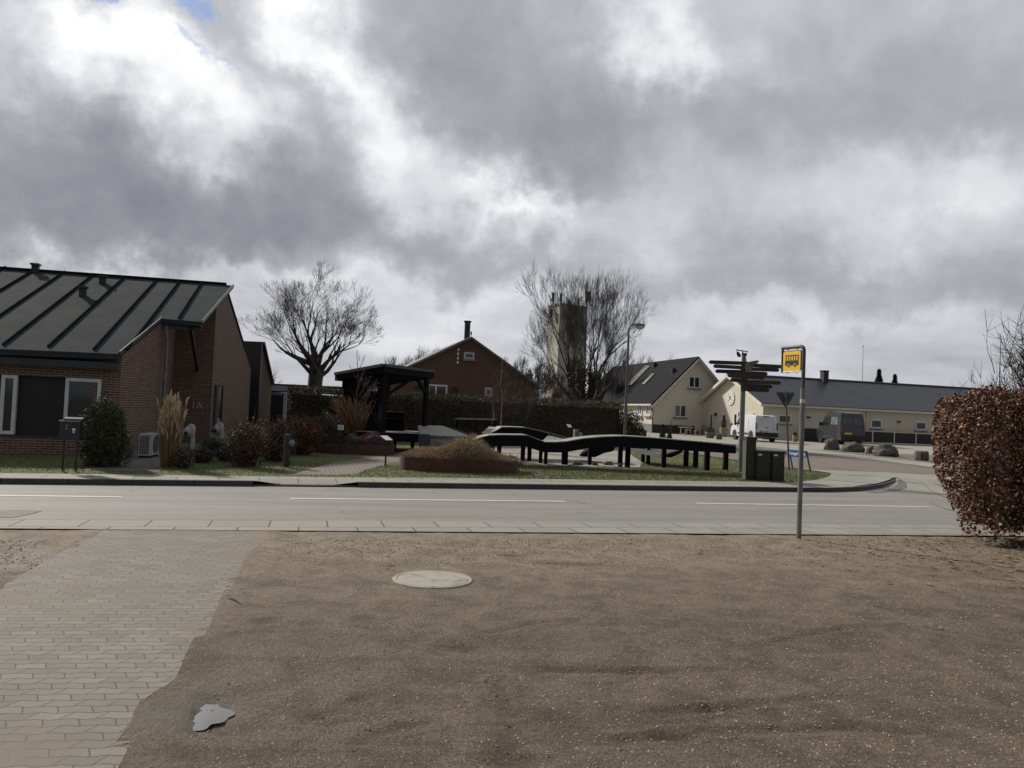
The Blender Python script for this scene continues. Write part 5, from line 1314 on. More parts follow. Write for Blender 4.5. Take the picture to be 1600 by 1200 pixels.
def name_sign():
    a, c = G(1238.6, 733), G(1266.3, 736.5); b = thing('street_name_sign', 'small blue street name sign on two slanting legs at the lawn tip', 'street sign', (a+c)/2)
    n = Vector((0, 1, 0)); A0 = onp(1233, 702.5, a, n); C0 = onp(1260, 704.5, c, n)
    for p, q in ((a, A0), (c, C0)): m = MB(); m.bar(p, q, .045, .045, up=(0, 1, 0)); m.build('leg', ZINCD, b)
    BLU = mat('blue enamel sign', (.010, .085, .42), (.008, .07, .36), 5, .4)
    d = (C0-A0).normalized(); u2 = (A0-a).normalized(); nn = d.cross(up).normalized(); nn = nn if nn.y < 0 else -nn
    p0 = A0 - nn*-.03; h = 10.5*mpx(a.y)
    q = [A0 + nn*.035, C0 + nn*.035, C0 + nn*.035 - up*h + d*.04, A0 + nn*.035 - up*h + d*.04]
    pn = MB().prism(q, nn*.012).build('plate', BLU, b)
    cen = sum(q, Vector())/4 + nn*.013
    text3d('Kongehusvej', h*.60, cen, d, up, WP, pn, 'lettering', .002, .004)
name_sign()
def street_lamp():
    f = P(976, 690, 34.0); f.z = hz(f.x, f.y); b = thing('street_lamp', 'slim grey street lamp with curved arm before the cream house', 'street lamp', f)
    n = Vector((0, 1, 0)); q = lambda x, y: onp(x, y, f, n)
    tp = q(982, 530); m = MB(); pts = [f, Vector((f.x, f.y, tp.z))]; X = f.x
    zt = q(982, 506.5).z; r = .28; zc = zt-r
    pts += [Vector((X + r*(1-math.cos(a)), f.y, zc + r*math.sin(a))) for a in [math.pi/2*i/7 for i in range(0, 8)]] + [Vector((X+.48, f.y, zt+.005))]
    m.tube(pts, [.075, .05] + [.04]*9, 12); m.build('pole', ZINCD, b)
    m = MB(); pr = [(.0, .0), (.05, .075), (.42, .06), (.46, -.02), (.40, -.05), (.02, -.05)]
    m.prism([Vector((X+.26+a, f.y-.10, zt-.02+z)) for a, z in pr], (0, .20, 0)); hd = m.build('lamp_head', mat('grey lamp housing', (.17, .17, .17), (.13, .13, .13), 6, .5), b, bevel=.02)
    m = MB(); m.blobm((X+.50, f.y, zt-.09), .22, .10, .12, 1, 0, 1, 2, flat=False); m.build('lamp_bowl', mat('frosted lamp bowl', (.48, .48, .46), (.42, .42, .40), 5, .3), hd, smooth=True)
    m = MB(); m.box(f.x, f.y-.075, 1.1, .09, .02, .35); m.build('access_door', ZINCD, b)
street_lamp()
# ================================================================== VANS
def van(name, label, base, heading, Wd, Ht, prof, wheels, paint, kind):
    """local frame: +y forward, rear face at y=0, origin on the ground below the middle of the rear"""
    b = thing(name, label, 'van', base, local=True, rz=heading)
    zb = prof[0][1]
    def cross(z):   # tumblehome
        k = max(0, (z-Ht*.50)/(Ht*.50)); return 1 - .13*k**1.5
    m = MB(); n = len(prof); NX = 9
    xs = [-1, -.985, -.94, -.5, 0, .5, .94, .985, 1]; ins = [.055, .02, 0, 0, 0, 0, 0, .02, .055]
    cy = sum(p[0] for p in prof)/n; cz = sum(p[1] for p in prof)/n
    vs = []
    for x, i_ in zip(xs, ins):
        for (y, z) in prof:
            dy, dz = cy-y, cz-z; l = math.hypot(dy, dz); vs.append((x*Wd/2*cross(z), y + dy/l*i_, z + dz/l*i_))
    fs = []
    for a in range(NX-1):
        for i in range(n): fs.append((a*n+i, a*n+(i+1) % n, (a+1)*n+(i+1) % n, (a+1)*n+i))
    fs.append(tuple(range(n))); fs.append(tuple(range((NX-1)*n, NX*n))[::-1])
    m.add(vs, fs); body = m.build('body', paint, b)
    bm = bmesh.new(); bm.from_mesh(body.data); bmesh.ops.recalc_face_normals(bm, faces=bm.faces); bm.to_mesh(body.data); bm.free()
    body.data.polygons.foreach_set('use_smooth', [True]*len(body.data.polygons))
    body.data.set_sharp_from_angle(angle=math.radians(38))
    def side(s, pts, mt, nm, par=b, off=.006, th=.01):
        q = [Vector((s*(Wd/2*cross(z)+off), y, z)) for y, z in pts]; return MB().prism(q, (s*th, 0, 0)).build(nm, mt, par)
    def rear(pts, mt, nm, par=b, y=-.012, th=.012, lean=None):
        q = []
        for x, z in pts:
            yy = y
            # follow rear profile
            for (a, c) in zip(rp_, rp_[1:]):
                if min(a[1], c[1]) <= z <= max(a[1], c[1]): yy += a[0] + (c[0]-a[0])*(z-a[1])/(c[1]-a[1]+1e-9); break
            q.append(Vector((x, yy, z)))
        return MB().prism(q, (0, -th, 0)).build(nm, mt, par)
    rp_ = [p for p in prof if p[0] < .6 and p[1] <= Ht-.02]; rp_.sort(key=lambda p: p[1])
    TY = RUB; RIM = mat('silver wheel rim', (.45, .45, .46), (.35, .35, .36), 9, .35, metal=.5); 
    for y in wheels:
        for s in (-1, 1):
            w = MB().lathe((s*(Wd/2-.20), y, .33), [(.15, 0), (.315, 0), (.335, .03), (.335, .17), (.315, .20), (.16, .20)], 26, (s, 0, 0)).build('wheel', TY, b, smooth=False)
            MB().lathe((s*(Wd/2-.045), y, .33), [(.215, -.02), (.225, .02), (.20, .03), (.12, .015), (.05, .03), (.001, .03)], 20, (s, 0, 0)).build('rim', RIM, w)
            # wheel arch
            q = [(y + .41*math.cos(a), .33+.41*math.sin(a)) for a in [math.pi*i/14 for i in range(15)]]
            side(s, q + [(y-.41, .22), (y+.41, .22)][::1] if False else q, BLACKM, 'wheel_arch', off=.001, th=.004)
    TL = mat('red tail lamp', (.20, .012, .012), (.13, .01, .01), 14, .25, spec=.7); BMP = mat('dark bumper plastic', (.018, .019, .022), (.014, .015, .017), 8, .7)
    PLT = mat('yellow number plate', (.55, .42, .06), (.50, .38, .05), 5, .5)
    MB().box(0, .02, zb+.20, Wd*.985, .22, .30).build('bumper', BMP, b, bevel=.03)
    MB().box(0, 2.2, zb-.03, Wd*.8, 3.9, .10).build('underbody', BLACKM, b)
    return b, body, side, rear, cross, TL, BMP, PLT
PW = mat('white van paint', (.56, .58, .63), (.53, .55, .60), 1.5, .32, spec=.5); PD = mat('dark green grey van paint', (.030, .036, .038), (.026, .031, .033), 1.5, .22, spec=.7)
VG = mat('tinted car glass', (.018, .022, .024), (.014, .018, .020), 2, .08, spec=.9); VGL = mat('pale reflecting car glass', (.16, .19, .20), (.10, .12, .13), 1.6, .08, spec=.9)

# white panel van
Yv = 52.0; rc = P(1197.5, 691, Yv); zv = hz(rc.x, rc.y); Hw = P(1197, 648.6, Yv).z - zv; Ww = 37.5*mpx(Yv)
kz = Hw/1.85
prof = [(.10, .30), (0, .34), (-.02, .72), (0.0, 1.02), (.05, 1.30), (.13, 1.66), (.20, 1.78), (.36, 1.835), (1.4, 1.86), (2.5, 1.85), (2.9, 1.79), (3.15, 1.66), (3.55, 1.22), (3.7, 1.14), (4.15, 1.02), (4.32, .85), (4.38, .60), (4.36, .30)]
prof = [(y, z*kz) for y, z in prof]
b, body, side, rear, cr_, TL, BM_, PL_ = van('white_van', 'white panel van parked by the JK wall, rear towards the viewer', Vector((rc.x, rc.y, zv)), .10, Ww, Hw, prof, (.72, 3.55), PW, 'w')
for s in (-1, 1):
    rear([(s*Ww*.425, .82*kz), (s*Ww*.485, .84*kz), (s*Ww*.475, 1.30*kz), (s*Ww*.425, 1.30*kz)], TL, 'tail_light', th=.03)
SEAM = mat('grey seam shade', (.20, .21, .23)); WP2 = mat('greyish white door panel', (.50, .52, .57), (.47, .49, .54), 1.5, .35)
rear([(-Ww*.40, 1.08*kz), (Ww*.40, 1.08*kz), (Ww*.37, 1.70*kz), (-Ww*.37, 1.70*kz)], WP2, 'rear_panel', th=.006)
rear([(-.008, .55*kz), (.008, .55*kz), (.008, 1.75*kz), (-.008, 1.75*kz)], SEAM, 'door_seam', th=.012)
rear([(-Ww*.30, .62*kz), (Ww*.02, .62*kz), (Ww*.02, .76*kz), (-Ww*.30, .76*kz)], BM_, 'plate_recess', th=.012)
rear([(-Ww*.26, .63*kz), (-.01, .63*kz), (-.01, .75*kz), (-Ww*.26, .75*kz)], PL_, 'number_plate', th=.018)
rear([(-.13, .98*kz), (.10, .98*kz), (.05, 1.02*kz), (-.05, 1.02*kz)], BLACKM, 'door_handle', th=.03)
rear([(Ww*.27, .90*kz), (Ww*.33, .90*kz), (Ww*.33, .96*kz), (Ww*.27, .96*kz)], SEAM, 'badge', th=.01)
rear([(-.22, 1.77*kz), (.22, 1.77*kz), (.2, 1.80*kz), (-.2, 1.80*kz)], TL, 'brake_light', th=.01)
for s in (-1, 1):
    side(s, [(2.2, 1.14*kz), (3.35, 1.16*kz), (3.0, 1.62*kz), (2.2, 1.66*kz)], VG, 'side_window')
    for y in (1.25, 2.12): side(s, [(y, .5*kz), (y+.015, .5*kz), (y+.015, 1.6*kz), (y, 1.6*kz)], SEAM, 'door_seam', off=.003, th=.004)
    side(s, [(1.2, .45*kz), (2.95, .45*kz), (2.95, .58*kz), (1.2, .58*kz)], BM_, 'rub_strip', th=.02)
    m = MB(); m.box(s*(Ww/2+.11), 3.2, 1.18*kz, .16, .10, .22); m.build('wing_mirror', BM_, b, bevel=.02)
    m = MB(); m.box(s*(Ww/2+.012), 2.35, 1.02*kz, .02, .12, .03); m.build('door_handle', BLACKM, b)
m = MB(); m.prism([Vector((x*Ww/2, y, z*kz)) for x, y, z in ((-.82, 3.17, 1.66), (.82, 3.17, 1.66), (.9, 3.55, 1.24), (-.9, 3.55, 1.24))], (0, .02, .02)); m.build('windscreen', VG, b)
# dark high-roofed van
Yv = 53.0; rc = P(1332.0, 694.5, Yv); zv = hz(rc.x, rc.y); Hd = P(1330, 643.0, Yv).z - zv; Wd_ = 38.5*mpx(Yv)
kz = Hd/2.35
prof = [(.10, .32), (0, .36), (-.03, .78), (.0, 1.15), (.06, 1.45), (.16, 2.05), (.22, 2.20), (.40, 2.29), (1.3, 2.35), (2.3, 2.33), (2.9, 2.22), (3.35, 1.98), (3.85, 1.42), (4.05, 1.28), (4.6, 1.12), (4.85, .92), (4.92, .60), (4.9, .32)]
prof = [(y*.92, z*kz) for y, z in prof]
b, body, side, rear, cr_, TL, BM_, PL_ = van('dark_van', 'dark grey high roofed van parked behind the boulders beside the panel screen', Vector((rc.x, rc.y, zv)), -.03, Wd_, Hd, prof, (.85, 3.75), PD, 'd')
for s in (-1, 1): rear([(s*Wd_*.41, .95*kz), (s*Wd_*.485, .95*kz), (s*Wd_*.465, 1.48*kz), (s*Wd_*.42, 1.48*kz)], TL, 'tail_light', th=.03)
for s in (-1, 1):
    f_ = rear([(s*Wd_*.03, 1.42*kz), (s*Wd_*.37, 1.42*kz), (s*Wd_*.40, 1.52*kz), (s*Wd_*.375, 1.90*kz), (s*Wd_*.03, 1.92*kz)], mat('rear van glass', (.050, .058, .062), (.020, .024, .026), 3, .08, spec=.9), 'rear_window', th=.012)
rear([(-.006, .60*kz), (.006, .60*kz), (.006, 2.15*kz), (-.006, 2.15*kz)], BLACKM, 'door_seam', th=.01)
rear([(-Wd_*.36, .74*kz), (-Wd_*.02, .74*kz), (-Wd_*.02, .90*kz), (-Wd_*.36, .90*kz)], BM_, 'plate_recess', th=.012)
rear([(-Wd_*.34, .75*kz), (-Wd_*.04, .75*kz), (-Wd_*.04, .88*kz), (-Wd_*.34, .88*kz)], PL_, 'number_plate', th=.018)
for s in (-1, 1):
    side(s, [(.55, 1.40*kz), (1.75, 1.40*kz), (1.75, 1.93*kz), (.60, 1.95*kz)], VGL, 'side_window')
    side(s, [(1.85, 1.40*kz), (2.55, 1.38*kz), (2.55, 1.93*kz), (1.85, 1.93*kz)], VG, 'side_window')
    side(s, [(2.65, 1.38*kz), (3.50, 1.36*kz), (3.05, 1.90*kz), (2.65, 1.93*kz)], VG, 'side_window')
    for y in (1.8, 2.6): side(s, [(y, .5*kz), (y+.015, .5*kz), (y+.015, 1.95*kz), (y, 1.95*kz)], BLACKM, 'door_seam', off=.003, th=.004)
    side(s, [(1.3, .50*kz), (3.2, .50*kz), (3.2, .58*kz), (1.3, .58*kz)], BM_, 'rub_strip', th=.02)
    m = MB(); m.box(s*(Wd_/2+.14), 3.35, 1.42*kz, .20, .12, .30); m.build('wing_mirror', BM_, b, bevel=.03)
m = MB(); m.prism([Vector((x*Wd_/2, y, z*kz)) for x, y, z in ((-.80, 3.12, 1.97), (.80, 3.12, 1.97), (.88, 3.56, 1.42), (-.88, 3.56, 1.42))], (0, .02, .02)); m.build('windscreen', VG, b)
# ================================================================== BOULDERS ALONG THE FORECOURT
boulder(1302, 703.5, 22, 18, 4, 'dark tall boulder right behind the dark van wheel', 'boulders along the court')
boulder(1293, 703, 9, 7, 14, 'small pale stone left of the tall dark boulder', 'boulders along the court')
boulder(1336, 707, 37, 15, 5, 'broad low boulder below the rear of the dark van', 'boulders along the court')
boulder(1362, 709.5, 15, 11, 6, 'small dark boulder between two broad ones', 'boulders along the court')
boulder(1354.5, 710.5, 5, 9, 16, 'slim pale stone beside the small dark boulder', 'boulders along the court', CONC)
boulder(1388, 714, 37, 18, 7, 'big peaked boulder in front of the panel screen', 'boulders along the court')
boulder(1474, 722, 22, 16, 8, 'rounded boulder half hidden by the beech hedge', 'boulders along the court')
f = G(1443, 720.5); k = mpx(f.y); sb2 = thing('stone_block', 'squat round stone block with a small square hole beside the peaked boulder', 'stone', f, local=True)
MB().lathe((0, .2, 0), [(10.5*k, 0), (11*k, 5*k), (10.5*k, 13*k), (9.5*k, 15*k), (8*k, 15.5*k), (.001, 15.2*k)], 9).build('body', STONE, sb2)
MB().box(-5*k, .2-10.3*k, 7.5*k, 3.4*k, .05, 5*k).build('opening', BLACKM, sb2)
# ================================================================== BARE TREES
def bare_tree(name, label, base, H, spread, seed, trunk_r=.3, trunk_h=.25, limbs=8, depth=5, mtw=None, cone=1.0, cat='tree', group=None, sides=3, fan=.9, twr=.010, up_=.25, forks=(2, 3), ivy=None, narrow=1.0, W=None, th_abs=0):
    rnd = random.Random(seed); base = Vector(base)
    t = thing(name, label, cat, base, group)
    tr = MB(); cr = MB(); cnt = [0]
    def grow(p, d, L, r, lv):
        n = 4 if lv < 2 else 3; pts = [p]; rs = [r]; dd = d.copy(); ends = []
        for i in range(n):
            dd = dd + Vector((rnd.gauss(0, .13), rnd.gauss(0, .13), rnd.gauss(0, .10))) + Vector((0, 0, up_*.25*(1 if lv > 0 else 0)))
            dd.normalize(); p = p + dd*L/n; pts.append(p); rs.append(max(twr*.45, r*(1-.52*(i+1)/n))); ends.append((p.copy(), dd.copy(), rs[-1]))
        (tr if lv < 2 else cr).tube(pts, rs, 9 if lv == 0 else (6 if lv < 2 else (4 if lv < 3 else 3)), cap=False)
        cnt[0] += 1
        if lv >= depth: return
        k = rnd.randint(*forks) + (1 if lv > 1 else 0)
        for j in range(k):
            i = n-1 if j == 0 else rnd.randint(1 if lv else 2, n-1)
            q, qd, qr = ends[i]
            a = rnd.uniform(.25, .62)*fan if j else rnd.uniform(.05, .3); ax = qd.cross(Vector((rnd.gauss(0, 1), rnd.gauss(0, 1), rnd.gauss(0, 1)))).normalized()
            nd = (Matrix.Rotation(a, 3, ax) @ qd).normalized()
            grow(q, nd, L*rnd.uniform(.58, .84), max(twr*.6, qr*rnd.uniform(.55, .8)), lv+1)
    th = H*trunk_h
    pts = [base - up*.2, base + up*.25, base + up*th*.6 + Vector((rnd.gauss(0, .05), 0, 0)), base + up*th]
    tr.tube(pts, [trunk_r*1.35, trunk_r*1.05, trunk_r*.92, trunk_r*.95], 12, cap=False)
    for i in range(limbs):
        an = 2*math.pi*(i+rnd.random()*.6)/limbs; tilt = rnd.uniform(.12, 1.0)*spread; q = base + up*(th*rnd.uniform(.72, 1.0))
        d = Vector((math.cos(an)*math.sin(tilt), math.sin(an)*math.sin(tilt)*narrow, math.cos(tilt))).normalized()
        grow(q, d, (H-th)*.36*rnd.uniform(.85, 1.15), trunk_r*rnd.uniform(.34, .52), 1)
    V = tr.v + cr.v; zm = sorted(v[2] for v in V)[int(len(V)*.9995)-1] - base.z; xs_ = sorted(v[0]-base.x for v in V)
    kz = H/zm; kx = 1.0 if W is None else (W/(xs_[int(len(xs_)*.995)]-xs_[int(len(xs_)*.005)]))
    for mb_ in (tr, cr):
        nv = []
        for v in mb_.v:
            z = v[2]-base.z; k = min(1, max(0, (z*kz/H - trunk_h*.8)/.25)); f_ = 1 + (kx-1)*k
            nv.append((base.x + (v[0]-base.x)*f_, base.y + (v[1]-base.y)*f_, base.z + z*kz))
        mb_.v = nv
    tr.build('trunk', BARK, t, smooth=True, uv=False); cr.build('crown', mtw or TWIG, t, uv=False)
    return t
def far_y(px, Y): p = P(px, 690, Y); return Vector((p.x, p.y, hz(p.x, p.y)))
b0 = far_y(489, 40.0); Hh = P(489, 412, 40.0).z - b0.z
bt = bare_tree('bare_tree', 'big bare tree with a thick short trunk and wide crown between brick wing and shelter', b0, Hh*1.0, 1.25, 11, .40, .45, 13, 7, up_=.30, fan=.98, forks=(1, 3), twr=.0075, W=222*mpx(40), th_abs=1)
b0 = far_y(912, 46.0); Hh = P(905, 410, 46.0).z - b0.z
bt2 = bare_tree('bare_tree', 'tall bare tree with ivy covered stems standing before the concrete tower', b0, Hh*1.0, .95, 31, .56, .16, 11, 7, up_=.36, fan=.92, forks=(2, 3), twr=.0095, W=185*mpx(46))
IVY = [mat('dark ivy leaf', (.022, .030, .014)), mat('ivy leaf green', (.035, .048, .018)), DLEAF[1], DLEAF[3]]
for (x, w_, top) in ((895, .55, 560), (913, .62, 575), (928, .5, 585)):
    q = far_y(x, 45.6); zt_ = P(x, top, 45.6).z
    leafcloud('ivy', None, bt2, (lambda q, w_, zt_: (lambda r: (lambda k, a, rr: (Vector((q.x + math.cos(a)*rr, q.y + math.sin(a)*rr, q.z + k)), Vector((math.cos(a), math.sin(a), 0))))(r.random()**1.2*(zt_-q.z), r.uniform(0, 6.28), w_*r.uniform(.5, 1)*(1-.5*r.random()))))(q, w_, zt_), 3600, .06, int(x), mats=IVY)
# smaller bare trees further back
def small_tree(px, top, Y, seed, spread=.8, label='', Wp=60, r=.10, limbs=9, depth=6, mt=None, th=.15, twr=.014, narrow=1.0, fan=.8):
    b0 = far_y(px, Y); Hh = P(px, top, Y).z - b0.z
    return bare_tree('bare_tree', label, b0, Hh, spread, seed, r, th, limbs, depth, mt, group='bare trees further back', up_=.35, twr=twr, narrow=narrow, fan=fan, W=Wp*mpx(Y))
small_tree(658, 541, 66, 31, .75, 'bare tree crown just left of the brick house roof', 70, r=.16, limbs=10, depth=6, twr=.018)
small_tree(626, 556, 66, 32, .75, 'low bare tree crown above the black shelter roof', r=.13, depth=6, twr=.018)
small_tree(800, 556, 72, 33, .9, 'bare tree right behind the slope of the brick house roof', 75, r=.16, depth=6, twr=.02)
small_tree(838, 548, 70, 34, .9, 'bare tree at the left foot of the concrete tower', 80, r=.18, limbs=10, depth=6, twr=.02)
small_tree(862, 575, 60, 35, 1.1, 'dense low bare tree below the tower left of the ivy stems', 80, r=.16, limbs=11, depth=6, twr=.016, mt=TWIGR)
small_tree(960, 562, 78, 36, .9, 'bare tree right of the ivy stems above the dark house roof', 70, r=.16, depth=6, twr=.02)
small_tree(1003, 552, 88, 37, .9, 'reddish bare tree rising behind the dark house roof', 60, r=.2, limbs=11, depth=6, mt=TWIGR, twr=.022)
small_tree(1035, 553, 88, 38, .9, 'bare tree behind the house roof nearest the gable', r=.2, depth=6, mt=TWIGR, twr=.022)
small_tree(408, 575, 62, 39, .8, 'thin bare tree right behind the dark link of the brick wing', r=.1, depth=4, twr=.018)
small_tree(586, 570, 60, 40, .9, 'bare tree crown showing left of the shelter roof', r=.12, depth=6, twr=.016)
# birch saplings and young trees in front of the hedge
def sapling(px, yb, Y, top, seed, label, col=TWIG, n=26, r=.022, sp=.32, nm='young_tree', grp=None):
    b0 = far_y(px, Y); rnd = random.Random(seed); H_ = P(px, top, Y).z - b0.z; t = thing(nm, label, 'tree', b0, grp)
    m = MB(); pts = [b0 + Vector((rnd.gauss(0, .012)*i, 0, H_*i/7 - (.05 if i == 0 else 0))) for i in range(8)]; m.tube(pts, [r*(1-.11*i) for i in range(8)], 7); m.build('trunk', col, t)
    m = MB()
    for i in range(n):
        k = rnd.uniform(.25, .95); p = b0 + up*H_*k; a = rnd.uniform(0, 6.28); L = H_*(.34*(1.05-k)+.05); d = Vector((math.cos(a)*sp*2, math.sin(a)*sp*2, 1)).normalized()
        q = [p, p + d*L*.5, p + d*L + up*L*.15]; m.tube(q, [r*.35, r*.25, r*.12], 4, cap=False)
        for j in range(5): e = q[0].lerp(q[2], rnd.uniform(.25, 1)); f = (d + Vector((rnd.gauss(0, .5), rnd.gauss(0, .5), .2))).normalized(); m.tube([e, e + f*L*.3], [r*.18, r*.08], 3, cap=False)
    m.build('crown', TWIGR if col is not TWIG else TWIG, t, uv=False); return t
BIR = mat('pale birch bark', (.30, .28, .25), (.10, .09, .08), 12, .8, lo=.5, hi=.7, stretch=(1, 1, 3))
sapling(556, 700, 26.0, 548, 1, 'slim bare young tree in front of the shelter wall', BARK, 16, .035, .38)
sapling(781, 700, 30.5, 560, 2, 'white stemmed birch sapling with fine reddish twigs, right one of the pair', BIR, 60, .026, .30)
sapling(768, 700, 31.0, 580, 3, 'white stemmed birch sapling, thinner left one of the pair', BIR, 45, .020, .30)
sapling(800, 700, 33.0, 575, 4, 'reddish twiggy sapling right of the birch pair', TWIG, 60, .020, .34)
sapling(820, 700, 33.5, 585, 5, 'low reddish twiggy sapling before the foot of the brick roof slope', TWIG, 55, .02, .36)
# conifer tops behind the long roof
def conifer(px, yb, Y, top, wpx, seed, label, m_=CONIF, n=5000, size=.09, cat='conifer', grp=None, nm='conifer'):
    b0 = far_y(px, Y) if yb is None else G(px, yb); H_ = P(px, top, b0.y).z - b0.z; R_ = wpx*mpx(b0.y)/2
    t = thing(nm, label, cat, b0, grp)
    def shp(r):
        k = r.random()**.8; a = r.uniform(0, 6.28); rr = R_*(1-k)*(.75 + .35*math.sin(k*40+a*2))*(.5+.5*r.random()) + .02
        return b0 + Vector((math.cos(a)*rr, math.sin(a)*rr, H_*(.05+.95*k))), Vector((math.cos(a), math.sin(a), .1))
    leafcloud('foliage', None, t, shp, n, size, seed, mats=m_, asp=.3)
    MB().tube([b0, b0 + up*H_*.95], [R_*.08+.02, .01], 6).build('trunk', BARK, t)
    return t
DKC = [mat('dark fir', (.018, .028, .016)), mat('dark fir green', (.028, .040, .02))]
conifer(1371, None, 92, 578, 52, 5, 'fir tree top, left and taller of two above the tiled roof', DKC, 9000, .2)
conifer(1396, None, 95, 586, 46, 6, 'fir tree top, right and lower of two above the tiled roof', DKC, 8000, .2)
conifer(1035, 686, None, 663, 13, 7, 'small dark conifer in front of the cream gable wall, left of a twin', CONIF, 2500, .05, 'shrub')
conifer(1046, 687, None, 674, 11, 8, 'low dark conifer in front of the cream gable wall, right of its twin', CONIF, 1500, .05, 'shrub')
sapling(1048, 680, 52, 655, 9, 'thin bare sapling by the cream gable wall', TWIG, 10, .03, .3)
# conifer shrub at the mailbox
f = G(148, 731); R_ = 37*mpx(f.y); zt_ = P(148, 625, f.y+.3).z
cs_ = thing('conifer_shrub', 'rounded green conifer shrub before the brick front by the mailbox', 'shrub', f)
leafcloud('foliage', None, cs_, ell_shape((f.x, f.y+.35, zt_*.45), R_*.98, R_*.85, zt_*.53, .35, .35, 3, zmin=.10, fr=2.0), 15000, .035, 41, mats=CONIF, asp=.3)
for dx, dz in ((-.12, 0), (.1, -.05), (.02, .05), (.2, -.2), (-.25, -.2)):
    pass
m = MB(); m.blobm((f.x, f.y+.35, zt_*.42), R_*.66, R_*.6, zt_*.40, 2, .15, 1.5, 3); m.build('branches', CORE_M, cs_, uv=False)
leafcloud('upper_sprays', None, cs_, lambda r: (lambda k: (Vector((f.x + k*R_*.8 + r.gauss(0, .03), f.y+.3+r.gauss(0, .15), zt_*.80 + zt_*.22*(1-abs(k))*r.random() + .06*math.sin(k*14))), up))(r.uniform(-.8, .8)), 1400, .035, 43, mats=CONIF, asp=.25)
# ------------------------------------------------------------------ ornamental grasses
def tall_grass(px, yb, top, wpx, seed, label, n, mats, flare=.25, heads=.35, hr=.02, headL=.25, rr=.0045, basew=.3, lean=0.0, tp=0):
    f = G(px, yb); k = mpx(f.y); H_ = (yb-top)*k; R_ = wpx*k/2; rnd = random.Random(seed)
    t = thing('ornamental_grass', label, 'ornamental grass', f)
    st_, hd = MB(), MB()
    for i in range(n):
        a = rnd.uniform(0, 6.28); q = math.sqrt(rnd.random()); p = f + Vector((math.cos(a)*q*R_*basew, math.sin(a)*q*R_*basew, 0)); h = H_*rnd.uniform(.55, 1.0)*((1-.28*q**2*rnd.uniform(.3, 1.6)) if tp else 1)
        out = Vector((math.cos(a)*q + rnd.gauss(0, .12) + lean, math.sin(a)*q*.8, 0))*R_*(1-basew)*flare/.25*(h/H_)
        pts = [p, p + up*h*.4 + out*.22, p + up*h*.75 + out*.62, p + up*h + out]
        st_.cur = rnd.randrange(2); st_.tube(pts, [rr, rr, rr*.7, rr*.4], 3, cap=False)
        if rnd.random() < heads:
            d = (pts[3]-pts[2]).normalized(); e = pts[3] + d*headL*.4 + Vector((out.x*.25, 0, -headL*.05)); hd.tube([pts[3] - d*headL*.6, pts[3] - d*headL*.2, pts[3] + d*headL*.1, e], [.003, hr, hr*.8, .002], 5, cap=False)
    st_.build('stems', mats[:2], t, uv=False); hd.build('seed_heads', mats[2], t, uv=False); return t
tall_grass(264, 730, 611, 50, 5, 'tall straw coloured ornamental grass clump in front of the recessed brick wall', 300, [STRAW[1], STRAW[0], STRAW[2]], .30, .33, .020, .26, .006, .50, tp=1)
def base_leaves(t, f, R_, H_, n, seed, mats, nm='base_leaves', size=.05): leafcloud(nm, None, t, ell_shape((f.x, f.y, f.z), R_, R_, H_, .2, .3, seed, zmin=f.z), n, size, seed, mats=mats, asp=.2)
tall_grass(556, 702, 622, 74, 8, 'fanned reddish brown ornamental grass rising from the rear rusty planter', 380, [mat('russet stem', (.24, .13, .075)), mat('brown stem', (.17, .105, .062)), mat('russet head', (.28, .17, .105))], .30, .6, .015, .30, .0060, .22)
# ------------------------------------------------------------------ russet beech shrubs on the lawn edge
def shrub(px, yb, top, wpx, seed, label, mats, n=4000, size=.035, hollow=.3, grp=None, nm='shrub', twn=60, depth=.8, cat='shrub', fr=1.8, bumps=.4):
    f = G(px, yb); k = mpx(f.y); H_ = (yb-top)*k; R_ = wpx*k/2; t = thing(nm, label, cat, f, grp)
    leafcloud('foliage', None, t, ell_shape((f.x, f.y+R_*depth*.5, f.z+H_*.5), R_, R_*depth, H_*.52, hollow, bumps, seed, zmin=f.z+.02, fr=fr), n, size, seed, mats=mats)
    if twn: twigs(t, 'branches', TWIG, lambda r: (f + Vector((r.gauss(0, R_*.3), R_*depth*.5+r.gauss(0, R_*.2), 0)), up), twn, H_*.95, .008, seed+1, segs=4, spread=.35, sub=1)
    return t
RB = [RUST[0], RUST[1], RUST[3], RUST[4], DLEAF[1]]
shrub(380, 731, 655, 62, 51, 'loose russet leaved shrub left of the round lamp post', RB, 3000, .030, .25, 'russet shrubs on the lawn', 'beech_shrub', 120)
shrub(425, 722, 652, 62, 52, 'russet shrub behind the shrub by the round lamp post', RB, 4000, .032, .3, 'russet shrubs on the lawn', 'beech_shrub', 80)
shrub(465, 712, 650, 70, 53, 'bright russet shrub against the clipped hedge', [RUST[0], RUST[4], RUST[0], RUST[1], RUST[3]], 6000, .035, .35, 'russet shrubs on the lawn', 'beech_shrub', 60)
shrub(505, 706, 646, 50, 54, 'olive brown shrub between russet shrub and rear planter', DLEAF + [HEATH[2]], 4000, .032, .35, None, 'shrub', 60)
shrub(398, 714, 680, 40, 58, 'low dark green shrub along the brick wing', [CONIF[1], DLEAF[2], DLEAF[0]], 2500, .035, .3, None, 'shrub', 30)
shrub(312, 724, 700, 40, 55, 'low brown tufted plant right of the white wrapped lamp', [HEATH[1], HEATH[2], DLEAF[1], CONIF[0]], 2200, .028, .2, None, 'low_plant', 40, cat='plant')
shrub(352, 722, 697, 40, 59, 'low olive tufted plant in front of the concrete plinth', [HEATH[2], DLEAF[1], CONIF[0]], 2200, .028, .2, None, 'low_plant', 40, cat='plant')
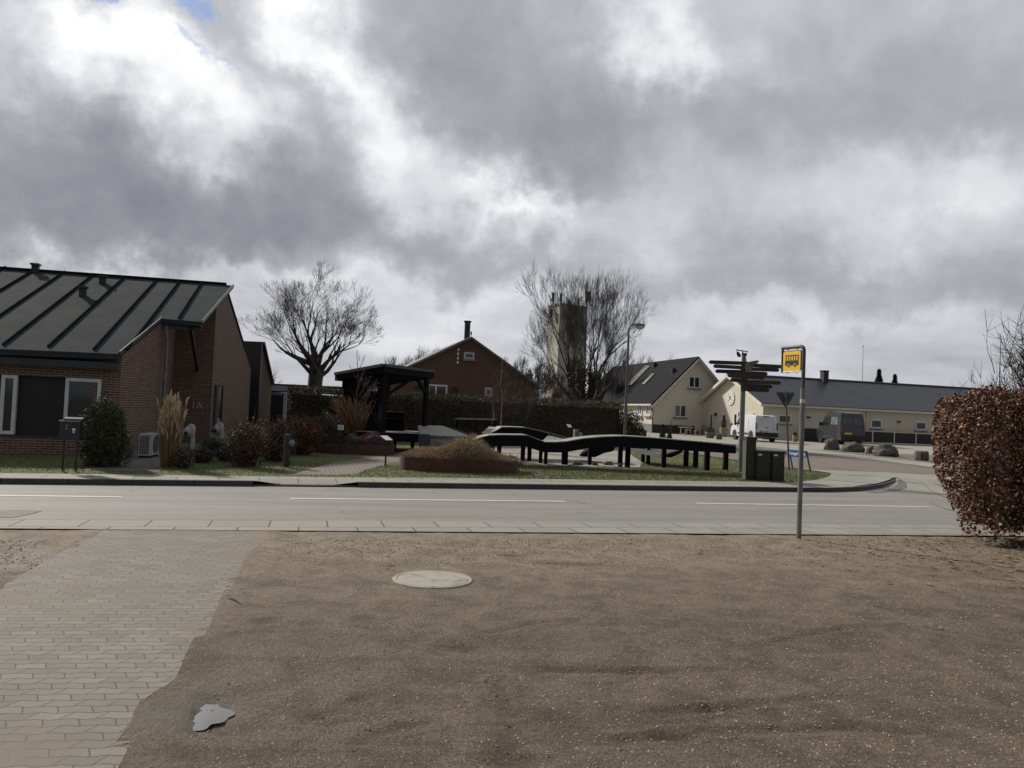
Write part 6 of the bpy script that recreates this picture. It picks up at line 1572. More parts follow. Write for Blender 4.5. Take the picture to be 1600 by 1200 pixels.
shrub(282, 733, 700, 34, 56, 'tufted green brown plant at the foot of the tall grass', [HEATH[0], HEATH[2], STRAW[1]], 1800, .028, .2, None, 'low_plant', 60, cat='plant')
shrub(330, 712, 685, 40, 57, 'small evergreen shrub against the pale plinth', [CONIF[1], CONIF[0], DLEAF[0]], 1800, .028, .2, None, 'shrub', 20)
# ------------------------------------------------------------------ white wrapped lamps
def wrapped_lamp(px, yb, top, label):
    f = G(px, yb); k = mpx(f.y); H_ = (yb-top)*k
    WR = mat('white wrapping film', (.40, .40, .42), (.27, .27, .30), 9, .45, .5, 14, lo=.35, hi=.65)
    t = thing('wrapped_lamp', label, 'garden lamp', f, 'white wrapped garden lamps')
    rnd = random.Random(int(px)); m = MB(); zz = [0, .1, .25, .4, .55, .7, .8, .9, 1.0]
    m.tube([f + up*H_*z + Vector((rnd.gauss(0, .006), 0, 0)) for z in zz], [.062, .066, .058, .062, .060, .066, .075, .072, .05], 10); m.build('post', WR, t)
    c = f + up*(H_*.80) - vr.normalized()*.12; c.z = f.z + H_*.80
    m = MB(); m.blobm(c, .125, .12, .15, int(px), .12, 1.6, 3, flat=False); h_ = m.build('hood', WR, t, smooth=True, uv=False)
    m = MB(); m.tube([c + Vector((0, -.0, .12)), c + Vector((.06, 0, .16)), f + up*H_*.98], [.06, .06, .055], 8); m.build('arm', WR, t)
    m = MB(); m.lathe(c + Vector((-.012, -.128, -.045)), [(.055, 0), (.05, .02), (.001, .022)], 14, (-.3, -1, -.2)); m.build('opening', BLACKM, t)
    m = MB(); pts = [f + up*H_*(.12+.75*i/24) + Vector((math.cos(i*1.1)*.069, math.sin(i*1.1)*.069, 0)) for i in range(25)]; m.tube(pts, .004, 3, cap=False); m.build('cord', BLACKM, t)
wrapped_lamp(299.5, 713.5, 665, 'white wrapped garden lamp nearer the tall dry grass')
wrapped_lamp(344, 706, 662, 'white wrapped garden lamp in front of the pale plinth')
# ------------------------------------------------------------------ wooden posts with round glass lamps
def lamp_post(px, yb, top, wpx, label, side=1, gsz=6.5, m_=None):
    f = G(px, yb); k = mpx(f.y); H_ = (yb-top)*k; w_ = wpx*k
    t = thing('timber_lamp_post', label, 'lamp post', f, 'short timber posts with round lamps')
    MB().box(f.x, f.y, f.z+H_/2, w_, w_*.9, H_, .3).build('post', m_ or mat('weathered dark timber post', (.055, .052, .048), (.032, .030, .028), 5, .85, .4, 25, stretch=(2, 2, .4)), t, bevel=.012)
    c = f + Vector((side*(w_*.5+gsz*k*.55), -w_*.35, H_*.74)); r = gsz*k
    rg = MB().lathe(c, [(r*1.12, -.02), (r*1.12, .03), (r*.9, .03), (r*.9, -.02)], 22, (.25, -1, 0)).build('lamp_ring', BLACKM, t)
    MB().blobm(c + Vector((0, -.03, 0)), r*.9, r*.45, r*.9, 1, 0, 1, 3, flat=False).build('lamp_glass', mat('grey blue lamp glass', (.16, .19, .23), (.10, .12, .15), 7, .15, spec=.8), t, smooth=True)
lamp_post(447, 730, 679, 9.5, 'timber post with round glass lamp on the lawn left of the clinker path', 1, 6.0)
lamp_post(899, 702, 671, 7, 'pale timber post with round lamp behind the middle of the walkway', 1, 4.5, mat('pale timber post', (.22, .20, .17), (.15, .14, .12), 5, .85))
lamp_post(1005, 700, 672, 7, 'dark timber post with round lamp behind the walkway near the street lamp', -1, 4.5)
# ------------------------------------------------------------------ small plates on stems
def stem_sign(px, yb, ytop, w_, h_, label, tilt=0.0, white=True, pw=2.0, grp=None, nm='plant_label', face=None):
    f = G(px, yb); k = mpx(f.y); H_ = (yb-ytop)*k; t = thing(nm, label, 'small sign', f, grp)
    MB().box(f.x, f.y, f.z+H_/2, pw*k, .02, H_).build('stem', BLACKM, t)
    c = Vector((f.x, f.y-.02, f.z+H_)); ca, sa_ = math.cos(tilt), math.sin(tilt)
    rot = face or 0.0; ax = Vector((math.cos(rot), math.sin(rot), 0)); nn = Vector((math.sin(rot), -math.cos(rot), 0)); vv = (up*ca + (-nn)*sa_)
    m = MB(); m.obox(c, ax*w_*k/2, vv*h_*k/2, ax.cross(vv)*.008); p_ = m.build('plate', WP if white else BLACKM, t, bevel=.003)
    m = MB(); fn_ = ax.cross(vv); fn_ = fn_ if fn_.y < 0 else -fn_
    if not tilt:
        for i in range(3): m = MB(); m.obox(c + fn_*.010 + vv*h_*k*(.25-.22*i), ax*w_*k*.32, vv*.006, fn_*.001); m.build('text_line', mat('grey print', (.25, .25, .25)), p_)
    return t
stem_sign(530.5, 711, 668, 9, 7.5, 'white plate on a black stem in front of the rear planter')
stem_sign(602, 728.5, 684.5, 14, 15, 'slanted reading plate on a black stem beside the clinker path', 1.15, True, 2.6, nm='reading_plate', face=.9)
stem_sign(888, 700, 665.5, 7, 7, 'small slanted pale plate on a stem behind the walkway', .9, True, 1.5, nm='reading_plate', face=.5)
# ------------------------------------------------------------------ planters
def planter(cx, cy, a, b_, h, rot, label, m_=CORTEN):
    z = hz(cx, cy); t = thing('corten_planter', label, 'planter', (cx, cy, z), 'rusty steel planters', ); n = 56; th = .012; mb = MB()
    def pt(r_, i, zz): an = 2*math.pi*i/n; k = 1; x, y = (a-r_)*math.copysign(abs(math.cos(an))**.75, math.cos(an)), (b_-r_)*math.copysign(abs(math.sin(an))**.75, math.sin(an)); return Vector((cx + x*math.cos(rot) - y*math.sin(rot), cy + x*math.sin(rot) + y*math.cos(rot), zz))
    for i in range(n):
        j = (i+1) % n
        mb.poly([pt(0, i, z-.05), pt(0, j, z-.05), pt(0, j, z+h), pt(0, i, z+h)]); mb.poly([pt(0, i, z+h), pt(0, j, z+h), pt(th, j, z+h), pt(th, i, z+h)]); mb.poly([pt(th, j, z-.05), pt(th, i, z-.05), pt(th, i, z+h), pt(th, j, z+h)])
    mb.build('steel_ring', m_, t)
    s = MB(); s.poly([pt(th*.5, i, z+h-.06) for i in range(n)]); s.build('soil', SOIL, t); return t, z+h-.06
fL, fR = G(640, 733.5), G(770, 737.5)
pc = G(716, 728); k = mpx(pc.y); a_ = 86*k; bb_ = .85; base = G(700, 738.5)
pc = Vector((base.x + 12*k, base.y + bb_, 0)); t1, zsoil = planter(pc.x, pc.y, a_, bb_, 19*k, TH*.6, 'rusty steel planter ring with a dry grassy mound, left of the walkway')
# dry grass mound
FG = [mat('straw blade', (.48, .37, .23)), mat('tan blade', (.36, .26, .16)), mat('olive blade', (.16, .155, .06)), mat('pinkish blade', (.34, .22, .16)), mat('dark olive blade', (.06, .065, .03))]
md = thing('dry_grass_mound', 'mound of dry tan grass and herbs filling the front rusty planter', 'grass clump', (pc.x, pc.y, zsoil))
def mound(r):
    an = r.uniform(0, 6.28); q = math.sqrt(r.random()); x, y = q*math.cos(an)*a_*.98, q*math.sin(an)*bb_*.95; xx = x/a_
    hgt = .50*math.exp(-((xx-.16)/.40)**2)*(1+.35*noise.noise(Vector((x*3, y*3, 2)))) + .22*math.exp(-((xx+.68)/.30)**2) + .09; hgt *= (1-q**3)*.9+.15
    return Vector((pc.x+x, pc.y+y, zsoil + hgt*r.uniform(.1, 1.0))), Vector((xx, y, .9))
mm = MB(); rnd = random.Random(3)
for i in range(24000):
    p, d = mound(rnd); d = (d.normalized() + Vector((rnd.gauss(0, .55), rnd.gauss(0, .55), rnd.gauss(0, .3)))).normalized(); L = rnd.uniform(.05, .19); w = d.orthogonal().normalized()*.0065; mm.cur = rnd.choices(range(5), (6, 4, 3, 3, 1))[0]
    mm.add([p - w, p + w, p + d*L + Vector((0, 0, -L*.15))], [(0, 1, 2)])
mm.build('blades', FG, md, uv=False)
mb = MB(); vs = []; nn_ = 40
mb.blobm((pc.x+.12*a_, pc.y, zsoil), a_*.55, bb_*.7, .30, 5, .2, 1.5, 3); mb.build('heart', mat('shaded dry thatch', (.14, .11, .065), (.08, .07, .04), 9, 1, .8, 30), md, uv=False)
shrub(792, 737, 712, 44, 66, 'low brown tufted plant at the right end of the front planter', [FG[1], FG[3], HEATH[1], HEATH[2]], 4500, .022, .2, None, 'low_plant', 60, cat='plant')
# rear planter with heathers
base = G(545, 710.5); k = mpx(base.y); a2, b2_ = 62*k, .8
pc2 = Vector((base.x + 2*k, base.y + b2_, 0)); t2, zs2 = planter(pc2.x, pc2.y, a2, b2_, 16*k, .05, 'rusty steel planter ring with heathers in front of the shelter')
def heather(px, top, wpx, seed, label, mats, dy=0.0, n=4500, nm='heather', cat='heather'):
    Yy = pc2.y + dy; p = P(px, top, Yy); R_ = wpx*mpx(Yy)/2; h = p.z-zs2
    t = thing(nm, label, cat, (p.x, Yy, zs2)); leafcloud('foliage', None, t, ell_shape((p.x, Yy, zs2), R_, .45, h*1.0, .45, .3, seed, zmin=zs2-.03), n, .022, seed, mats=mats, asp=.35)
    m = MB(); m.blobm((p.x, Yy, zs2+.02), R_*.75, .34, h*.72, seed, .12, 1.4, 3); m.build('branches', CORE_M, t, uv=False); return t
heather(583, 674, 48, 1, 'purple flowering heather at the right of the rear planter', PURP, -.15)
heather(553, 680, 46, 2, 'grey green heather in the middle of the rear planter', [HEATH[0], HEATH[2], HEATH[1]], -.25)
heather(510, 660, 46, 3, 'tall dark heather at the left of the rear planter', [HEATH[1], HEATH[0], DLEAF[1]], 0, 6000)
heather(600, 678, 30, 4, 'small brown heather at the right rim of the rear planter', [HEATH[2], HEATH[1]], .2, 2500)
heather(488, 672, 32, 5, 'dark heather spilling over the left rim of the rear planter', [HEATH[1], DLEAF[3], HEATH[0]], -.1, 3500)
# ================================================================== BLACK SHELTER
def shelter():
    nr = P(600, 569, 26.0); lf = P(525, 583, 28.2); rt = P(677, 579, 28.4)
    t = thing('black_shelter', 'black tarred timber shelter with flat roof, board wall and stage deck', 'shelter', (nr.x, nr.y, hz(nr.x, nr.y)))
    bk = lf + rt - nr; th = 0
    def lowr(p, px, py): return onp(px, py, p, Vector((0, 1, 0))).z
    hN = .30; hl = lf.z - onp(525, 592.5, lf, Vector((0, 1, 0))).z; hr_ = rt.z - onp(677, 592, rt, Vector((0, 1, 0))).z
    H_ = .28
    m = MB(); m.prism([nr, rt, bk, lf], (0, 0, -.05)); m.build('roof', FELTTRIM, t)
    for a, c in ((lf, nr), (nr, rt), (rt, bk), (bk, lf)):
        d = (c-a); m = MB(); nn = Vector((d.y, -d.x, 0)).normalized(); m.obox((a+c)/2 - up*(H_/2+.0) + nn*.02, d/2, nn*.02, up*H_/2); m.build('fascia', BLACKW, t)
        m = MB(); m.obox((a+c)/2 - up*.03 + nn*.05, d/2, nn*.03, up*.05); m.build('roof_edge', FELTTRIM, t)
    m = MB(); m.prism([p - up*.24 for p in (nr, rt, bk, lf)], (0, 0, -.02)); m.build('soffit', BLACKW, t)
    # rafters under
    cen = (nr+bk)/2
    zN = hz(nr.x, nr.y)
    pn = P(598, 640, 26.35); pr_ = P(664.5, 640, 28.2); pl_ = P(537, 640, 28.0); pbk = Vector((pl_.x+pr_.x-pn.x, pl_.y+pr_.y-pn.y, 0))
    for p, w_ in ((pn, .20), (pr_, .15), (pl_, .15), (pbk, .15)):
        MB().box(p.x, p.y, (nr.z-.26+zN)/2, w_, w_, nr.z-.26-zN, .8).build('post', BLACKW, t, bevel=.01)
    # left board wall between left post and near post with a window slot
    d = Vector((pn.x-pl_.x, pn.y-pl_.y, 0)); L = d.length; u = d.normalized(); nw = Vector((u.y, -u.x, 0)); nw = nw if nw.y < 0 else -nw
    o = Vector((pl_.x, pl_.y, 0)); q = lambda x, y: onp(x, y, o, nw)
    x0, x1 = q(574.5, 606), q(590, 606); zt_, zb_ = q(582, 603).z, q(582, 611).z
    a0 = (x0-o).dot(u); a1 = (x1-o).dot(u); Z0, Z1 = zN+.25, nr.z-.3; n = 0; x = 0.02
    while x < L-.05:
        w_ = min(.12, L-x-.02); c0 = x + w_/2
        segs = [(Z0, Z1)] if not (a0 < c0 < a1) else [(Z0, zb_), (zt_, Z1)]
        for (za, zb2) in segs:
            m = MB() if n == 0 else m; m.obox(o + u*c0 + nw*(.01 if n % 2 else .0) + up*(za+zb2)/2, u*(w_*.47), nw*.012, up*(zb2-za)/2); n += 1
        x += .125
    m.build('board_wall', BLACKW, t)
    m = MB(); m.obox(o + u*(a0+a1)/2 + up*(zb_-.03) + nw*.03, u*((a1-a0)/2+.06), nw*.05, up*.02); m.build('sill', BLACKW, t)
    m = MB(); m.bar(Vector((x0.x, x0.y, (zt_+zb_)/2)) + u*(a1-a0)*.45, Vector((x0.x, x0.y, zt_)) + u*(a1-a0)*.45, .02); m.build('slot_post', BLACKW, t)
    # braces
    n_ = Vector((0, 1, 0)); bq = lambda x, y, Y: P(x, y, Y)
    m = MB(); m.bar(bq(601, 620, 26.4), bq(640, 594, 27.4), .09); m.build('brace', BLACKW, t)
    m = MB(); m.bar(bq(664, 612, 28.1), bq(653, 594, 27.7), .10); m.build('brace', BLACKW, t)
    m = MB(); m.bar(bq(543, 606, 28.0), bq(556, 590, 27.8), .08); m.build('brace', BLACKW, t)
    # low back wall and bench seen between the posts
    A_, B_ = P(602, 643, 28.6), P(633, 643.5, 28.9); za, zb2 = A_.z, P(620, 676, 28.8).z
    m = MB(); m.obox((Vector((A_.x-1.2, A_.y-.2, (za+zb2)/2)) + Vector((B_.x, B_.y, (za+zb2)/2)))/2, (B_-A_).to_2d().to_3d()/2 + Vector((.6, 0, 0)), (0, .03, 0), up*(za-zb2)/2); m.build('back_board', BLACKW, t)
    m = MB(); m.obox((Vector((A_.x-1.2, A_.y-.25, za)) + Vector((B_.x, B_.y-.05, za)))/2, (B_-A_).to_2d().to_3d()/2 + Vector((.6, 0, 0)), (0, .05, 0), up*.012); m.build('cap_board', DECKW, t)
    m = MB(); zs = P(620, 654.5, 28.4).z; m.obox(((A_+B_)/2).to_2d().to_3d() + Vector((-.5, -.45, zs)), ((B_-A_).length/2+.5, 0, 0), (0, .18, 0), up*.02); m.build('bench_seat', BLACKW, t)
    # stage deck
    dn = [P(560, 678, 26.4), P(654, 677.5, 26.4)]; zd = dn[1].z
    pts = [Vector((dn[0].x, 26.2, zd)), Vector((dn[1].x, 26.3, zd)), Vector((dn[1].x+.2, 29.3, zd)), Vector((dn[0].x-.6, 29.3, zd))]
    m = MB(); m.prism(pts, (0, 0, -.04)); m.build('deck', DECKW, t)
    m = MB(); m.obox((pts[0]+pts[1])/2 + Vector((0, -.025, -.13)), (pts[1]-pts[0])/2, (0, .02, 0), up*.12); m.build('deck_fascia', BLACKW, t)
    for x in (.1, .35, .6, .9): p = pts[0].lerp(pts[1], x); MB().box(p.x, p.y+.25, (zd+zN)/2-.05, .12, .12, zd-zN).build('deck_support', BLACKW, t)
shelter()
# ================================================================== UNDULATING TIMBER WALKWAY
def walkway():
    f0 = G(930, 726); t = thing('timber_walkway', 'long undulating black timber walkway with grey decking raised on many short posts', 'walkway', f0)
    def ribbon(pts, Y0, Y1, width, fa, deck=True, nm='side_beam', yb=None):
        n = len(pts); top = []
        for i, (x, y) in enumerate(pts): top.append(P(x, y, Y0 + (Y1-Y0)*i/(n-1)))
        return top
    def densify(p, k=5):
        out = []; n = len(p)
        for i in range(n-1):
            p0, p1, p2, p3 = p[max(i-1, 0)], p[i], p[i+1], p[min(i+2, n-1)]
            for j in range(k):
                s_ = j/k; out.append(tuple(b + (c-b)*s_ for b, c in zip(p1, p2)))
        out.append(tuple(p[-1])); return out
    def beam(tops, bots, th, nm, m_=BLACKW, off=Vector((0, 0, 0))):
        mb = MB(); n = len(tops); fr_ = [p + off for p in tops]; 
        for i in range(n-1):
            a, b_, c, d = tops[i]+off, tops[i+1]+off, bots[i+1]+off, bots[i]+off; y = Vector((0, th, 0))
            mb.poly([a, d, c, b_]); mb.poly([a+y, b_+y, c+y, d+y]); mb.poly([a, b_, b_+y, a+y]); mb.poly([d, d+y, c+y, c])
        mb.poly([tops[0]+off, tops[0]+off+y, bots[0]+off+y, bots[0]+off]); mb.poly([tops[-1]+off, bots[-1]+off, bots[-1]+off+y, tops[-1]+off+y])
        return mb.build(nm, m_, t)
    def decking(tops, width, nm='decking', dz=.008, over=.025, m_=DECKW):
        mb = MB(); n = len(tops)
        # planks laid across
        acc = 0; prev = tops[0]
        for i in range(n-1):
            a, b_ = tops[i], tops[i+1]; L = (b_-a).length; k = max(1, int(L/.14))
            for j in range(k):
                p = a.lerp(b_, (j+.04)/k); q = a.lerp(b_, (j+.94)/k); w = Vector((-.15*width, width, 0)); o_ = Vector((0, -over, dz))
                mb.prism([p+o_, q+o_, q+o_+w, p+o_+w], (0, 0, .028))
        return mb.build(nm, m_, t)
    def pair(tp, bt, Y0, Y1, width, th=.06):
        tp = densify(tp, 5); bt = densify(bt, 5)
        n = len(tp); Ys = lambda x: Y0 + (Y1-Y0)*(x-tp[0][0])/(tp[-1][0]-tp[0][0])
        T = [P(x, y, Ys(x)) for x, y in tp]
        B = []
        for x, y in tp:   # bottom at the same x
            yy = bt[-1][1]
            for (xa, ya), (xb, yb) in zip(bt, bt[1:]):
                if xa <= x <= xb: yy = ya + (yb-ya)*(x-xa)/(xb-xa+1e-9); break
            else:
                if x < bt[0][0]: yy = bt[0][1]
            B.append(P(x, yy, Ys(x)))
        beam(T, B, th, 'side_beam'); w = Vector((-.15*width, width, 0))
        beam([p + w for p in T], [p + w for p in B], th, 'side_beam')
        decking(T, width); return T, B
    front_top = [(742, 690), (752, 684.5), (765, 681.5), (783, 680.8), (805, 681), (824, 681.3), (838, 686.5), (852, 692), (868, 692), (885, 691), (910, 686.5), (940, 683.6), (975, 682.6), (1010, 684.5), (1050, 687.6), (1100, 691.8), (1150, 696.3)]
    front_bot = [(742, 694), (755, 697), (772, 698.5), (800, 698.2), (824, 698.5), (838, 704.5), (850, 708), (880, 708.5), (905, 704), (925, 700), (960, 699), (1000, 701), (1050, 704), (1100, 707), (1149, 710)]
    front_bot = [(x, y-1.2) for x, y in front_bot]
    T1, B1 = pair(front_top, front_bot, 22.9, 23.1, 1.0)
    back_top = [(757, 678.5), (766, 678), (776, 673.5), (784, 668.5), (800, 668.5), (822, 669.3), (832, 671.2), (845, 674), (858, 677.5), (875, 682), (892, 687)]
    back_bot = [(757, 681), (766, 682), (780, 681.5), (800, 681.3), (822, 682), (840, 686.5), (850, 688.5), (870, 690), (892, 693)]
    T2, B2 = pair(back_top, back_bot, 25.6, 26.2, 1.1)
    # grey ramps that tilt towards the road
    def ramp(q, nm='decking', th=.05, m_=DECKW, planks=8):
        mb = MB(); a, b_, c, d = [P(*x) for x in q]   # a,b near edge; c,d far edge (b-c, a-d)
        for i in range(planks):
            s0, s1 = (i+.03)/planks, (i+.95)/planks; mb.prism([a.lerp(d, s0), b_.lerp(c, s0), b_.lerp(c, s1), a.lerp(d, s1)], (0, 0, -th))
        return mb.build(nm, m_, t)
    ramp([(656, 679, 25.6), (738, 682.5, 25.2), (691, 665, 28.4), (652.5, 664.3, 28.4)])
    ramp([(850, 692, 24.2), (890, 687, 26.2), (859, 677.5, 26.3), (849, 687.5, 25.0)], planks=5)
    ramp([(753, 676, 25.7), (766, 679.5, 25.5), (785, 667.8, 26.8), (764, 666.5, 27.2)], planks=5)
    # left end box and pale side board
    mb = MB(); p, q = P(655.5, 678, 25.5), P(671, 696.5, 25.5); mb.obox(Vector(((p.x+q.x)/2, 25.6, (p.z+q.z)/2-.08)), ((q.x-p.x)/2, 0, 0), (0, .2, 0), (0, 0, (p.z-q.z)/2+.08)); mb.build('end_box', mat('dark grey stained board', (.035, .04, .045), (.025, .029, .033), 4, .6), t, bevel=.01)
    mb = MB(); mb.prism([P(672, 684, 25.45), P(735, 684, 25.1), P(700, 698, 25.1), P(672, 699, 25.45)], (0, .05, 0)); mb.build('side_board', mat('silver grey board', (.17, .17, .16), (.12, .12, .115), 5, .6), t)
    mb = MB(); mb.prism([P(691, 665.5, 28.3), P(706, 668, 28.0), P(757, 680, 26.2), P(757, 682.5, 26.2), P(738, 682, 26.2)], (0, .06, 0)); mb.build('side_beam', BLACKW, t)
    mb = MB(); mb.prism([P(735, 683, 25.0), P(760, 679, 25.0), P(764, 698, 24.6), P(740, 697, 24.6)], (0, .08, 0)); mb.build('side_beam', BLACKW, t)
    # low dark ramps crossing underneath
    mb = MB(); mb.prism([P(984, 701.5, 26.4), P(1034, 705, 26.0), P(1064, 703.5, 26.0), P(1052, 708, 25.4), P(1038, 714.5, 25.2), P(1008, 710.5, 25.6), P(990, 706, 26)], (0, .9, .0)); mb.build('low_ramp', mat('dark grey decking', (.07, .07, .068), (.045, .045, .045), 6, .7), t)
    mb = MB(); mb.prism([P(1035, 712, 25.1), P(1068, 702, 25.1), P(1064, 708, 25.1), P(1050, 714.5, 25.1), P(1042, 714.5, 25.1)], (0, .3, 0)); mb.build('low_beam', BLACKW, t)
    mb = MB(); mb.prism([P(922, 698, 25.8), P(962, 698, 25.8), P(958, 705, 25.8), P(944, 708, 25.8), P(930, 714.5, 25.8), P(908, 713.5, 25.8)], (0, .8, 0)); mb.build('low_ramp', BLACKW, t)
    mb = MB(); mb.prism([P(745, 697, 25.0), P(772, 697, 25.0), P(765, 707, 25.0), P(752, 707, 25.0)], (0, .5, 0)); mb.build('low_ramp', BLACKW, t)
    # posts
    def topz(x):
        for a, b_ in zip(B1, B1[1:]):
            if a.x <= x <= b_.x: return a.z + (b_.z-a.z)*(x-a.x)/(b_.x-a.x+1e-9) + .08
        return B1[-1].z+.08
    for x0, x1, yb in ((776, 783, 715), (813, 820, 719.5), (823.5, 830, 720.5), (841.5, 847, 724), (849.5, 855, 725.5), (877, 887, 726), (918, 924, 726.5), (965, 972, 729.5), (976.5, 984, 730.5), (1033, 1040, 731), (1068, 1075, 729), (1083, 1090, 730), (1100, 1108, 735.5), (1129.5, 1137, 734.5), (1001.5, 1007, 722), (1010, 1015, 725)):
        g_ = G((x0+x1)/2, yb); w_ = (x1-x0)*mpx(g_.y)*.95; zt_ = topz(g_.x*22.95/g_.y if g_.y > 23.3 else g_.x); m = MB()
        m.box(g_.x, g_.y, (zt_+g_.z-.05)/2, w_, .15, zt_-g_.z+.05, .05); m.build('post', BLACKW, t, bevel=.006)
walkway()
# stones under the walkway
for i, (x, y, w_, h_, lb_) in enumerate(((906, 727, 8, 6, 'left'), (919, 727, 12, 4, 'middle'), (899, 726.5, 6, 4, 'leftmost'), (951, 726.5, 16, 6, 'tan flat'), (967, 729, 8, 7, 'grey'))):
    pass
boulder(903, 726.5, 14, 6.5, 31, 'tan stone lying under the walkway right of the widest post', 'stones under the walkway', mat('tan stone', (.20, .16, .11), (.12, .095, .065), 4, .9, .4, 20))
boulder(951, 727, 17, 6.5, 32, 'flat tan stone on the pale court left of the paired posts', 'stones under the walkway', MATS['tan stone'])
boulder(930, 727, 9, 4.5, 33, 'small dark stone beside the slanting dark ramp', 'stones under the walkway')
boulder(969, 730, 7, 6, 34, 'small grey stone at the foot of the paired posts', 'stones under the walkway')
# ------------------------------------------------------------------ benches, tables, planters about the houses
def slat_bench(x0, x1, ys, Yb, label, nm='slatted_bench'):
    a, c = P(x0, ys[0], Yb), P(x1, ys[0]+1.5, Yb+.2); g0 = Vector((a.x, a.y, hz(a.x, a.y))); t = thing(nm, label, 'bench', g0)
    for i, y in enumerate(ys):
        p, q = P(x0, y, Yb-.12*i*0), P(x1, y+(x1-x0)*.02, Yb); MB().bar(p, q, .03, .05).build('slat', DECKW if i == 0 else BLACKW, t)
    for f in (.04, .5, .96): p = a.lerp(c, f); MB().box(p.x, p.y+.04, (p.z+g0.z)/2, .07, .06, p.z-g0.z).build('post', BLACKW, t)
    return t
slat_bench(712, 776, (654, 658.3, 662, 665.5), 29.5, 'long black slatted rail bench before the hedge behind the walkway')
def black_table(px0, px1, yt, yb):
    g = G((px0+px1)/2, yb); k = mpx(g.y); zt_ = P((px0+px1)/2, yt, g.y).z; w_ = (px1-px0)*k; t = thing('black_table', 'black slatted table with two benches behind the walkway near the street lamp', 'picnic table', g)
    MB().box(g.x, g.y, zt_-.05, w_, .8, .14).build('table_top', BLACKW, t, bevel=.01)
    for s in (-1, 1): MB().box(g.x+s*w_*.32, g.y, (zt_+g.z)/2-.05, .12, .6, zt_-g.z-.1).build('leg', BLACKW, t)
    for s in (-1, 1): MB().box(g.x, g.y+s*.7, g.z+(zt_-g.z)*.6, w_*.9, .25, .05).build('seat', BLACKW, t)
black_table(980, 1004, 669.5, 692)
def table_set(px0, px1, yt, yb, label, nm='garden_table', m_=None):
    m_ = m_ or mat('weathered grey garden wood', (.27, .25, .22), (.20, .185, .16), 6, .8)
    g0, g1 = G(px0, yb), G(px1, yb+1.2); zt_ = P((px0+px1)/2, yt, g0.y).z; c = (g0+g1)/2; t = thing(nm, label, 'table', c); d = (g1-g0)/2; d.z = 0; y_ = Vector((-d.y, d.x, 0)).normalized()*.4
    MB().obox(Vector((c.x, c.y, zt_)), d*1.05, y_, up*.03).build('table_top', m_, t)
    for s in (-1, 1):
        for r_ in (-1, 1): MB().bar(c + d*s*.92 + y_*r_*.9, Vector((c.x, c.y, zt_)) + d*s*.88 + y_*r_*.85, .06).build('leg', m_, t)
    for s in (-1, 1): MB().bar(c + d*s*.9 - y_*.9 + up*.12, c + d*s*.9 + y_*.9 + up*.12, .04).build('stretcher', m_, t)
    return t, m_
t_, WGW = table_set(1066, 1110, 668.5, 679.5, 'weathered wooden garden table on the forecourt of the cream house')
def chair(px, yb, label, rz):
    g = G(px, yb); t = thing('garden_chair', label, 'chair', g, 'garden chairs at the long table', local=True, rz=rz)
    MB().box(0, 0, .44, .46, .46, .03).build('seat', WGW, t)
    for x in (-.2, .2):
        for y in (-.2, .2): MB().box(x, y, .22 if y < 0 else .45, .045, .045, .44 if y < 0 else .90).build('leg', WGW, t)
    m = MB()
    for i in range(5): m.box(-.16+.08*i, .2, .68, .035, .02, .40)
    m.build('backrest', WGW, t)
chair(1075, 681, 'wooden garden chair at the left of the long table', 3.0); chair(1090, 681.5, 'wooden garden chair in the middle of the long table', 3.2); chair(1104, 680, 'wooden garden chair at the right end of the long table', 2.2)
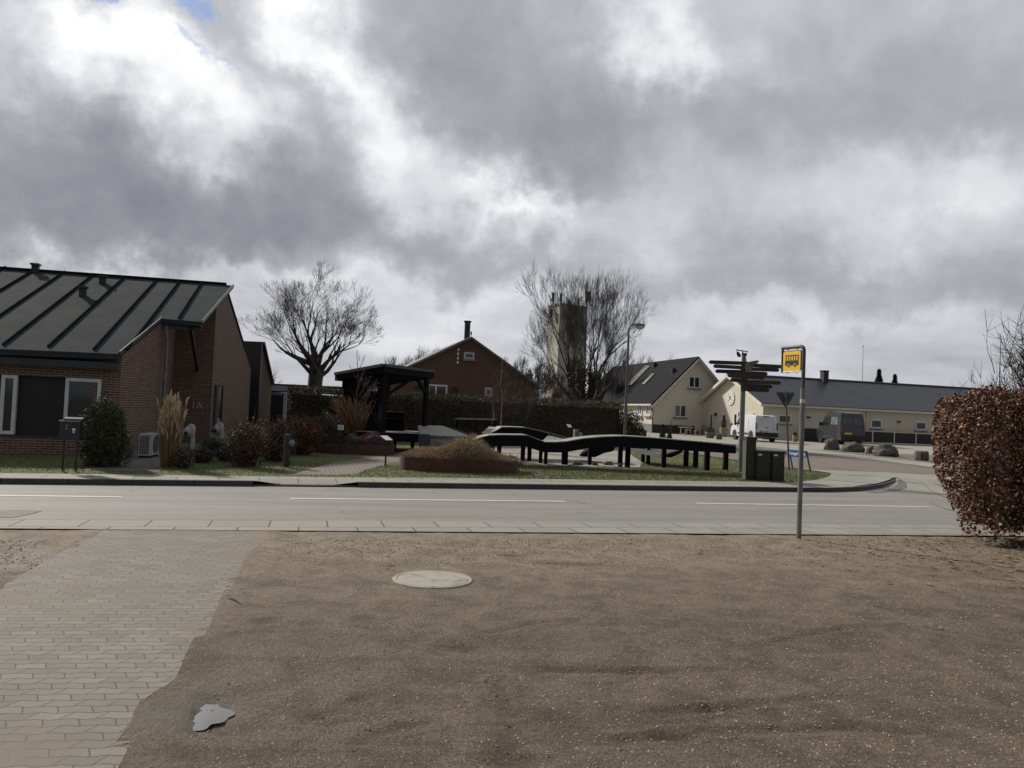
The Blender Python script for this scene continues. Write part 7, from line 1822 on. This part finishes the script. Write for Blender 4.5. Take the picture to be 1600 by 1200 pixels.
def tub(px, yb, w_, h_, label, m_, plant=None, ptop=None, seed=1, pm=None, pw=None):
    g = G(px, yb); k = mpx(g.y); t = thing('plant_tub', label, 'plant tub', g)
    MB().lathe(g + Vector((0, w_*k*.5, 0)), [(w_*k*.36, 0), (w_*k*.46, h_*k*.35), (w_*k*.52, h_*k*.8), (w_*k*.50, h_*k), (w_*k*.42, h_*k), (w_*k*.40, h_*k*.85), (.001, h_*k*.85)], 16).build('tub', m_, t)
    if ptop:
        H_ = (yb-ptop)*k; c = g + Vector((0, w_*k*.5, h_*k*.9)); hh = H_-h_*k*.9; R_ = (pw or w_*.9)*k/2
        leafcloud('foliage', None, t, lambda r: (lambda q, a: (c + Vector((math.cos(a)*R_*math.sin(min(1, q*1.25+.15)*3.14*.85)*r.random()**.4, math.sin(a)*R_*.8*math.sin(min(1, q*1.25+.15)*3.14*.85)*r.random()**.4, hh*q)), up))(r.random(), r.uniform(0, 6.28)), 1800, .045, seed, mats=pm, asp=.3)
        MB().tube([c - up*.2, c + up*hh*.8], [.03, .01], 5).build('stem', BARK, t)
TANP = mat('tan stone tub', (.27, .22, .15), (.19, .155, .11), 4, .85)
DRYC = [mat('bronze conifer', (.14, .10, .055)), mat('olive bronze leaf', (.09, .075, .04)), CONIF[0]]
tub(1132, 683, 12, 15, 'tan stone tub with a slim bronze cypress at the sunlit end wall', TANP, True, 649, 3, DRYC, 9)
tub(1111, 685, 15, 10, 'wide stone tub with low dry planting beside the garden table', mat('grey stone tub', (.15, .14, .115), (.11, .10, .085), 4, .9), True, 668, 4, [DLEAF[1], STRAW[1], DLEAF[2]], 16)
boulder(1124, 687, 9, 10, 41, 'pointed grey stone between the two stone tubs')
conifer(1143, 683, None, 661, 7, 15, 'slim pale plant against the end wall beside the white van', [CONIF[2], DRYC[0]], 700, .05, 'plant', nm='slim_plant')
tub(1243.5, 691, 8, 11, 'tan stone tub in front of the picnic table by the white van', TANP, True, 676, 6, [DLEAF[1], CONIF[0]], 7)
def picnic(px, yb, label):
    g = G(px, yb); t = thing('picnic_table', label, 'picnic table', g, local=True, rz=TH); m_ = BLACKW
    MB().box(0, 0, .74, 1.7, .7, .05).build('table_top', m_, t)
    for s in (-1, 1): MB().box(0, s*.65, .45, 1.7, .26, .04).build('seat', m_, t)
    for s in (-1, 1):
        MB().bar((s*.6, -.72, 0), (s*.6, .2, .72), .07, .05).build('leg', m_, t); MB().bar((s*.6, .72, 0), (s*.6, -.2, .72), .07, .05).build('leg', m_, t)
picnic(1236, 687.5, 'dark picnic table against the wall between the two vans')
m = MB(); p = G(1258.5, 687); m.box(0, 0, .75, .16, .16, 1.5); single(m, 'white_post', WP, 'short white post at the wall beside the storage box', 'post', None).location = p
